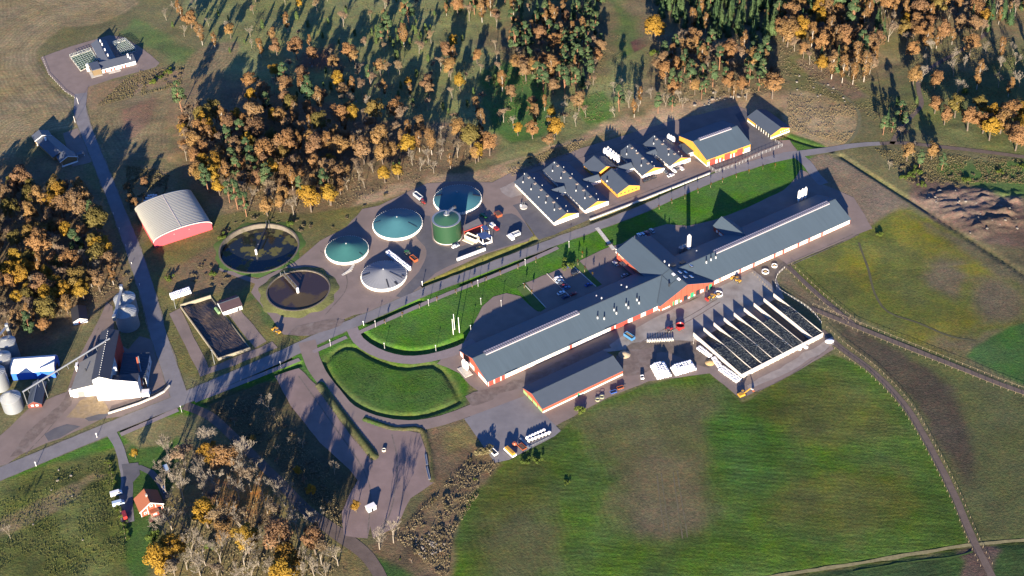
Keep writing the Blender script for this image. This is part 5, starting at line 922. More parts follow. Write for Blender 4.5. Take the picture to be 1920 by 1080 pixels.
silo("ribbed steel silo at the left edge next to the brown cottage", -250.5, -73.0, 5.0, 7.6, 10.4, "silos at the left edge")
for k, (px, py) in enumerate(((12, 640), (3, 668), (-8, 696))): p = G(px, py, 11); silo(["blue shaded silo at the left edge, farthest of three", "blue shaded silo at the left edge, middle of three", "blue shaded silo at the left edge, nearest of three"][k], p.x, p.y, 4.4, 11, 12.2, "silos at the left edge")
p = G(4, 625, 13); o = thing("silo_catwalk", "bright steel walkway on top of the left edge silos", "catwalk", (p.x, p.y, 0)); MB().beam((-3, -6, 13), (1.5, 6, 13), 1.4, .4).build("catwalk_deck", STEEL, o); MB().box(.4, 2.0, 5, 6.4, 0, 14.4).build("elevator_leg", STEEL, o)
# blue and white hall
o = thing("storage_hall", "blue walled hall with faceted white roof", "hall", (-255.9, -52.6, 0), R(1.4)); BLUE = mat("blue_cladding", (0.02, 0.10, 0.42), 0.6, 0.06); RW = mat("white_roof_sheet", (0.62, 0.60, 0.57), 0.6, 0.04, 0.4)
prof = [(0, 4.6), (2.2, 6.9), (6.6, 8.3), (9.2, 7.2), (11.0, 4.6)]
for k in range(4): (ya, za), (yb, zb) = prof[k], prof[k + 1]; MB().hexa([(0, ya + .01, za), (22.2, ya + .01, za), (22.2, yb - .01, zb), (0, yb - .01, zb), (0, ya + .01, za + .15), (22.2, ya + .01, za + .15), (22.2, yb - .01, zb + .15), (0, yb - .01, zb + .15)]).build("roof_facet", RW, o)
for xx in (.15, 21.9): MB().extr([(0.1, 0), (10.9, 0)] + [(y, z - .03) for y, z in prof[::-1]][0:5], xx, xx + .2, 'x').build("end_wall", BLUE, o)
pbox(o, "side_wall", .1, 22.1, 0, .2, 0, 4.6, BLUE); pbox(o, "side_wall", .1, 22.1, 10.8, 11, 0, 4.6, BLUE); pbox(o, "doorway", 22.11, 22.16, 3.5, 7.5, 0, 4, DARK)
# small buildings at the left
def small_gable(name, label, cat, a, L, W, rz, he, hr, wm, gm, rm, along='y', chimney=False):
    o = thing(name, label, cat, (a.x, a.y, 0), rz); s_ = (hr - he) / (L / 2)
    for sg in (-1, 1):
        xe = -.4 if sg < 0 else L + .4; p = [(xe, -.4, he - s_ * .4), (L / 2 + sg * .01, -.4, hr), (L / 2 + sg * .01, W + .4, hr), (xe, W + .4, he - s_ * .4)]
        if sg > 0: p = p[::-1]
        q = [Vector(v) for v in p]; MB().hexa([v - Vector((0, 0, .15)) for v in q] + q).build("roof_slope", rm, o)
    for xx in (0, L - .2): pbox(o, "wall", xx, xx + .2, .21, W - .21, 0, he - .15, wm)
    for yy in (0, W - .2): MB().extr([(0, 0), (L, 0), (L, he - .1), (L / 2, hr - .2), (0, he - .1)], yy, yy + .2, 'y').build("gable_wall", gm, o)
    return o
a = G(252 / 4.91, 580 + 877 / 4.91, 2.6); o = small_gable("workers_cottage", "long narrow brown cottage with grey roof beside the corner silo", "cottage", a, 6.8, 15.5, R(3.5), 2.6, 4.6, mat("dark_red_boards", (.12, .030, .022), .85), mat("dark_red_boards", (0, 0, 0)), ROOFB)
for xx in (1.6, 3.9): pbox(o, "window", xx, xx + 1.2, -.06, -.002, 1.0, 2.1, WHITEP)
MB().beam((3.4, -.4, 4.66), (3.4, 15.9, 4.66), .25, .12).build("ridge_cap", STEEL, o)
a = G(410 / 3, 360 + 730 / 3, 2.4); o = small_gable("shed", "small dark roofed shed with white gable behind the mill", "shed", a, 7.4, 11.0, R(15.7), 2.4, 4.0, WHITEP, WHITEP, ROOFK); pbox(o, "door", 2.6, 3.6, -.05, -.002, 0, 2.0, REDDOOR)
o, L, W, fr, rz = gabled("pit_shed", "small white shed with dark brown roof beside the manure pit", "shed", (310 + 610 / 5.683, 530 + 305 / 5.683), (310 + 812 / 5.683, 530 + 235 / 5.683), 9.0, 3.2, 5.4, MW, MW, mat("dark_brown_roof", (0.050, 0.032, 0.036), 0.6, 0.1))
for k in range(8): pbox(o, "window", .8 + k * .85, 1.3 + k * .85, -.05, -.002, 1.4, 1.8, DGLASS)
pbox(o, "door", 8.0, 8.9, -.05, -.002, 0, 2.0, DARK)
p = G(408, 585); q = thing("green_tank", "short green horizontal tank against the pit shed", "tank", (p.x, p.y, 0), R(-60)); m3 = MB().tube((-2.4, 0, 1.0), (2.4, 0, 1.0), .8, n=14); m3.build("tank_shell", mat("pale_green", (0.15, 0.25, 0.12), 0.6), q); pbox(q, "cradle", -1.6, 1.6, -.4, .4, 0, .3, CONCW)
# manure pit
PT = [(339, 577), (410.3, 676), (470, 655.8), (396.2, 559)]
pw = [G(*p) for p in PT]; c = sum(pw, Vector((0, 0))) / 4; o = thing("manure_pit", "walled manure pit with dark wet manure inside", "pit", (c.x, c.y, 0)); q = [p - c for p in pw]
for i, (h, nm) in enumerate(((1.6, "wall"), (1.8, "wall"), (0.35, "kerb"), (2.2, "wall"))):
    a, b_ = q[i], q[(i + 1) % 4]; MB().beam((a.x, a.y, h / 2), (b_.x, b_.y, h / 2), .5, h).build(nm, mat("pit_wall_concrete", (0.22, 0.195, 0.14), 0.9, 0.2, 0.5), o)
mb = MB(); n = 26
for i in range(n + 1):
    for j in range(n + 1):
        u, v_ = .012 + .976 * i / n, .012 + .976 * j / n; p = (q[0] * (1 - u) + q[1] * u) * (1 - v_) + (q[3] * (1 - u) + q[2] * u) * v_; hh = .25 + 1.6 * max(0, math.sin(u * 9 + v_ * 4) * math.sin(v_ * 6 + 1)) * (1 - u) ** .6 + random.uniform(0, .25); mb.v.append((p.x, p.y, hh if 0 < i < n and 0 < j < n else .1))
for i in range(n):
    for j in range(n): a = i * (n + 1) + j; mb.f.append((a, a + n + 1, a + n + 2, a + 1))
mb.build("manure_heap", mat("wet_manure", (0.035, 0.028, 0.026), 0.5, 0.5, 0.25, 0.1, 1.0, dirt=((0.12, 0.075, 0.04), 0.12, 0.6)), o)
for px, py, h, t_ in ((402.4, 682.7, 9.5, "tall grey mast at the front corner of the manure pit"), (329.7, 579, 6, "grey mast at the back corner of the manure pit")):
    p = G(px, py); m_ = thing("mast", t_, "mast", (p.x, p.y, 0)); MB().cyl(0, 0, 0, h, .2, .12, 8).build("pole", STEEL, m_); MB().box(-.5, .5, -.15, .15, h, h + .3).build("lamp_head", STEEL, m_)
# ------------------------------------------------------------------ top-left house with netted pens
ht = thing("poultry_house", "low white house with grey roofs between two netted pens", "house", (-264.0, 244.4, 0), R(23.8)); ROW = mat("roof_sheet_bluegrey", (0.072, 0.082, 0.100), 0.55, 0.06)
MB().hexa([(.2, -.4, 2.7), (23.4, -.4, 2.7), (23.4, 6.6, 4.6), (.2, 6.6, 4.6), (.2, -.4, 2.9), (23.4, -.4, 2.9), (23.4, 6.6, 4.8), (.2, 6.6, 4.8)]).build("front_roof", ROW, ht)
pbox(ht, "front_wall", .4, 23.2, 0, .2, 0, 2.65, MW); pbox(ht, "end_wall", 23.0, 23.2, .21, 6.4, 0, 2.7, MW); pbox(ht, "back_wall", .4, 23.2, 6.2, 6.4, 0, 4.4, ROW)
for xx, m_ in ((2, REDDOOR), (4, WHITEP), (6, REDDOOR), (8.2, REDDOOR), (13.2, REDDOOR), (15.4, REDDOOR)): pbox(ht, "door", xx, xx + 1.1, -.08, -.002, .1, 2.0, m_)
pbox(ht, "terrace", 4, 12, -3.2, -.5, 0, .15, CONCW)
for sg in (-1, 1):
    xr, xe = 6.8, (1.8 if sg < 0 else 12.4); p = [(xe, 6.8, 2.9), (xr + sg * .01, 6.8, 5.2), (xr + sg * .01, 37, 5.2), (xe, 37, 2.9)]
    if sg > 0: p = p[::-1]
    q = [Vector(v) for v in p]; MB().hexa([v - Vector((0, 0, .2)) for v in q] + q).build("rear_roof", ROW, ht)
for xx in (2.2, 11.8): pbox(ht, "rear_wall", xx, xx + .2, 6.9, 36.6, 0, 2.75, MW)
MB().extr([(2.3, 0), (12, 0), (12, 2.8), (6.8, 5.0), (2.3, 2.8)], 36.4, 36.6, 'y').build("rear_gable", MW, ht)
for yy in (12, 20, 28, 33): MB().cyl(8.0, yy, 4.4, 6.4, .4, n=10).build("roof_vent", WHITEP, ht)
MB().cyl(19.8, 4.6, 4, 6.8, .5, n=10).build("roof_vent", WHITEP, ht); MB().cyl(20.6, 2.6, 3.2, 5.2, .35, n=10).build("roof_vent", WHITEP, ht)
MB().taper(-6, 0.15, -1.2, 9.4, 4.3, 4.6, .1).build("block_roof", ROW, ht); pbox(ht, "block_wall", -5.6, -.1, -.8, 9.0, .1, 4.29, mat("tan_cladding", (0.13, 0.092, 0.048), 0.7)); pbox(ht, "block_terrace", -7.5, 0, -2.6, 10, 0, .14, CONCW)
MB().cyl(-7.2, 7.5, 0, 5.4, 1.0, .8, 12).build("feed_bin", WHITEP, ht)
NETM = mat("pen_net_frame", (0.42, 0.47, 0.42), 0.7); 
for lab, q in (("netted outdoor pen with green floor, left of the white house", [(-14.2, 31.4), (.4, 33.4), (1.2, 15.4), (-12, 9.8)]), ("netted outdoor pen with green floor, right of the white house", [(15.9, 33.7), (24.7, 34.7), (27.7, 17.2), (17.6, 16.2)])):
    c, s_ = math.cos(R(23.8)), math.sin(R(23.8)); pq = [Vector((-264.0 + x * c - y * s_, 244.4 + x * s_ + y * c)) for x, y in q]; cc = sum(pq, Vector((0, 0))) / 4; o = thing("netted_pen", lab, "pen", (cc.x, cc.y, 0)); v = [p - cc for p in pq]
    MB().prism([(p.x, p.y) for p in v[::-1]], .06, .1).build("pen_floor", mat("pen_turf", (0.035, 0.075, 0.04), 0.9, 0.2), o)
    for k in range(9):
        t_ = k / 8; a, b_ = v[0].lerp(v[1], t_), v[3].lerp(v[2], t_); MB().beam((a.x, a.y, 2.4), (b_.x, b_.y, 2.4), .16, .1).build("net_wire", NETM, o)
        a, b_ = v[0].lerp(v[3], t_), v[1].lerp(v[2], t_); MB().beam((a.x, a.y, 2.28), (b_.x, b_.y, 2.28), .16, .1).build("net_wire", NETM, o)
    for i in range(4):
        a, b_ = v[i], v[(i + 1) % 4]
        for k in range(5): p = a.lerp(b_, k / 5); MB().tube((p.x, p.y, 0), (p.x, p.y, 2.4), .08).build("pen_post", NETM, o)
        MB().beam((a.x, a.y, .25), (b_.x, b_.y, .25), .15, .5).build("pen_kerb", CONCW, o)
# shaded lodge
lo = thing("lodge", "dark lodge in shade with two white trimmed gables by the lane", "house", (-269.7, 138.7, 0), R(29.0)); TANB = mat("tan_boards", (0.20, 0.125, 0.055), 0.8)
for (xo, yo, dp) in ((0, 0, 7.2), (-6.0, 31.6, 7.0)):
    for sg in (-1, 1):
        xr, xe = xo + 5.1, xo + (-.4 if sg < 0 else 10.6); p = [(xe, yo - .5, 2.6), (xr + sg * .01, yo - .5, 5.0), (xr + sg * .01, yo + dp, 5.0), (xe, yo + dp, 2.6)]
        if sg > 0: p = p[::-1]
        q = [Vector(v) for v in p]; MB().hexa([v - Vector((0, 0, .2)) for v in q] + q).build("wing_roof", ROW, lo); MB().beam((xe, yo - .52, 2.6), (xr, yo - .52, 5.0), .12, .4).build("bargeboard", WHITEP, lo)
    MB().extr([(xo, 0), (xo + 10.2, 0), (xo + 10.2, 2.6), (xo + 5.1, 4.8), (xo, 2.6)], yo, yo + .2, 'y').build("wing_gable", TANB, lo)
    for xx in (xo, xo + 10): pbox(lo, "wing_wall", xx, xx + .2, yo + .21, yo + dp, 0, 2.5, TANB)
    pbox(lo, "veranda_rail", xo, xo + 10, yo - 2.2, yo - 2.0, 0, .9, WHITEP)
    for xx in (xo + .2, xo + 9.8): pbox(lo, "veranda_post", xx, xx + .15, yo - 2.2, yo - 2.05, .91, 2.6, WHITEP)
for sg in (-1, 1): q = [Vector(v) for v in ([(-2.4, 7.3, 2.6), (2.99, 7.3, 4.6), (.0, 31.4, 4.6), (-6.0, 31.4, 2.6)] if sg < 0 else [(3.01, 7.3, 4.6), (9.6, 7.3, 2.6), (5.0, 31.4, 2.6), (.02, 31.4, 4.6)])]; MB().hexa([v - Vector((0, 0, .2)) for v in q] + q).build("main_roof", ROW, lo)
MB().prism([(-2.0, 7.3), (9.2, 7.3), (4.6, 31.3), (-5.6, 31.3)], 0, 2.5).build("main_wall", TANB, lo); MB().cyl(-.5, 26, 3.6, 6, .6, n=10).build("chimney", WHITEP, lo); pbox(lo, "carport_roof", 11, 15.5, 1.5, 4.5, 2.2, 2.4, ROW)
for xx in (11.1, 15.2): pbox(lo, "carport_post", xx, xx + .2, 1.7, 1.9, 0, 2.2, WHITEP)
# ------------------------------------------------------------------ red cottage
a = Vector((-174.75, -149.9)); o = thing("red_cottage", "red wooden cottage with orange tiled roof and white trim", "cottage", (a.x, a.y, 0), R(25.5)); CL, CW, CHE, CHR = 10.9, 9.0, 3.6, 7.2; TILE = mat("clay_tiles", (0.25, 0.085, 0.042), 0.8, 0.12, 1.2, streak=(1, 3, 3))
s_ = (CHR - CHE) / (CL / 2)
for sg in (-1, 1):
    xe = -.3 if sg < 0 else CL + .3; p = [(xe, -.5, CHE - s_ * .3), (CL / 2 + sg * .01, -.5, CHR), (CL / 2 + sg * .01, CW + .5, CHR), (xe, CW + .5, CHE - s_ * .3)]
    if sg > 0: p = p[::-1]
    q = [Vector(v) for v in p]; MB().hexa([v - Vector((0, 0, .2)) for v in q] + q).build("roof_slope", TILE, o); MB().beam((xe, -.56, CHE - s_ * .3 - .05), (CL / 2, -.56, CHR - .05), .1, .4).build("bargeboard", WHITEP, o)
for xx in (.2, CL - .4): pbox(o, "wall", xx, xx + .2, .21, CW - .21, 0, CHE - .2, RED)
for yy in (0, CW - .2): MB().extr([(.2, 0), (CL - .2, 0), (CL - .2, CHE - .2), (CL / 2, CHR - .3), (.2, CHE - .2)], yy, yy + .2, 'y').build("gable_wall", RED, o)
for xx in (.15, 3.4, 7.3, CL - .4): pbox(o, "corner_board", xx, xx + .22, -.08, -.002, 0, CHE - .4 + (0 if xx in (.15, CL - .4) else 2.2), WHITEP)
for xx, z in ((1.6, 1.0), (8.6, 1.0), (4.9, 4.2)): w_ = pbox(o, "window", xx, xx + 1.3, -.09, -.003, z, z + 1.3, WHITEP); pbox(w_, "pane", xx + .2, xx + 1.1, -.12, -.091, z + .2, z + 1.1, DGLASS)
po = pbox(o, "porch", 4.2, 8.0, -2.6, -.1, 0, 2.6, RED); pbox(po, "porch_roof", 4.0, 8.2, -2.8, 0, 2.605, 2.75, TILE); pbox(po, "porch_window", 5.2, 6.8, -2.66, -2.602, .9, 1.9, WHITEP)
MB().box(4.8, 5.6, 4.2, 5.2, 6.4, 8.2).build("chimney", mat("grey_chimney", (.3, .27, .24), .8), o); pbox(o, "deck", 2.5, 9.5, -5.2, -2.85, 0, .2, mat("deck_boards", (.16, .08, .06), .8))
# ------------------------------------------------------------------ feed bins
def feed_bin(p, h, r, label, group, legs=1.6):
    o = thing("feed_bin", label, "feed bin", (p.x, p.y, 0), 0, group)
    MB().lathe(0, 0, [(.25, legs * .6), (r, legs + 1.0), (r, h - .9), (.35, h), (.3, h + .25)], 18).build("bin_body", WHITEP, o, smooth=False)
    for k in range(4): a = math.pi / 4 + k * math.pi / 2; MB().tube((r * .85 * math.cos(a), r * .85 * math.sin(a), 0), (r * .9 * math.cos(a), r * .9 * math.sin(a), legs + 1.2), .07).build("leg", STEEL, o)
    MB().tube((r, 0, legs + 1), (r + .05, 0, h - .8), .06).build("fill_pipe", STEEL, o); MB().tube((r, 0, h - .8), (.2, 0, h + .5), .06).build("pipe_bend", STEEL, o); return o
for i in range(5):
    for j in range(2):
        a, b_ = G(*Y1(872 + 28 * j, 425 - 10 * j)), G(*Y1(985 + 2 * j, 500 - 16 * j)); p = a.lerp(b_, i / 4); feed_bin(p, 6.4, .95, f"white feed bin, {['first','second','third','fourth','last'][i]} from the left in the {'front' if j == 0 else 'back'} row of the paired bins", "bins beside the orange feed house")
for i in range(3): p = G(*Y2(150 + 20 * i, 392 + 11 * i)); feed_bin(p, 6.0, 1.0, ["left", "middle", "right"][i] + " of the three white feed bins by the big yellow hall", "bins by the yellow hall")
for i in range(3): p = G(1496.5 + 6 * i, 384 - 3 * i); feed_bin(p, 10.0, .8, ["left", "middle", "right"][i] + " of three tall white silos behind the barn's right end", "silos behind the barn's right end", 2.5)
p = G(1291, 474); feed_bin(p, 12.5, 1.1, "tall white silo standing alone in the shaded barn courtyard", None, 2.5)
for i in range(2): p = G(1277 + 7 * i, 473 - 3 * i); o = thing("milk_tank", ["left", "right"][i] + " one of two low silver tanks beside the lone tall silo", "tank", (p.x, p.y, 0), 0, "low courtyard tanks"); MB().lathe(0, 0, [(1.4, 0), (1.4, 3.4), (.5, 4.2), (.3, 4.5)], 18).build("tank_shell", STEEL, o); MB().tube((.6, 0, 4.2), (.6, 0, 5.2), .08).build("vent_pipe", STEEL, o)
for i in range(2): p = G(870.5 + 5.4 * i, 693 + 5 * i); feed_bin(p, 7.0, 1.0, ["left", "right"][i] + " of two white bins on a pad at the barn's left gable", "bins at the left gable", 1.8)
p = G(872, 697); o = thing("bin_pad", "pale slab under the two bins at the left gable", "slab", (p.x, p.y, 0), R(-60)); MB().taper(-4, 4, -2.2, 2.2, .02, .3, .03).build("slab", CONCW, o)
# ------------------------------------------------------------------ vegetation
rt = random.Random(11)
def quads_mesh(name, Q, m):
    """Q: (n,4,3) array of quads -> mesh"""
    Q = np.asarray(Q, np.float32); n = len(Q); me = bpy.data.meshes.new(name); me.vertices.add(4 * n); me.vertices.foreach_set("co", Q.reshape(-1)); me.loops.add(4 * n); me.loops.foreach_set("vertex_index", np.arange(4 * n, dtype=np.int32)); me.polygons.add(n); me.polygons.foreach_set("loop_start", np.arange(n, dtype=np.int32) * 4); me.update(calc_edges=True); me.materials.append(m); return me
def leaf_quads(C, Nrm, size, rs_, asp=0.75):
    n = len(C); up = rs_.randn(n, 3); a = np.cross(Nrm, up); a /= np.linalg.norm(a, axis=1)[:, None] + 1e-9; b = np.cross(Nrm, a); b /= np.linalg.norm(b, axis=1)[:, None] + 1e-9
    a = a * size[:, None]; b = b * (size * asp)[:, None]; return np.stack([C - a - b, C + a - b * .6, C + a * .8 + b, C - a * .7 + b * .9], 1)
def blob_leaves(rs_, centres, radii, per, smin, smax, flat=1.0, out=0.75):
    Q = []
    for c, r in zip(centres, radii):
        d = rs_.randn(per, 3); d /= np.linalg.norm(d, axis=1)[:, None]; d[:, 2] = np.where(d[:, 2] < -.55, -d[:, 2], d[:, 2]); rad = r * (.62 + .42 * rs_.rand(per)); P_ = c + d * rad[:, None] * np.array([1, 1, flat]); nr = d * out + rs_.randn(per, 3) * .45; nr /= np.linalg.norm(nr, axis=1)[:, None]; Q.append(leaf_quads(P_, nr, smin + (smax - smin) * rs_.rand(per), rs_))
    return np.concatenate(Q)
BARK = mat("bark_brown", (0.10, 0.078, 0.058), 0.9, 0.3, 1.5); BIRCHB = mat("bark_birch", (0.30, 0.265, 0.22), 0.8, 0.35, 1.2, streak=(1, 1, 4)); GREYB = mat("bark_grey", (0.185, 0.158, 0.122), 0.9, 0.25, 1.5); TWIG = mat("twig_brown", (0.170, 0.146, 0.114), 0.9, 0.2, 1.0, objvar=.25); PINEB = mat("bark_pine", (0.20, 0.10, 0.055), 0.9, 0.3, 1.5)
def stem(mb, p, q, r0, r1, n=6): mb.tube(p, q, r0, r1, n)
def trunk_with_limbs(h, r, tips, m, name, rnd, lim=.13):
    mb = MB(); bend = Vector((rnd.uniform(-.3, .3), rnd.uniform(-.3, .3), h * .5)); top = Vector((rnd.uniform(-.4, .4), rnd.uniform(-.4, .4), h)); stem(mb, (0, 0, -.3), bend, r, r * .72, 7); stem(mb, bend, top, r * .72, r * .25, 6)
    for t in tips:
        t = Vector(t); f = max(.3, min(.92, (t.z - 1.0) / h * .75)); b0 = (Vector((0, 0, 0)).lerp(bend, f * 2) if f < .5 else bend.lerp(top, f * 2 - 1)); stem(mb, b0, b0.lerp(t, .55) + Vector((0, 0, .25)), lim, lim * .6, 4); stem(mb, b0.lerp(t, .55) + Vector((0, 0, .25)), t, lim * .6, lim * .2, 4)
    return mb.mesh(name, m)
VAR = {}
OAKC = leafmat("oak_leaves_rust", [(0.175, 0.112, 0.066), (0.215, 0.120, 0.058), (0.260, 0.142, 0.054), (0.195, 0.132, 0.076), (0.275, 0.162, 0.056), (0.220, 0.148, 0.072)], .3, (0, 0, 6.5))
YELC = leafmat("leaves_yellow", [(0.24, 0.135, 0.028), (0.31, 0.185, 0.024), (0.27, 0.18, 0.030)], .3, (0, 0, 6.5))
OLVC = leafmat("leaves_olive", [(0.12, 0.100, 0.030), (0.17, 0.135, 0.038), (0.19, 0.115, 0.036)], .3, (0, 0, 6.5))
BIRC = leafmat("birch_leaves", [(0.18, 0.098, 0.042), (0.24, 0.135, 0.050), (0.20, 0.128, 0.062)], .3, (0, 0, 8))
PINC = leafmat("pine_needles", [(0.044, 0.076, 0.034), (0.062, 0.100, 0.042), (0.078, 0.112, 0.046)], .15, (0, 0, 8.5))
SPRC = leafmat("spruce_needles", [(0.036, 0.072, 0.030), (0.060, 0.105, 0.040), (0.082, 0.120, 0.045)], .15, (0, 0, 4), .5)
JUNC = leafmat("juniper_needles", [(0.055, 0.092, 0.028), (0.085, 0.118, 0.036)], .15, (0, 0, 1.5), .5)
BUSH = leafmat("bush_leaves_green", [(0.060, 0.098, 0.020), (0.110, 0.140, 0.024)]); SCRB = leafmat("scrub_twigs_brown", [(0.100, 0.082, 0.048), (0.155, 0.122, 0.072), (0.115, 0.102, 0.045)], .15)
def make_oak(k, leaf, key):
    rs_ = np.random.RandomState(100 + k); rnd = random.Random(k); n = 28; C_ = rs_.randn(n, 3); C_ /= np.linalg.norm(C_, axis=1)[:, None]; C_[:, 2] = C_[:, 2] * .95 + .15; C_ = C_ * np.array([3.9, 3.9, 4.0]) * (.35 + .72 * rs_.rand(n))[:, None] + np.array([0, 0, 7.6]); C_[0] = (0, 0, 11.3)
    r = .8 + 1.2 * rs_.rand(n); Q = blob_leaves(rs_, C_, r, 130, .15, .33, 1.0, .6); return (trunk_with_limbs(8.5, .38, C_[:9], BARK, "trunk", rnd), quads_mesh("crown", Q, leaf))
def make_birch(k):
    rs_ = np.random.RandomState(300 + k); rnd = random.Random(k); n = 16; z = np.linspace(3.8, 14.5, n); rr = 2.3 * np.sin(np.clip((z - 3.5) / 12.2, 0, 1) * math.pi) ** .8 + .3; a = rs_.rand(n) * 6.28; C_ = np.stack([np.cos(a) * rr * .6, np.sin(a) * rr * .6, z], 1); Q = blob_leaves(rs_, C_, .8 + .8 * rs_.rand(n) * (rr / 2), 85, .17, .33, 1.4); return (trunk_with_limbs(14.6, .22, C_, BIRCHB, "trunk", rnd, .06), quads_mesh("crown", Q, BIRC))
def make_bare(k, m=None, h=14.0, spread=.40):
    rnd = random.Random(500 + k); mb = MB(); T = []
    def grow(p, d, l, r, lev):
        q = p + d * l
        if lev <= 2: mb.tube(p, q, r, r * .68, 5)
        else: T.append((p, q, r))
        if lev >= 7: return
        for _ in range(3 if lev in (1, 2, 4, 5) else 2):
            nd_ = (d + Vector((rnd.gauss(0, spread), rnd.gauss(0, spread), rnd.gauss(.22, .22)))).normalized(); grow(p.lerp(q, rnd.uniform(.55, 1)), nd_, l * rnd.uniform(.62, .84), r * .60, lev + 1)
    grow(Vector((0, 0, -.2)), Vector((rnd.uniform(-.08, .08), rnd.uniform(-.08, .08), 1)).normalized(), h * .27, .22, 0)
    trunk = mb.mesh("trunk", m or GREYB); Q = []
    for p, q, r in T:
        d = (q - p).normalized(); s_ = d.cross(Vector((rnd.gauss(0, 1), rnd.gauss(0, 1), rnd.gauss(0, 1)))).normalized(); w0, w1 = max(.030, r * .8), max(.020, r * .4); Q.append([p - s_ * w0, p + s_ * w0, q + s_ * w1, q - s_ * w1])
    return (trunk, quads_mesh("twigs", [[tuple(v) for v in q] for q in Q], m or TWIG))
THNC = leafmat("thin_brown_leaves", [(0.180, 0.124, 0.080), (0.215, 0.150, 0.096), (0.180, 0.146, 0.102), (0.23, 0.158, 0.078)], .3, (0, 0, 6), .45)
def make_thin(k):
    t_, q_ = make_bare(k + 60, None, 13.0, .34); co = np.zeros(len(q_.vertices) * 3, np.float32); q_.vertices.foreach_get("co", co); V = co.reshape(-1, 4, 3); rs_ = np.random.RandomState(k); tips = V[:, 2]; tips = tips[tips[:, 2] > 3.0]; sel = tips[rs_.randint(0, len(tips), 1500)] + rs_.randn(1500, 3) * .22; N_ = rs_.randn(1500, 3); N_ /= np.linalg.norm(N_, axis=1)[:, None]
    lq = leaf_quads(sel, N_, .09 + .14 * rs_.rand(1500), rs_); me_ = quads_mesh("crown", np.concatenate([lq, V]), THNC); return (t_, me_)
def make_pine(k):
    rs_ = np.random.RandomState(700 + k); rnd = random.Random(k); n = 17; z = 6.0 + 9.0 * np.sort(rs_.rand(n)); rr = 2.9 * (1 - ((z - 5.5) / 11.5)) ** .6 + .3; a = rs_.rand(n) * 6.28; C_ = np.stack([np.cos(a) * rr * .75, np.sin(a) * rr * .75, z], 1); C_[-1] = (0, 0, 15.6); Q = blob_leaves(rs_, C_, .9 + .75 * rs_.rand(n), 105, .18, .38, .65); return (trunk_with_limbs(15.4, .27, C_, PINEB, "trunk", rnd, .09), quads_mesh("crown", Q, PINC))
def make_spruce(k):
    rs_ = np.random.RandomState(900 + k); P_ = []; N_ = []; S_ = []; h = 17.0
    for z in np.arange(1.2, h, .42):
        rad = (1 - z / h) ** .85 * 3.0 + .12; nb = int(5 + rad * 4)
        for _ in range(nb):
            a = rs_.rand() * 6.28; wob = .75 + .35 * rs_.rand()
            for f in np.linspace(.25, 1, max(1, int(rad * 1.9))):
                rr = rad * f * wob; P_.append((math.cos(a) * rr, math.sin(a) * rr, z - .30 * rr + .15 * rs_.randn())); N_.append((math.cos(a) * .6, math.sin(a) * .6, .9)); S_.append(.20 + .18 * rs_.rand())
    N_ = np.array(N_) + rs_.randn(len(N_), 3) * .35; N_ /= np.linalg.norm(N_, axis=1)[:, None]; mb = MB(); mb.tube((0, 0, -.3), (0, 0, h - .3), .24, .03, 6); return (mb.mesh("trunk", BARK), quads_mesh("crown", leaf_quads(np.array(P_), N_, np.array(S_), rs_, .8), SPRC))
def make_juniper(k):
    rs_ = np.random.RandomState(1100 + k); n = 9; z = np.linspace(.7, 4.4, n); C_ = np.stack([rs_.randn(n) * .15, rs_.randn(n) * .15, z], 1); r = .85 * np.sin(np.clip((z + .6) / 5.8, 0, 1) * math.pi) ** .6 + .15; Q = blob_leaves(rs_, C_, r, 55, .12, .24, 1.2); mb = MB(); mb.tube((0, 0, -.2), (0, 0, 3.8), .1, .03, 5); return (mb.mesh("trunk", BARK), quads_mesh("crown", Q, JUNC))
def make_bush(k, leaf, per=90, n=9):
    rs_ = np.random.RandomState(1300 + k); C_ = rs_.randn(n, 3) * np.array([1.0, 1.0, .3]); C_[:, 2] = np.abs(C_[:, 2]) * .9 + .8; Q = blob_leaves(rs_, C_, .65 + .5 * rs_.rand(n), per, .13, .28); mb = MB(); rnd = random.Random(k)
    for c in C_[:6]: mb.tube((0, 0, -.1), tuple(c), .06, .02, 4)
    return (mb.mesh("stems", GREYB), quads_mesh("crown", Q, leaf))
def make_sapling(k):
    rs_ = np.random.RandomState(1500 + k); C_ = np.array([(0, 0, 2.3), (.2, .1, 2.9), (-.2, .1, 2.7), (0, -.1, 3.3)]); Q = blob_leaves(rs_, C_, np.array([.45, .4, .4, .3]), 34, .08, .16); mb = MB(); mb.tube((0, 0, 0), (0, 0, 3.2), .05, .02, 5); return (mb.mesh("trunk", BARK), quads_mesh("crown", Q, OAKC if k % 2 else YELC))
for key, fn, n in (("oak", lambda k: make_oak(k, OAKC, "o"), 6), ("yellow", lambda k: make_oak(k + 20, YELC, "y"), 4), ("olive", lambda k: make_oak(k + 40, OLVC, "v"), 3), ("birch", make_birch, 5), ("bare", make_bare, 5), ("thin", make_thin, 4), ("pine", make_pine, 5), ("spruce", make_spruce, 5), ("juniper", make_juniper, 3), ("bush", lambda k: make_bush(k, BUSH), 3), ("scrub", lambda k: make_bush(k + 30, SCRB, 75, 8), 4), ("sapling", make_sapling, 2)):
    VAR[key] = [fn(k) for k in range(n)]
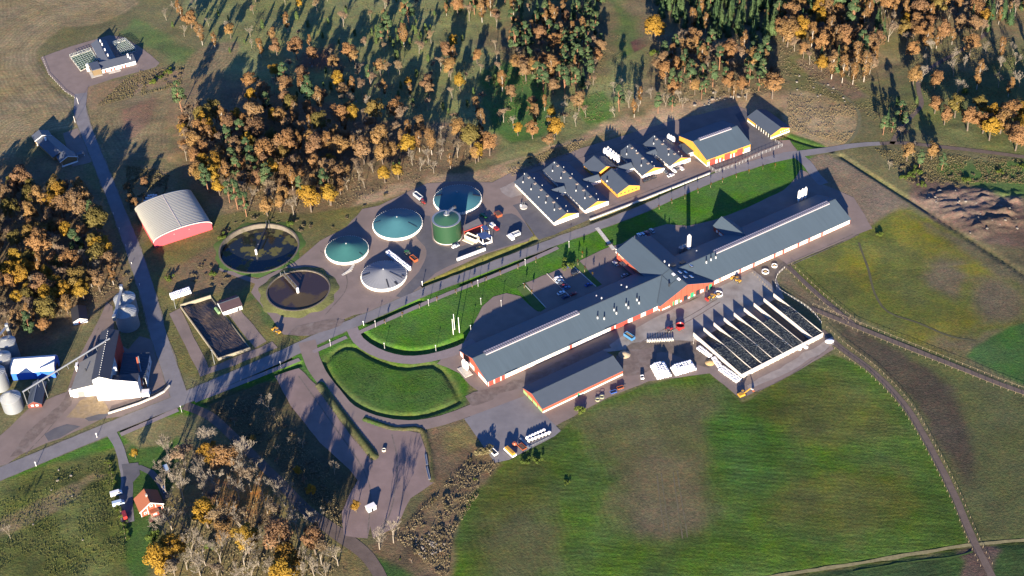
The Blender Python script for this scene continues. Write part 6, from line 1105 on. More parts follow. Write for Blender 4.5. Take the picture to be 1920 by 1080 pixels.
NAMES = {"oak": ("oak_tree", "rust orange oak", "tree"), "yellow": ("maple_tree", "golden yellow tree", "tree"), "olive": ("leafy_tree", "olive brown tree", "tree"), "birch": ("birch_tree", "slender pale birch", "tree"), "bare": ("bare_tree", "bare grey tree", "tree"), "thin": ("half_bare_tree", "thin brown tree", "tree"), "pine": ("pine_tree", "blue green pine", "tree"), "spruce": ("spruce_tree", "dark pointed spruce", "tree"), "juniper": ("juniper", "small columnar green juniper", "juniper"), "bush": ("bush", "leafy green bush", "bush"), "scrub": ("shrub", "twiggy brown shrub", "shrub"), "sapling": ("young_tree", "staked young tree", "young tree")}
PENDING = []
def plant(kind, px, py, s, zone_, zs=None):
    p = G(px, py); f = {'oak': 1.2, 'yellow': 1.18, 'olive': 1.2, 'pine': 1.28, 'thin': 1.08, 'birch': 1.1, 'spruce': 1.1}.get(kind, 1.0) * (rt.uniform(.80, 1.16) if kind not in ('sapling', 'scrub', 'bush') else 1.0); s *= f; PENDING.append((kind, px, p.x, p.y, s, (zs * f if zs else s), zone_))
OCC = []
def scatter(pts, spacing, mix, zone_, smin=.75, smax=1.2, keep=None, gap=None):
    xs = [p[0] for p in pts]; ys = [p[1] for p in pts]; kinds = list(mix); wts = [mix[k] for k in kinds]; A = 0
    for i in range(len(pts)): a, b = G(*pts[i]), G(*pts[(i + 1) % len(pts)]); A += a.x * b.y - b.x * a.y
    tries = int(abs(A) / 2 / (spacing ** 2) * 9); grid = {}
    pa = np.array(pts, float)
    for _ in range(tries):
        x, y = rt.uniform(min(xs), max(xs)), rt.uniform(min(ys), max(ys))
        if not inside(np.array([x]), np.array([y]), pts)[0]: continue
        p = G(x, y); ok = True; cx, cy = int(p.x // spacing), int(p.y // spacing)
        for i in (-1, 0, 1):
            for j in (-1, 0, 1):
                for q in grid.get((cx + i, cy + j), ()):
                    if (q[0] - p.x) ** 2 + (q[1] - p.y) ** 2 < (spacing * .8) ** 2: ok = False
        if not ok: continue
        grid.setdefault((cx, cy), []).append((p.x, p.y)); k = rt.choices(kinds, wts)[0]; s = rt.uniform(smin, smax) * (.9 if k in ("spruce", "pine") else 1.0)
        if k == "scrub": s = rt.uniform(.35, .85)
        if k == "juniper": s = rt.uniform(.7, 1.3)
        plant(k, x, y, s, zone_, s * .6 if k == 'scrub' else None)
# woods as the photograph shows them (polygons trace where the stems stand)
scatter([(330, 205), (410, 215), (470, 245), (560, 262), (640, 330), (650, 375), (560, 415), (450, 405), (400, 375), (345, 310)], 7.6, {"oak": .32, "yellow": .13, "bare": .07, "thin": .20, "birch": .06, "olive": .12, "pine": .10}, "in the wood right of the pink hall", .8, 1.2)
scatter([(470, 170), (600, 185), (720, 215), (830, 250), (905, 255), (930, 295), (880, 312), (790, 330), (700, 355), (648, 372), (632, 322), (560, 262), (480, 245)], 9.4, {"oak": .33, "yellow": .08, "bare": .10, "thin": .24, "birch": .12, "olive": .08, "pine": .03, "juniper": .02}, "in the wood behind the blue tanks", .7, 1.15)
scatter([(-30, 350), (40, 356), (110, 362), (160, 378), (188, 420), (205, 470), (225, 540), (170, 555), (110, 610), (60, 640), (0, 640), (-30, 640)], 8.2, {"oak": .28, "yellow": .16, "bare": .06, "thin": .22, "olive": .18, "birch": .05, "pine": .05}, "in the wood left of the lane", .8, 1.2)
scatter([(960, 70), (1040, 40), (1120, 30), (1130, 110), (1110, 180), (1060, 185), (1000, 170), (960, 130)], 8.0, {"pine": .46, "oak": .22, "birch": .08, "thin": .20, "spruce": .04}, "in the grove above the white barns", .7, 1.05)
scatter([(940, 180), (1010, 190), (1080, 195), (1110, 230), (1060, 260), (990, 262), (945, 245)], 10.5, {"oak": .30, "bare": .16, "thin": .28, "birch": .14, "yellow": .06, "scrub": .06}, "on the slope above the white barns", .6, .95)
scatter([(1150, 150), (1190, 180), (1270, 175), (1300, 200), (1220, 222), (1150, 225)], 8.5, {"bare": .45, "oak": .2, "pine": .2, "birch": .15}, "on the bank behind the feed bins", .65, .9)
scatter([(1235, 130), (1290, 75), (1370, 95), (1440, 110), (1455, 165), (1400, 190), (1300, 188), (1245, 175)], 8.0, {"pine": .38, "oak": .26, "thin": .24, "birch": .12}, "in the wood behind the big yellow hall", .7, 1.05)
scatter([(1215, -25), (1300, -30), (1440, -30), (1470, 40), (1440, 75), (1330, 72), (1290, 60), (1240, 35)], 6.6, {"spruce": .86, "pine": .06, "birch": .08}, "in the dark spruce forest at the top", .7, 1.05)
scatter([(820, -25), (1040, -30), (1130, -25), (1130, 35), (1030, 42), (950, 60), (900, 45), (830, 40)], 9.0, {"birch": .34, "spruce": .26, "oak": .10, "thin": .24, "pine": .06}, "in the birch stand at the top centre", .75, 1.1)
scatter([(1450, -30), (1640, -30), (1660, 40), (1650, 115), (1620, 160), (1560, 160), (1500, 105), (1455, 90)], 7.8, {"oak": .24, "birch": .20, "spruce": .12, "thin": .24, "yellow": .12, "pine": .08}, "in the wood beside the dirt track", .85, 1.2)
scatter([(1650, -30), (1950, -30), (1950, 40), (1860, 55), (1800, 85), (1700, 100), (1660, 80)], 8.2, {"birch": .20, "oak": .22, "spruce": .16, "thin": .30, "yellow": .06, "olive": .06}, "in the far upper right wood", .8, 1.15)
scatter([(1700, 110), (1850, 90), (1950, 100), (1950, 180), (1850, 200), (1760, 185), (1720, 150)], 13.5, {"bare": .58, "birch": .2, "oak": .17, "bush": .05}, "in the upper right pasture", .75, 1.15)
scatter([(1740, 200), (1800, 205), (1860, 215), (1950, 225), (1950, 290), (1890, 285), (1830, 262), (1770, 245)], 9.5, {"oak": .52, "yellow": .22, "olive": .1, "bare": .16}, "in the row of oaks at the right edge", .85, 1.25)
scatter([(1650, 300), (1700, 285), (1760, 298), (1770, 330), (1720, 350), (1670, 330)], 8.0, {"oak": .28, "pine": .2, "bare": .22, "scrub": .3}, "in the copse by the right road fork", .6, .9)
scatter([(290, 20), (350, 10), (420, 30), (480, 70), (500, 120), (430, 100), (340, 75)], 11, {"oak": .26, "bare": .34, "birch": .24, "juniper": .16}, "in the thin wood near the netted pens", .65, 1.0)
scatter([(440, -20), (800, -20), (830, 60), (930, 90), (940, 170), (860, 220), (700, 190), (560, 160), (500, 130), (470, 40)], 14.5, {"juniper": .40, "birch": .12, "thin": .32, "oak": .10, "yellow": .06}, "on the open upper meadow", .65, 1.0)
scatter([(480, 150), (620, 130), (760, 150), (860, 120), (940, 140), (950, 240), (860, 235), (700, 200), (560, 185)], 13, {"thin": .36, "birch": .16, "oak": .16, "juniper": .18, "pine": .06, "yellow": .08}, "on the meadow edge above the wood", .6, 1.0)
scatter([(690, 55), (760, 45), (810, 60), (800, 90), (700, 90)], 6.5, {"juniper": .85, "pine": .15}, "in the juniper cluster on the meadow", .8, 1.1)
scatter([(320, 870), (400, 850), (470, 880), (540, 940), (590, 1000), (640, 1060), (640, 1110), (300, 1110), (310, 960)], 8.0, {"bare": .68, "thin": .12, "yellow": .11, "oak": .05, "bush": .08}, "in the bare wood by the red cottage", 1.05, 1.55)
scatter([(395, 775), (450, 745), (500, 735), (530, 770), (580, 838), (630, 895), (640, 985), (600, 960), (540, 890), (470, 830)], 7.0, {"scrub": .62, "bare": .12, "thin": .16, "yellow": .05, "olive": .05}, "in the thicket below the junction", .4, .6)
scatter([(800, 945), (850, 900), (880, 850), (925, 868), (880, 930), (850, 1010), (838, 1080), (740, 1060), (770, 1000)], 6.5, {"scrub": .8, "thin": .12, "bush": .08}, "on the rough ground beside the big field", .2, .45)
scatter([(1640, 235), (1690, 225), (1720, 250), (1700, 268), (1655, 266)], 8.0, {"pine": .5, "thin": .3, "spruce": .2}, "by the right road fork", .6, .9)
scatter([(1660, 310), (1760, 330), (1860, 320), (1920, 310), (1920, 340), (1790, 352), (1700, 345)], 6.5, {"scrub": .85, "bush": .15}, "along the ditch by the earth heaps")
scatter([(940, 315), (1040, 278), (1080, 262), (1090, 268), (1000, 305), (950, 325)], 6.0, {"scrub": .9, "bush": .1}, "on the dry bank behind the white barns")
scatter([(240, 330), (290, 320), (320, 345), (280, 390), (250, 410), (230, 380)], 7.0, {"scrub": .8, "bush": .1, "oak": .1}, "beside the lane above the pink hall", .4, .6)
scatter([(265, 145), (340, 128), (345, 145), (270, 160)], 5.0, {"scrub": .8, "bush": .2}, "below the netted pens")
scatter([(405, 470), (415, 425), (450, 410), (540, 408), (590, 425), (560, 445), (545, 425), (500, 415), (450, 424), (420, 445)], 4.5, {"scrub": .9, "bush": .1}, "around the sunken algae tank")
scatter([(380, 480), (420, 510), (440, 540), (400, 545), (360, 530)], 5.5, {"scrub": .9, "bush": .1}, "between the pink hall and manure pit")
scatter([(600, 440), (650, 405), (690, 375), (730, 362), (700, 385), (640, 425)], 5.0, {"scrub": 1.0}, "on the dry slope above the teal tank")
scatter([(205, 470), (245, 500), (255, 545), (225, 550), (205, 520)], 6.0, {"scrub": 1.0}, "between the lane and the left wood")
scatter([(20, 610), (90, 600), (140, 560), (120, 600), (80, 640), (30, 650)], 11, {"bare": .6, "oak": .3, "bush": .1}, "behind the blue storage hall", .55, .8)
# single trees that stand out
for k, x, y, s, zn in (("yellow", 1228, 78, 1.25, "alone beside the reddish field patch"), ("yellow", 1040, 262, 1.15, "at the slope foot above the white barns"), ("oak", 1030, 275, .8, "at the slope foot under the golden tree"), ("yellow", 620, 385, 1.0, "at the lower edge of the wood near the teal tank"), ("yellow", 897, 303, .75, "on the dry bank behind the far blue tank"), ("oak", 1448, 185, 1.25, "alone by the dry grass field"), ("bush", 1225, 102, 1.2, "under the lone golden tree"), ("bush", 288, 1010, 1.5, "on the cottage lawn"), ("yellow", 254, 858, .38, "beside the cottage driveway"), ("bare", 322, 865, .9, "at the head of the cottage lawn"), ("bare", 505, 770, .9, "at the edge of the shaded gravel lot"), ("bare", 568, 840, .7, "left of the gravel lots"), ("bare", 628, 890, .7, "between the gravel lots"), ("bare", 712, 1030, 1.15, "at the lower end of the open gravel lot"), ("bare", 738, 1018, 1.15, "by the stone heap below the gravel lot"), ("yellow", 668, 960, .45, "beside the little white hut"), ("yellow", 548, 1075, 1.0, "at the bottom edge below the dirt road"), ("bush", 318, 525, 1.0, "behind the bright bale stack"), ("oak", 655, 115, 1.0, "alone on the upper meadow"), ("birch", 810, 290, 1.0, "at the meadow edge"), ("bare", 20, 1010, .8, "at the left edge of the rough meadow"), ("bush", 1690, 222, .9, "by the forest track"), ("juniper", 1718, 195, 1.1, "left of the forest track"), ("juniper", 1682, 200, 1.2, "in front of the forest track"), ("bush", 1808, 172, 1.1, "under the pasture trees"), ("oak", 1712, 160, 1.0, "beside the forest track bend"), ("scrub", 905, 850, 1.8, "by the asphalt pad corner"), ("bush", 1085, 772, 1.2, "below the red machine shed"), ("bush", 1005, 865, .9, "on the big field's left edge"), ("bush", 1062, 905, .55, "in the big field"), ("bush", 1650, 440, .8, "at the corner of the olive field"), ("bush", 985, 868, .8, "by the trailers")):
    plant(k, x, y, s, zn)
for i, (x, y) in enumerate(((722, 608), (755, 594), (787, 579), (820, 565), (855, 551), (885, 538), (912, 527), (938, 516), (972, 505), (1005, 492))): plant("sapling", x, y, 1.0, "along the footpath by the large lawn")
for i, (x, y) in enumerate(((1235, 393), (1259, 382), (1284, 373), (1308, 362), (1333, 352), (1355, 342), (1380, 334), (1404, 326), (1430, 318), (1453, 316))): plant("sapling", x, y, 1.0, "along the road on the upper lawn")
for i, (x, y) in enumerate(((984, 541), (997, 553), (1083, 497), (1092, 482), (1097, 510), (1111, 520))): plant("sapling", x, y, 1.15, "beside the parking lot")
for i in range(9): plant("bush", 206 + 4.2 * i, 868 + 18 * i if i < 3 else 905 + 13 * i, .55, "in the hedge left of the cottage drive")
from collections import defaultdict
grp = defaultdict(list)
for i, e in enumerate(PENDING): grp[(e[0], e[6])].append(i)
for (kind, zn), ids in grp.items():
    nm, lab, cat = NAMES[kind]; ids.sort(key=lambda i: PENDING[i][1])
    for r_i, i in enumerate(ids):
        _, px, x, y, s, zs, _z = PENDING[i]; tr, cr = VAR[kind][(i * 7 + 3) % len(VAR[kind])]
        label = f"{lab} {zn}" if len(ids) == 1 else f"{lab} {zn}, {ordn(r_i + 1)} from the left"
        o = thing(nm, label, cat, (x, y, gz(x, y)), rt.uniform(0, 6.28), f"{lab}s {zn}" if len(ids) > 1 else None); o.scale = (s * rt.uniform(.86, 1.12), s * rt.uniform(.86, 1.12), zs * rt.uniform(.92, 1.12))
        link("stems" if kind in ("bush", "scrub") else "trunk", tr, o); link("twigs" if kind == "bare" else "crown", cr, o)
        if kind == "sapling": MB().tube((.35, 0, 0), (.35, 0, 1.4), .06).build("stake", mat("stake_wood", (.35, .26, .15), .8), o)
# undergrowth and tussocks (uncountable)
def undergrowth(name, label, polys, n, m, smin, smax, hz):
    rs_ = np.random.RandomState(len(name) + n); Q = []
    for pts in polys:
        xs = [p[0] for p in pts]; ys = [p[1] for p in pts]; X = rs_.uniform(min(xs), max(xs), n); Y = rs_.uniform(min(ys), max(ys), n); k = inside(X, Y, pts); w_ = [G(a, b) for a, b in zip(X[k], Y[k])]
        C_ = np.array([(p.x, p.y, gz(p.x, p.y) + hz * rs_.rand()) for p in w_]); clump = vnoise(C_[:, 0], C_[:, 1], 9, 3) + .5; C_ = C_[clump > .42]
        N_ = rs_.randn(len(C_), 3) * .6 + np.array([0, -.5, .6]); N_ /= np.linalg.norm(N_, axis=1)[:, None]; Q.append(leaf_quads(C_, N_, rs_.uniform(smin, smax, len(C_)), rs_))
    o = link(name, quads_mesh(name, np.concatenate(Q), m)); tag(o, label, None, None, "stuff"); return o
undergrowth("undergrowth", "brown scrub and leaf litter under the woods", [[(325, 190), (480, 170), (900, 250), (930, 300), (640, 390), (450, 410), (390, 370)], [(-20, 340), (120, 310), (200, 440), (225, 540), (100, 620), (-20, 640)], [(1215, 60), (1470, 60), (1640, 150), (1480, 175), (1250, 200)], [(300, 860), (420, 800), (560, 900), (650, 1080), (300, 1080)], [(395, 768), (490, 735), (535, 790), (632, 905), (636, 990), (480, 840)], [(740, 1010), (870, 870), (935, 870), (850, 1000), (840, 1090)]], 9000, SCRB, .12, .34, .7)
undergrowth("tall_weeds", "dark weeds covering the kidney shaped lawn", [[(615, 668), (648, 656), (694, 680), (752, 694), (812, 692), (848, 738), (790, 768), (720, 764), (655, 732)]], 9000, leafmat("weed_leaves", [(0.036, 0.080, 0.018), (0.060, 0.115, 0.026)]), .08, .22, .10)
undergrowth("reeds", "dry yellow reeds on the wet field", [[(1475, 178), (1600, 195), (1615, 232), (1585, 270), (1480, 245)], [(950, 318), (1050, 275), (1100, 262), (1080, 285), (960, 332)]], 7000, leafmat("reed_leaves", [(0.20, 0.155, 0.082), (0.28, 0.22, 0.12)]), .10, .26, .7)
undergrowth("meadow_tussocks", "rough tufts of grass on the lower left meadow", [[(-20, 940), (210, 850), (232, 960), (238, 1080), (-20, 1080)]], 9000, leafmat("tussock_leaves", [(0.045, 0.058, 0.016), (0.09, 0.095, 0.03), (0.12, 0.105, 0.045)]), .10, .26, .4)
undergrowth("heath_tufts", "low heath, dwarf shrubs and tufts on the upper meadow", [[(440, -20), (830, -20), (950, 100), (940, 240), (700, 200), (480, 150)], [(900, 100), (1150, 60), (1230, 110), (1150, 220), (960, 250)], [(1480, 120), (1640, 170), (1720, 200), (1690, 262), (1600, 200), (1500, 165)], [(1700, 110), (1930, 60), (1930, 200), (1740, 190)], [(1640, 280), (1920, 300), (1920, 345), (1700, 340)], [(235, 310), (320, 320), (300, 400), (245, 410)], [(250, 135), (345, 125), (340, 160), (180, 200)]], 9000, leafmat("heath_leaves", [(0.075, 0.072, 0.030), (0.14, 0.112, 0.055), (0.09, 0.105, 0.035), (0.17, 0.14, 0.085)]), .10, .36, .35)
# boulders and the stone heap
ROCK = mat("granite", (0.17, 0.15, 0.125), 0.9, 0.25, 0.8); rk = []
for k in range(3):
    bm = bmesh.new(); bmesh.ops.create_icosphere(bm, subdivisions=1, radius=1); rr = random.Random(k)
    for v in bm.verts: v.co *= rr.uniform(.7, 1.15)
    me2 = bpy.data.meshes.new("boulder"); bm.to_mesh(me2); bm.free(); me2.materials.append(ROCK); rk.append(me2)
def boulders(pts, n, zn, smin, smax):
    xs = [p[0] for p in pts]; ys = [p[1] for p in pts]; L_ = []
    while len(L_) < n:
        x, y = rt.uniform(min(xs), max(xs)), rt.uniform(min(ys), max(ys))
        if inside(np.array([x]), np.array([y]), pts)[0]: L_.append((x, y))
    for i, (x, y) in enumerate(sorted(L_)):
        p = G(x, y); o = link("boulder", rt.choice(rk), None, (p.x, p.y, gz(p.x, p.y) + .1), rt.uniform(0, 6)); s = rt.uniform(smin, smax); o.scale = (s, s * rt.uniform(.7, 1), s * .6); tag(o, f"grey boulder {zn}, {ordn(i + 1)} from the left", "boulder", f"boulders {zn}")
boulders([(770, 1010), (830, 990), (840, 1030), (790, 1050)], 40, "in the stone heap below the gravel lot", .35, .9); boulders([(1330, 170), (1400, 165), (1410, 185), (1290, 205)], 18, "on the rocky bank behind the yellow hall", .6, 1.5); boulders([(1480, 135), (1560, 150), (1600, 195), (1500, 180)], 14, "on the grass by the dirt track", .5, 1.1); boulders([(560, 100), (660, 90), (760, 220), (640, 200)], 22, "on the upper meadow", .4, 1.0); boulders([(1720, 360), (1800, 355), (1900, 380), (1915, 430), (1820, 440), (1750, 400)], 30, "on the earth heaps", .4, 1.1); boulders([(0, 900), (200, 860), (230, 1000), (60, 1060)], 8, "in the lower left meadow", .4, .9)
# ------------------------------------------------------------------ vehicles
PAINT = {}
def paint(n, c, r=.3): PAINT[n] = mat("car_paint_" + n, c, r, 0.02, 1.0, spec=.5); return PAINT[n]
for n, c in (("white", (.72, .72, .72)), ("silver", (.36, .38, .40)), ("black", (.02, .02, .022)), ("red", (.24, .026, .024)), ("blue", (.03, .07, .26)), ("grey", (.10, .11, .12)), ("darkblue", (.02, .035, .10)), ("lightblue", (.35, .45, .55)), ("yellow", (.42, .22, .03)), ("orange", (.26, .070, .028)), ("green", (.022, .11, .035)), ("tealblue", (.05, .16, .32))): paint(n, c)
RUB = mat("tyre_rubber", (.018, .018, .018), .85)
def profile_body(pts, hw, inset=0.0):      # side profile (x,z) -> solid, optionally narrower on top
    mb = MB(); n = len(pts); zmax = max(p[1] for p in pts); zmin = min(p[1] for p in pts)
    for s in (-1, 1): mb.v += [(x, s * (hw - inset * (z - zmin) / (zmax - zmin + 1e-6)), z) for x, z in pts]
    mb.f.append(tuple(range(n))); mb.f.append(tuple(n + i for i in reversed(range(n))))
    for i in range(n): j = (i + 1) % n; mb.f.append((j, i, n + i, n + j))
    return mb
def wheel_me(r, w):
    key = ("wheel", r, w)
    if key not in BOXC:
        mb = MB(); mb.tube((0, -w / 2, 0), (0, w / 2, 0), r, n=14); BOXC[key] = mb.mesh("wheel", RUB)
    return BOXC[key]
def hub_me(r, w):
    key = ("hub", r, w)
    if key not in BOXC: mb = MB(); mb.tube((0, -w / 2 - .02, 0), (0, w / 2 + .02, 0), r * .55, n=10); BOXC[key] = mb.mesh("rim", STEEL)
    return BOXC[key]
def wheels(o, pos, r, w):
    for x, y in pos: q = link("wheel", wheel_me(r, w), o, (x, y, r)); link("rim", hub_me(r, w), q)
CARM = {}
def car_meshes(kind):
    if kind in CARM: return CARM[kind]
    if kind == "van":
        body = profile_body([(-2.7, .35), (2.7, .35), (2.75, .9), (2.2, 1.15), (1.55, 2.1), (-2.6, 2.25), (-2.72, 1.0)], .98, .10); glass = profile_body([(2.12, 1.22), (1.60, 2.0), (.75, 2.04), (.75, 1.25)], .985, .08); roof_ = None; L = 2.7
    elif kind == "wagon":
        body = profile_body([(-2.2, .3), (2.15, .3), (2.22, .72), (1.1, .92), (-2.2, .98), (-2.28, .6)], .88, .06); glass = profile_body([(1.15, .90), (.45, 1.42), (-1.95, 1.44), (-2.2, .96)], .80, .12); roof_ = profile_body([(.4, 1.425), (.1, 1.50), (-1.8, 1.50), (-1.98, 1.44)], .70, .05); L = 2.2
    else:
        body = profile_body([(-2.1, .3), (2.05, .3), (2.12, .70), (1.05, .90), (-1.6, .95), (-2.1, .92), (-2.17, .6)], .86, .06); glass = profile_body([(1.05, .88), (.35, 1.38), (-1.0, 1.40), (-1.75, .94)], .78, .14); roof_ = profile_body([(.3, 1.385), (.0, 1.46), (-.85, 1.46), (-1.02, 1.40)], .66, .05); L = 2.1
    CARM[kind] = (body.mesh("body"), glass.mesh("windows", DGLASS), roof_.mesh("roof") if roof_ else None, L); return CARM[kind]
def setm(o, m):
    o.data.materials.append(None) if not o.data.materials else None
    o.material_slots[0].link = 'OBJECT'; o.material_slots[0].material = m; return o
def car(px, py, hd, col, label, kind="car", group=None):
    """hd: heading in degrees on the ground"""
    p = G(px, py, .6); o = thing("parked_van" if kind == "van" else "parked_car", label, "van" if kind == "van" else "car", (p.x, p.y, .04), R(hd), group); b, g, r_, L = car_meshes(kind); m = PAINT[col]
    setm(link("body", b, o), m); link("windows", g, o)
    if r_: setm(link("roof", r_, o), m)
    hw = .84 if kind != "van" else .92; x = L * .62; wheels(o, [(x, hw), (x, -hw), (-x, hw), (-x, -hw)], .32 if kind != "van" else .36, .2)
    for s in (-1, 1): MB().box(L - .02, L + .06, s * .62 - .18, s * .62 + .18, .62, .78).build("headlight", WHITEP, o); MB().box(-L - .08, -L + .02, s * .66 - .12, s * .66 + .12, .7, .85).build("tail_light", REDDOOR, o)
    return o
GP = "cars in the shaded parking lot"; ax = 29.5
for px, py, c, lab, k in ((1046.2, 521.4, "white", "white car at the top of the parked row in the lot", "wagon"), (1049.3, 527.2, "lightblue", "pale blue car second in the parked row", "car"), (1053.2, 531.5, "grey", "dark grey car between pale blue and red ones", "car"), (1058, 535.7, "red", "red car in the middle of the parked row", "car"), (1062, 539.6, "tealblue", "dark teal car below the red one", "car"), (1052, 549, "white", "white car near the lower end of the parked row", "car"), (1060.8, 556.5, "darkblue", "dark blue car lowest in the row beside the barn", "car")): car(px, py, ax, PAINT and c, lab, k, GP)
for px, py, c, lab, hd in ((1074.8, 551, "red", "dark red car across from the lowest parked cars", 29), (1077.5, 512.4, "black", "black car alone under the parking kerb", 29), (1103.5, 533.5, "blue", "bright blue car alone near the barn roof", 29), (1065.5, 499.5, "darkblue", "dark car in the shade of the round bush", 29), (1154.5, 494, "silver", "silver car beside the red lettered wall", 120), (1171.5, 516, "silver", "silver car next to the barn's inner corner", 29), (1222.7, 432.5, "silver", "silver car standing apart behind the rear gable", 115), (1213.5, 437.5, "red", "red car in the row behind the rear gable", 115), (1206, 439.8, "lightblue", "pale blue car in the row behind the rear gable", 115), (1199.5, 441.3, "white", "white car at the end of the row behind the rear gable", 115)): car(px, py, hd, c, lab, "car", GP)
GY = "cars in front of the yellow barns"
for px, py, c, lab, hd, k in ((1211, 338.5, "black", "black car in front of the barn, left of three dark ones", 29, "car"), (1218, 335.5, "black", "black car in front of the barn, middle of three dark ones", 29, "car"), (1225, 333, "black", "black car in front of the barn, right of three dark ones", 29, "car"), (1247, 322, "grey", "dark car beside the white barn corner", 118, "car"), (1257.5, 328.5, "white", "white car parked farthest out on the gravel", 29, "car"), (1263, 319.5, "white", "white car beside the hall barn, left of pair", 118, "wagon"), (1269, 315.5, "grey", "dark car between two white cars", 118, "car"), (1276.5, 315, "white", "white van like car right of the dark one", 118, "wagon")): car(px, py, hd, c, lab, k, GY)
car(854, 461.5, 35, "white", "white pickup at the foot of the green digester", "wagon"); car(957.5, 445, 120, "white", "white van beside the pale trailer", "van"); car(218, 925.5, 22, "white", "white van upper one of two by the cottage drive", "van"); car(222, 944, 20, "lightblue", "pale blue van lower one of two by the cottage drive", "van"); car(233.5, 966, 112, "red", "dark red van beside the cottage", "van"); car(312, 879, 118, "lightblue", "pale blue van on the cottage lawn", "van"); car(307.5, 918, 112, "silver", "silver car behind the red cottage", "car"); car(1236, 703 - 4, 118, "white", "x") if False else None
def tractor(px, py, hd, col, label, front_loader=False):
    p = G(px, py, .8); o = thing("tractor", label, "tractor", (p.x, p.y, .04), R(hd)); m = PAINT[col]
    setm(profile_body([(.2, .8), (2.3, .8), (2.3, 1.45), (.3, 1.6)], .42, .05).build("bonnet", None, o), m); MB().taper(-1.1, .35, -.7, .7, 1.1, 2.55, .12).build("cab", DGLASS, o); setm(MB().box(-1.05, .25, -.66, .66, 2.56, 2.72).build("cab_roof", None, o), m)
    setm(MB().box(-1.4, .3, -.95, -.7, 1.2, 1.55).build("fender", None, o), m); setm(MB().box(-1.4, .3, .7, .95, 1.2, 1.55).build("fender", None, o), m)
    wheels(o, [(-.7, 1.0), (-.7, -1.0)], .85, .5); wheels(o, [(1.7, .85), (1.7, -.85)], .55, .38)
    if front_loader: MB().beam((.8, -.6, 1.2), (3.2, -.6, .6), .12, .16).build("loader_arm", DARK, o); MB().beam((.8, .6, 1.2), (3.2, .6, .6), .12, .16).build("loader_arm", DARK, o); MB().box(3.1, 3.9, -1, 1, .2, .9).build("bucket", DARK, o)
    return o
def trailer(px, py, hd, L, W, col, label, h=1.4, load=None, name="farm_trailer", cat="trailer"):
    p = G(px, py, .8); o = thing(name, label, cat, (p.x, p.y, .04), R(hd)); m = PAINT[col] if isinstance(col, str) else col; z = .75
    setm(MB().box(-L / 2, L / 2, -W / 2, W / 2, z - .15, z).build("bed", None, o), m)
    for b_ in ((-L / 2, L / 2, -W / 2, -W / 2 + .1, z, z + h), (-L / 2, L / 2, W / 2 - .1, W / 2, z, z + h), (-L / 2, -L / 2 + .1, -W / 2 + .11, W / 2 - .11, z, z + h), (L / 2 - .1, L / 2, -W / 2 + .11, W / 2 - .11, z, z + h)): setm(MB().box(*b_).build("side_board", None, o), m)
    if load: MB().taper(-L / 2 + .15, L / 2 - .15, -W / 2 + .15, W / 2 - .15, z + .02, z + h * .8, .3).build("load", load, o)
    wheels(o, [(-L * .2, W / 2 - .1), (-L * .2, -W / 2 + .1), (L * .12, W / 2 - .1), (L * .12, -W / 2 + .1)], .42, .3); MB().beam((L / 2, 0, .6), (L / 2 + 1.3, 0, .5), .12, .12).build("drawbar", DARK, o); return o
STRAW = mat("straw_load", (.35, .24, .11), .95, .3, 1.0, .1, 2.0); SOILL = mat("soil_load", (.09, .06, .045), .95, .3, 1.0)
tractor(764, 474.5, 125, "green", "green tractor hitched to an orange trailer by the grey tank"); trailer(776, 486.5, 125, 5.0, 2.4, "orange", "orange trailer behind the green tractor", 1.5, SOILL)
tractor(792.5, 379, -55, "red", "red tractor behind the blue tank"); trailer(784, 369.5, 125, 7.0, 2.5, "silver", "long silver trailer hitched to the red tractor", 1.9)
trailer(967, 440.5, 29, 5.0, 2.6, "silver", "boxy pale trailer next to the white van", 1.6, CONCW); trailer(1180, 632, -50, 6.0, 2.5, "tealblue", "blue trailer loaded with straw in the barn yard", 1.5, STRAW)
o = trailer(1275, 615, 32, 3.6, 2.8, "red", "round red feed mixer in the barn yard", .8, name="feed_mixer", cat="mixer"); MB().lathe(0, 0, [(1.5, .8), (2.2, 3.0), (2.05, 3.0), (1.3, 1.2)], 20).build("mixing_tub", PAINT["red"], o)
tractor(1254, 619, 30, "red", "red tractor coupled to the feed mixer")
trailer(926, 849, -55, 3.8, 2.3, "white", "small white open trailer at the asphalt pad's left corner", 1.0, DARK); o = trailer(956.5, 848, -55, 7.0, 2.4, "white", "long white trailer heaped with yellow load", .9); MB().taper(-3.2, 3.2, -1.0, 1.0, .9, 2.5, .25).build("yellow_load", PAINT["yellow"], o)
trailer(979, 838, -55, 4.2, 2.6, "orange", "rusty red flat trailer beside the white tanks", .5, SOILL); p = G(965, 836); o = thing("cement_mixer", "round orange drum beside the rusty trailer", "drum", (p.x, p.y, 0)); MB().lathe(0, 0, [(.5, 0), (1.2, .8), (1.3, 1.6), (.7, 2.4)], 14).build("drum", PAINT["orange"], o); MB().box(-1, 1, -.2, .2, 0, .5).build("drum_frame", DARK, o)
p = G(984, 832); o = thing("roller_beam", "long grey steel beam lying beside the white tanks", "beam", (p.x, p.y, 0), R(-57)); MB().box(-4, 4, -.35, .35, .03, .7).build("beam", STEEL, o); MB().box(-4, 4, .5, .9, .03, .5).build("beam", STEEL, o)
trailer(1204, 708, 95, 2.2, 1.6, "white", "little white cart at the field edge", .8, DARK)
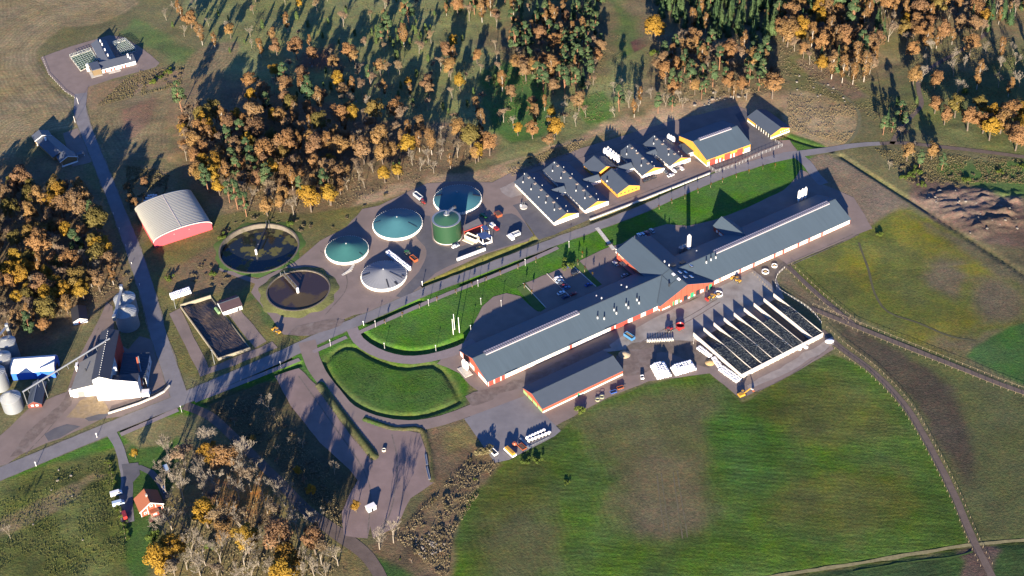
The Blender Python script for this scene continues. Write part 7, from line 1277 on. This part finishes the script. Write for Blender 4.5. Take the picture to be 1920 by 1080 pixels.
def loader(px, py, hd, label, up=.6, bucket="red"):
    p = G(px, py, .8); o = thing("wheel_loader", label, "loader", (p.x, p.y, .04), R(hd)); y = PAINT["yellow"]
    setm(profile_body([(-2.2, .7), (.4, .7), (.4, 1.4), (-2.2, 1.6)], .9, .08).build("engine_body", None, o), y); MB().taper(-.5, .8, -.7, .7, 1.3, 2.7, .12).build("cab", DGLASS, o); setm(MB().box(-.45, .75, -.65, .65, 2.71, 2.85).build("cab_roof", None, o), y); setm(MB().box(.5, 1.8, -.6, .6, .7, 1.2).build("front_frame", None, o), y)
    for s in (-.5, .5): setm(MB().beam((1.0, s, 1.3), (3.0, s, up), .16, .28).build("loader_arm", None, o), y)
    setm(profile_body([(2.8, up - .4), (3.9, up - .4), (3.5, up + .6), (2.8, up + .6)], 1.25).build("bucket", None, o), PAINT[bucket]); wheels(o, [(1.3, .95), (1.3, -.95), (-1.5, .95), (-1.5, -.95)], .7, .5); return o
loader(1335, 557, 208, "yellow wheel loader with red bucket in front of the red gable"); loader(1382, 525, 130, "yellow loader parked against the barn wall", .5, "yellow"); loader(520, 621, 130, "yellow wheel loader on the path below the brown tank", .5, "yellow")
p = G(1391, 741, .8); o = thing("excavator", "yellow excavator with folded boom at the field corner", "excavator", (p.x, p.y, .03), R(25)); y = PAINT["yellow"]
for s in (-1, 1): MB().extr([(-1.9, .4), (-1.5, 0), (1.5, 0), (1.9, .4), (1.5, .85), (-1.5, .85)], s * 1.1 - .3, s * 1.1 + .3, 'y').build("track", RUB, o)
setm(MB().taper(-1.9, 1.3, -1.2, 1.2, .95, 2.0, .12).build("body", None, o), y); MB().taper(.1, 1.4, .2, 1.15, 2.01, 3.0, .08).build("cab", DGLASS, o); setm(MB().box(.15, 1.35, .22, 1.12, 3.0, 3.12).build("cab_roof", None, o), y)
b_ = setm(MB().beam((1.0, -.3, 1.9), (4.6, -.3, 3.4), .35, .5).build("boom", None, o), y); setm(MB().beam((4.6, -.3, 3.4), (6.4, -.3, 1.6), .28, .4).build("dipper_arm", None, o), PAINT["silver"]); setm(profile_body([(6.0, .7), (6.9, .7), (6.7, 1.5), (6.2, 1.6)], .5).build("bucket", None, o), PAINT["orange"])
for v in o.children:
    if v.name.startswith("bucket"): v.location.y = -.3
# plant and scrap near the digester
o = thing("pump_unit", "red and white pump machine on the gravel right of the canopy", "machine", (*G(927, 428),), R(-55)); MB().box(-3.5, 0, -1, 1, .4, 2.0).build("pump_body", WHITEP, o); MB().box(.2, 3.4, -1, 1, .4, 1.5).build("pump_skid", PAINT["red"], o); MB().cyl(-1, 0, 2.0, 3.6, .4, n=10).build("stack", STEEL, o); MB().box(-3.6, 3.6, -.8, .8, .03, .39).build("base_frame", DARK, o)
o = thing("green_implement", "bright green farm implement behind the red shed", "implement", (*G(907, 406),), R(-50)); MB().taper(-2.6, 2.6, -.8, .8, .3, 1.2, .2).build("frame", PAINT["green"], o); MB().box(-1.6, -1.2, -1.8, 1.8, .1, .9).build("arm", PAINT["green"], o)
o = thing("skip_container", "small orange skip behind the pump machine", "skip", (*G(934, 404),), R(29)); MB().taper(-1.5, 1.5, -2, 2, .03, 1.6, -.25).build("skip_body", PAINT["orange"], o); MB().box(-1.2, 1.2, -1.7, 1.7, 1.61, 1.66).build("skip_load", SOILL, o)
o = thing("grain_heap", "small straw coloured heap at the end of white wall", "heap", (*G(900, 466),)); MB().lathe(0, 0, [(2.4, 0), (1.6, .6), (.5, 1.1), (.05, 1.2)], 14).build("heap", STRAW, o)
o = thing("sand_heap", "pale sand heap beside the red machine shed", "heap", (*G(1171, 665),)); MB().lathe(0, 0, [(3.2, 0), (2.2, .7), (.8, 1.4), (.05, 1.5)], 14).build("heap", mat("pale_sand", (.30, .24, .16), .95, .2), o)
o = thing("sand_heap", "brown heap beside the bunker's left wall", "heap", (*G(1331, 680),)); MB().lathe(0, 0, [(2.6, 0), (1.8, .6), (.6, 1.1), (.05, 1.2)], 12).build("heap", STRAW, o)
p = G(969, 372); o = thing("round_hatch", "round concrete lid with small pump left of the white barn", "lid", (G(982, 389).x, G(982, 389).y, 0)); MB().cyl(0, 0, 0, .5, 2.1, n=24).build("lid", CONCW, o); MB().cyl(-1.6, .8, .5, 1.6, .5, n=12).build("pump", WHITEP, o)
for k in range(3): MB().tube((-1.4 + k * .9, 1.8, .3), (-1.4 + k * .9, 1.8, 2.4), .1).build("pipe", STEEL, o)
# calf hutches
HUT = mat("hutch_plastic", (.62, .60, .52), .5, .05)
for i in range(11):
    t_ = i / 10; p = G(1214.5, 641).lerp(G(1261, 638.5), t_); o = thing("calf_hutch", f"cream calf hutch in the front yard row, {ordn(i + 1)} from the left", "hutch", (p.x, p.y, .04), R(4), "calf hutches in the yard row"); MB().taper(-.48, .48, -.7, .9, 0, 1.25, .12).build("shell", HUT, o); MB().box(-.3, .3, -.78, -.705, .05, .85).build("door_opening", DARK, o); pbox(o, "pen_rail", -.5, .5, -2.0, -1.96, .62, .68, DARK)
k = 0
for r_i, n in ((0, 7), (1, 7)):
    for i in range(n):
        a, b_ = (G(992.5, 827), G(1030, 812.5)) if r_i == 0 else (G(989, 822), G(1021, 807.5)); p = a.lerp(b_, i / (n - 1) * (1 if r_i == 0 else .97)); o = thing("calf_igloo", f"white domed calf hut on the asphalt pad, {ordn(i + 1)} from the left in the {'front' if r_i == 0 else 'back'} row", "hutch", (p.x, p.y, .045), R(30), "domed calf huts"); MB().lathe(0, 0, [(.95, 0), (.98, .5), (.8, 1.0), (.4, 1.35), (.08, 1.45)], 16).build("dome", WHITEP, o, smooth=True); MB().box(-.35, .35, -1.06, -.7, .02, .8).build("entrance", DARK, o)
p = G(1012, 830); o = thing("pen_railing", "grey pen railing in front of the domed calf huts", "railing", (p.x, p.y, .04), R(30))
for k in range(3): MB().box(-5.2, 5.2, -.05, .05, .3 + k * .35, .38 + k * .35).build("rail", STEEL, o)
for k in range(8): MB().box(-5.2 + k * 1.48, -5.1 + k * 1.48, -.06, .06, 0, 1.15).build("rail_post", STEEL, o)
# small buildings and bits on the lots
p = G(695.5, 951, 1.5); o = thing("storage_hut", "small white roofed hut on the gravel lot", "hut", (p.x, p.y, .03), R(30)); MB().box(-2.1, 2.1, -1.3, 1.3, 0, 2.3).build("walls", MS, o); MB().taper(-2.3, 2.3, -1.5, 1.5, 2.31, 2.5, .1).build("roof", WHITEP, o); MB().box(-.4, .4, -1.36, -1.302, 0, 1.9).build("door", DARK, o)
p = G(720, 845); o = thing("well_ring", "pale concrete well ring on the gravel lot", "ring", (p.x, p.y, .03)); MB().lathe(0, 0, [(1.0, 0), (1.0, .9), (.75, .9), (.75, .1)], 18, False).build("ring", CONCW, o); MB().cyl(0, 0, 0, .3, .76, n=18).build("ring_floor", DARK, o)
for k, (a, b_) in enumerate((((798, 853), (801, 873)), ((800, 876), (806, 900)))): A, B = G(*a), G(*b_); d = B - A; o = thing("steel_beam", ["upper", "lower"][k] + " grey steel beam at the right edge of the gravel lot", "beam", (A.x, A.y, .03), math.atan2(d.y, d.x)); MB().box(0, d.length, -.5, -.35, 0, .7).build("flange", STEEL, o); MB().box(0, d.length, -.349, .349, .25, .4).build("web", STEEL, o); MB().box(0, d.length, .35, .5, 0, .7).build("flange", STEEL, o)
for k, (a, b_) in enumerate(((1120.5, 750.5), (1128.5, 745.5))): p = G(a, b_); o = thing("feed_ring", ["left", "right"][k] + " of two pale hay rings at the field edge", "hay ring", (p.x, p.y, .1), 0, "hay rings at the field edge"); MB().lathe(0, 0, [(1.2, .1), (1.25, .6), (.95, .6), (.9, .1)], 18, False).build("ring", mat("hay_ring", (.30, .30, .18), .8), o); MB().lathe(0, 0, [(1.22, 1.0), (1.22, 1.1), (1.1, 1.1), (1.1, 1.0)], 18, False).build("top_rail", STEEL, o)
for k, (a, b_, r_) in enumerate(((1372, 549, 2.3), (1435, 507, 2.0), (1452, 496, 1.6), (1346, 546, 0))):
    if not r_: continue
    p = G(a - 25 if k == 0 else a, b_ + 3); o = thing("feed_trough", ["round pale feeding ring beside the red gable", "larger round trough in the muddy pen", "smaller round trough in the muddy pen"][k], "trough", (p.x, p.y, .05)); MB().lathe(0, 0, [(r_, 0), (r_, .7), (r_ - .35, .7), (r_ - .35, .1)], 22, False).build("trough_ring", WHITEP, o); MB().lathe(0, 0, [(r_ * .5, 0), (r_ * .4, .6), (.1, .9)], 14).build("hay_load", STRAW, o)
for k, (px, py) in enumerate(((1165, 745 - 35), (1150, 735), (1163, 727))):
    if k == 0: continue
    trailer(px, py, 20, 3.2, 1.8, "blue" if k == 1 else "orange", ["", "small blue implement at the field edge", "small orange implement at the field edge"][k], .5, DARK)
# ------------------------------------------------------------------ lamps, poles, fences
LAMPM = mat("lamp_grey", (.42, .42, .40), .5)
lamps = [(704.5, 613.4), (721.2, 652.7), (817.4, 657.5), (804, 573.5), (896.5, 537), (985, 498), (883, 622), (902, 571), (620, 649), (527, 690), (341, 773), (1067, 464), (940, 595 - 20)]
for i, (a, b_) in enumerate(sorted(lamps)):
    p = G(a, b_); o = thing("street_lamp", f"slim grey street lamp, {ordn(i + 1)} from the left among lawn and path lamps", "lamp", (p.x, p.y, gz(p.x, p.y)), 0, "lawn and path lamps"); MB().cyl(0, 0, 0, 4.3, .11, .08, 8).build("lamp_post", LAMPM, o); MB().taper(-.28, .28, -.28, .28, 4.3, 4.6, .06).build("lamp_head", LAMPM, o)
for i, (a, b_) in enumerate(((682, 610), (68, 874), (182, 820), (792, 535))): p = G(a, b_); o = thing("road_bollard", ["white reflector post at the path start", "white reflector post on the lower left verge", "white reflector post by the cottage junction", "white sphere marker at the biogas entrance"][i], "post", (p.x, p.y, 0)); MB().cyl(0, 0, 0, 2.4, .16, .14, 8).build("post", WHITEP, o); MB().box(-.25, .25, -.1, .1, 2.41, 2.9).build("reflector", WHITEP, o)
for i, (a, b_) in enumerate(((850.1, 627), (852.6, 618), (861.5, 623.8))): p = G(a, b_); o = thing("flagpole", ["white flagpole on the lawn, left of three", "white flagpole on the lawn, rear one of three", "white flagpole on the lawn, right of three"][i], "flagpole", (p.x, p.y, 0), 0, "flagpoles on the lawn"); MB().cyl(0, 0, 0, 10.3, .17, .11, 10).build("pole", WHITEP, o); MB().cyl(0, 0, 10.3, 10.5, .2, .12, 10).build("pole_cap", WHITEP, o)
for i, (a, b_) in enumerate(((213, 402), (224, 430), (236, 462), (247, 495), (262, 535), (141, 230), (147, 195))): p = G(a, b_); o = thing("marker_post", f"pale marker post along the side lane, {ordn(i + 1)} counting up the lane" if i < 5 else ["pale lamp post by the lodge forecourt", "pale lamp post at the netted pens entrance"][i - 5], "post", (p.x, p.y, 0), 0, "lane posts"); MB().cyl(0, 0, 0, 1.0 if i < 5 else 4.5, .1, n=6).build("post", WHITEP, o); MB().box(-.15, .15, -.15, .15, 1.0 if i < 5 else 4.5, 1.2 if i < 5 else 4.7).build("cap", WHITEP, o)
WOOD = mat("fence_wood", (.20, .155, .10), .9, .2, 1.0)
def fence(pts, label, sp=3.2, h=1.3, m=None, smooth=True, rails=1, name="rail_fence", th=.13):
    m = m or WOOD; pl = catmull([G(*p) for p in pts], sp) if smooth else [G(*p) for p in pts]
    if not smooth:
        q = []
        for a, b_ in zip(pl[:-1], pl[1:]): n = max(1, int((b_ - a).length / sp)); q += [a.lerp(b_, i / n) for i in range(n)]
        pl = q + [pl[-1]]
    c = pl[0]; o = thing(name, label, "fence", (c.x, c.y, 0)); mp, mr = MB(), MB()
    for i, p in enumerate(pl):
        v = p - c; mp.box(v.x - th / 2, v.x + th / 2, v.y - th / 2, v.y + th / 2, -.3, h)
        if i:
            u = pl[i - 1] - c
            for k in range(rails): z = h * (.9 - k * .42); mr.beam((u.x, u.y, z), (v.x, v.y, z), th * .3, th * .6)
    tag(mp.build("posts", m, o), None, kind="stuff"); tag(mr.build("rails", m, o), None, kind="stuff"); return o
fence([(1484, 496), (1528, 538), (1568, 573), (1612, 608)], "wooden fence on the field side of the track from the barn"); fence([(1474, 506), (1512, 542), (1552, 577), (1590, 606)], "wooden fence on the bunker side of the track from the barn")
fence([(1524, 572), (1604, 604), (1704, 644), (1804, 684), (1884, 716), (1960, 744)], "upper wooden fence of the track across the right field"); fence([(1522, 586), (1598, 617), (1697, 657), (1796, 696), (1876, 728), (1960, 758)], "lower wooden fence of the track across the right field")
fence([(1533, 627), (1574, 662), (1634, 707), (1692, 770), (1741, 853), (1780, 932), (1816, 1017), (1838, 1062)], "left wooden fence of the long track beside the green field"); fence([(1550, 615), (1589, 649), (1649, 695), (1709, 760), (1759, 846), (1800, 927), (1836, 1012), (1860, 1058)], "right wooden fence of the long track beside the green field")
fence([(1471, 503), (1458, 516), (1454, 532), (1462, 545), (1490, 562), (1520, 582), (1540, 606)], "pale curved railing around the cattle pen", 2.0, 1.3, mat("pale_rail", (.46, .44, .40), .7), rails=3, name="pen_fence"); fence([(1406, 508), (1444, 545), (1450, 552)], "wooden rail fence of the muddy pen beside the yard", 2.0, 1.3)
fence([Y2(470, 590), Y2(550, 645), Y2(720, 590), Y2(940, 490), Y2(1110, 425), Y2(1050, 385)], "grey wire mesh fence in front of the big yellow hall", 2.5, 1.9, mat("mesh_grey", (.30, .31, .31), .6), False, 5, "mesh_fence", .14); fence([(80, 108), (92, 140), (122, 172), (140, 184)], "low pale fence along the gravel yard's left edge", 3.0, .7, mat("pale_rail", (0, 0, 0)), False, 1)
fence([(1300, 645), (1302, 622)], "short rail beside the bunker silo's open end", 1.5, 1.2, mat("pale_rail", (0, 0, 0)), False)
fence([(205, 868), (212, 905), (226, 960), (236, 1010)], "thin wooden garden fence left of the cottage drive", 2.5, 1.0, None, False)
for nm, pts, m, lb in (("parking_kerb", [(981, 531.5), (1024, 577.5)], CONCW, "pale kerb on the left side of the parking lot"), ("parking_kerb", [(1025.5, 513.5), (1070, 557.5)], CONCW, "pale kerb through the middle of the parking lot"), ("parking_kerb", [(1070, 495), (1117.5, 537.5)], CONCW, "pale kerb on the right side of the parking lot")): wallrun(nm, lb, pts, .25, .4, m, cat="kerb")
sheet("parking_island", [(1072, 494), (1086, 490), (1128, 534), (1119, 538)], GRASSY, .06, label="green strip right of the parking lot"); sheet("parking_island", [(985, 531), (968, 540), (1003, 580), (1013, 585), (1023, 578)], GRASSY, .06, label="green strip left of the parking lot")
p = G(1066, 501); o = thing("round_bush", "dense round dark bush at the parking lot's top corner", "bush", (p.x, p.y, 0)); tr, cr = VAR["bush"][0]; link("stems", tr, o); link("crown", cr, o); o.scale = (1.3, 1.3, 1.5)
# stair path from the road to the entrance
p0, p1 = G(1119, 427), G(1151, 468); d = p1 - p0; o = thing("garden_steps", "pale garden steps from the road to the entrance", "steps", (p0.x, p0.y, 0), math.atan2(d.y, d.x)); st_me = MB().box(0, d.length / 22 - .08, -1.1, 1.1, .03, .16).mesh("step", CONCW)
for k in range(22): link("step", st_me, o, (k * d.length / 22, 0, 0))
# bike rack
p = G(1137, 463); o = thing("bike_rack", "row of bike stands beside the entrance steps", "bike rack", (p.x, p.y, .04), R(25))
for k in range(8): MB().box(k * .6, k * .6 + .06, 0, 1.2, .03, .8).build("stand", DARK, o)
MB().box(-.1, 4.4, .5, .56, .81, .87).build("rack_bar", DARK, o)
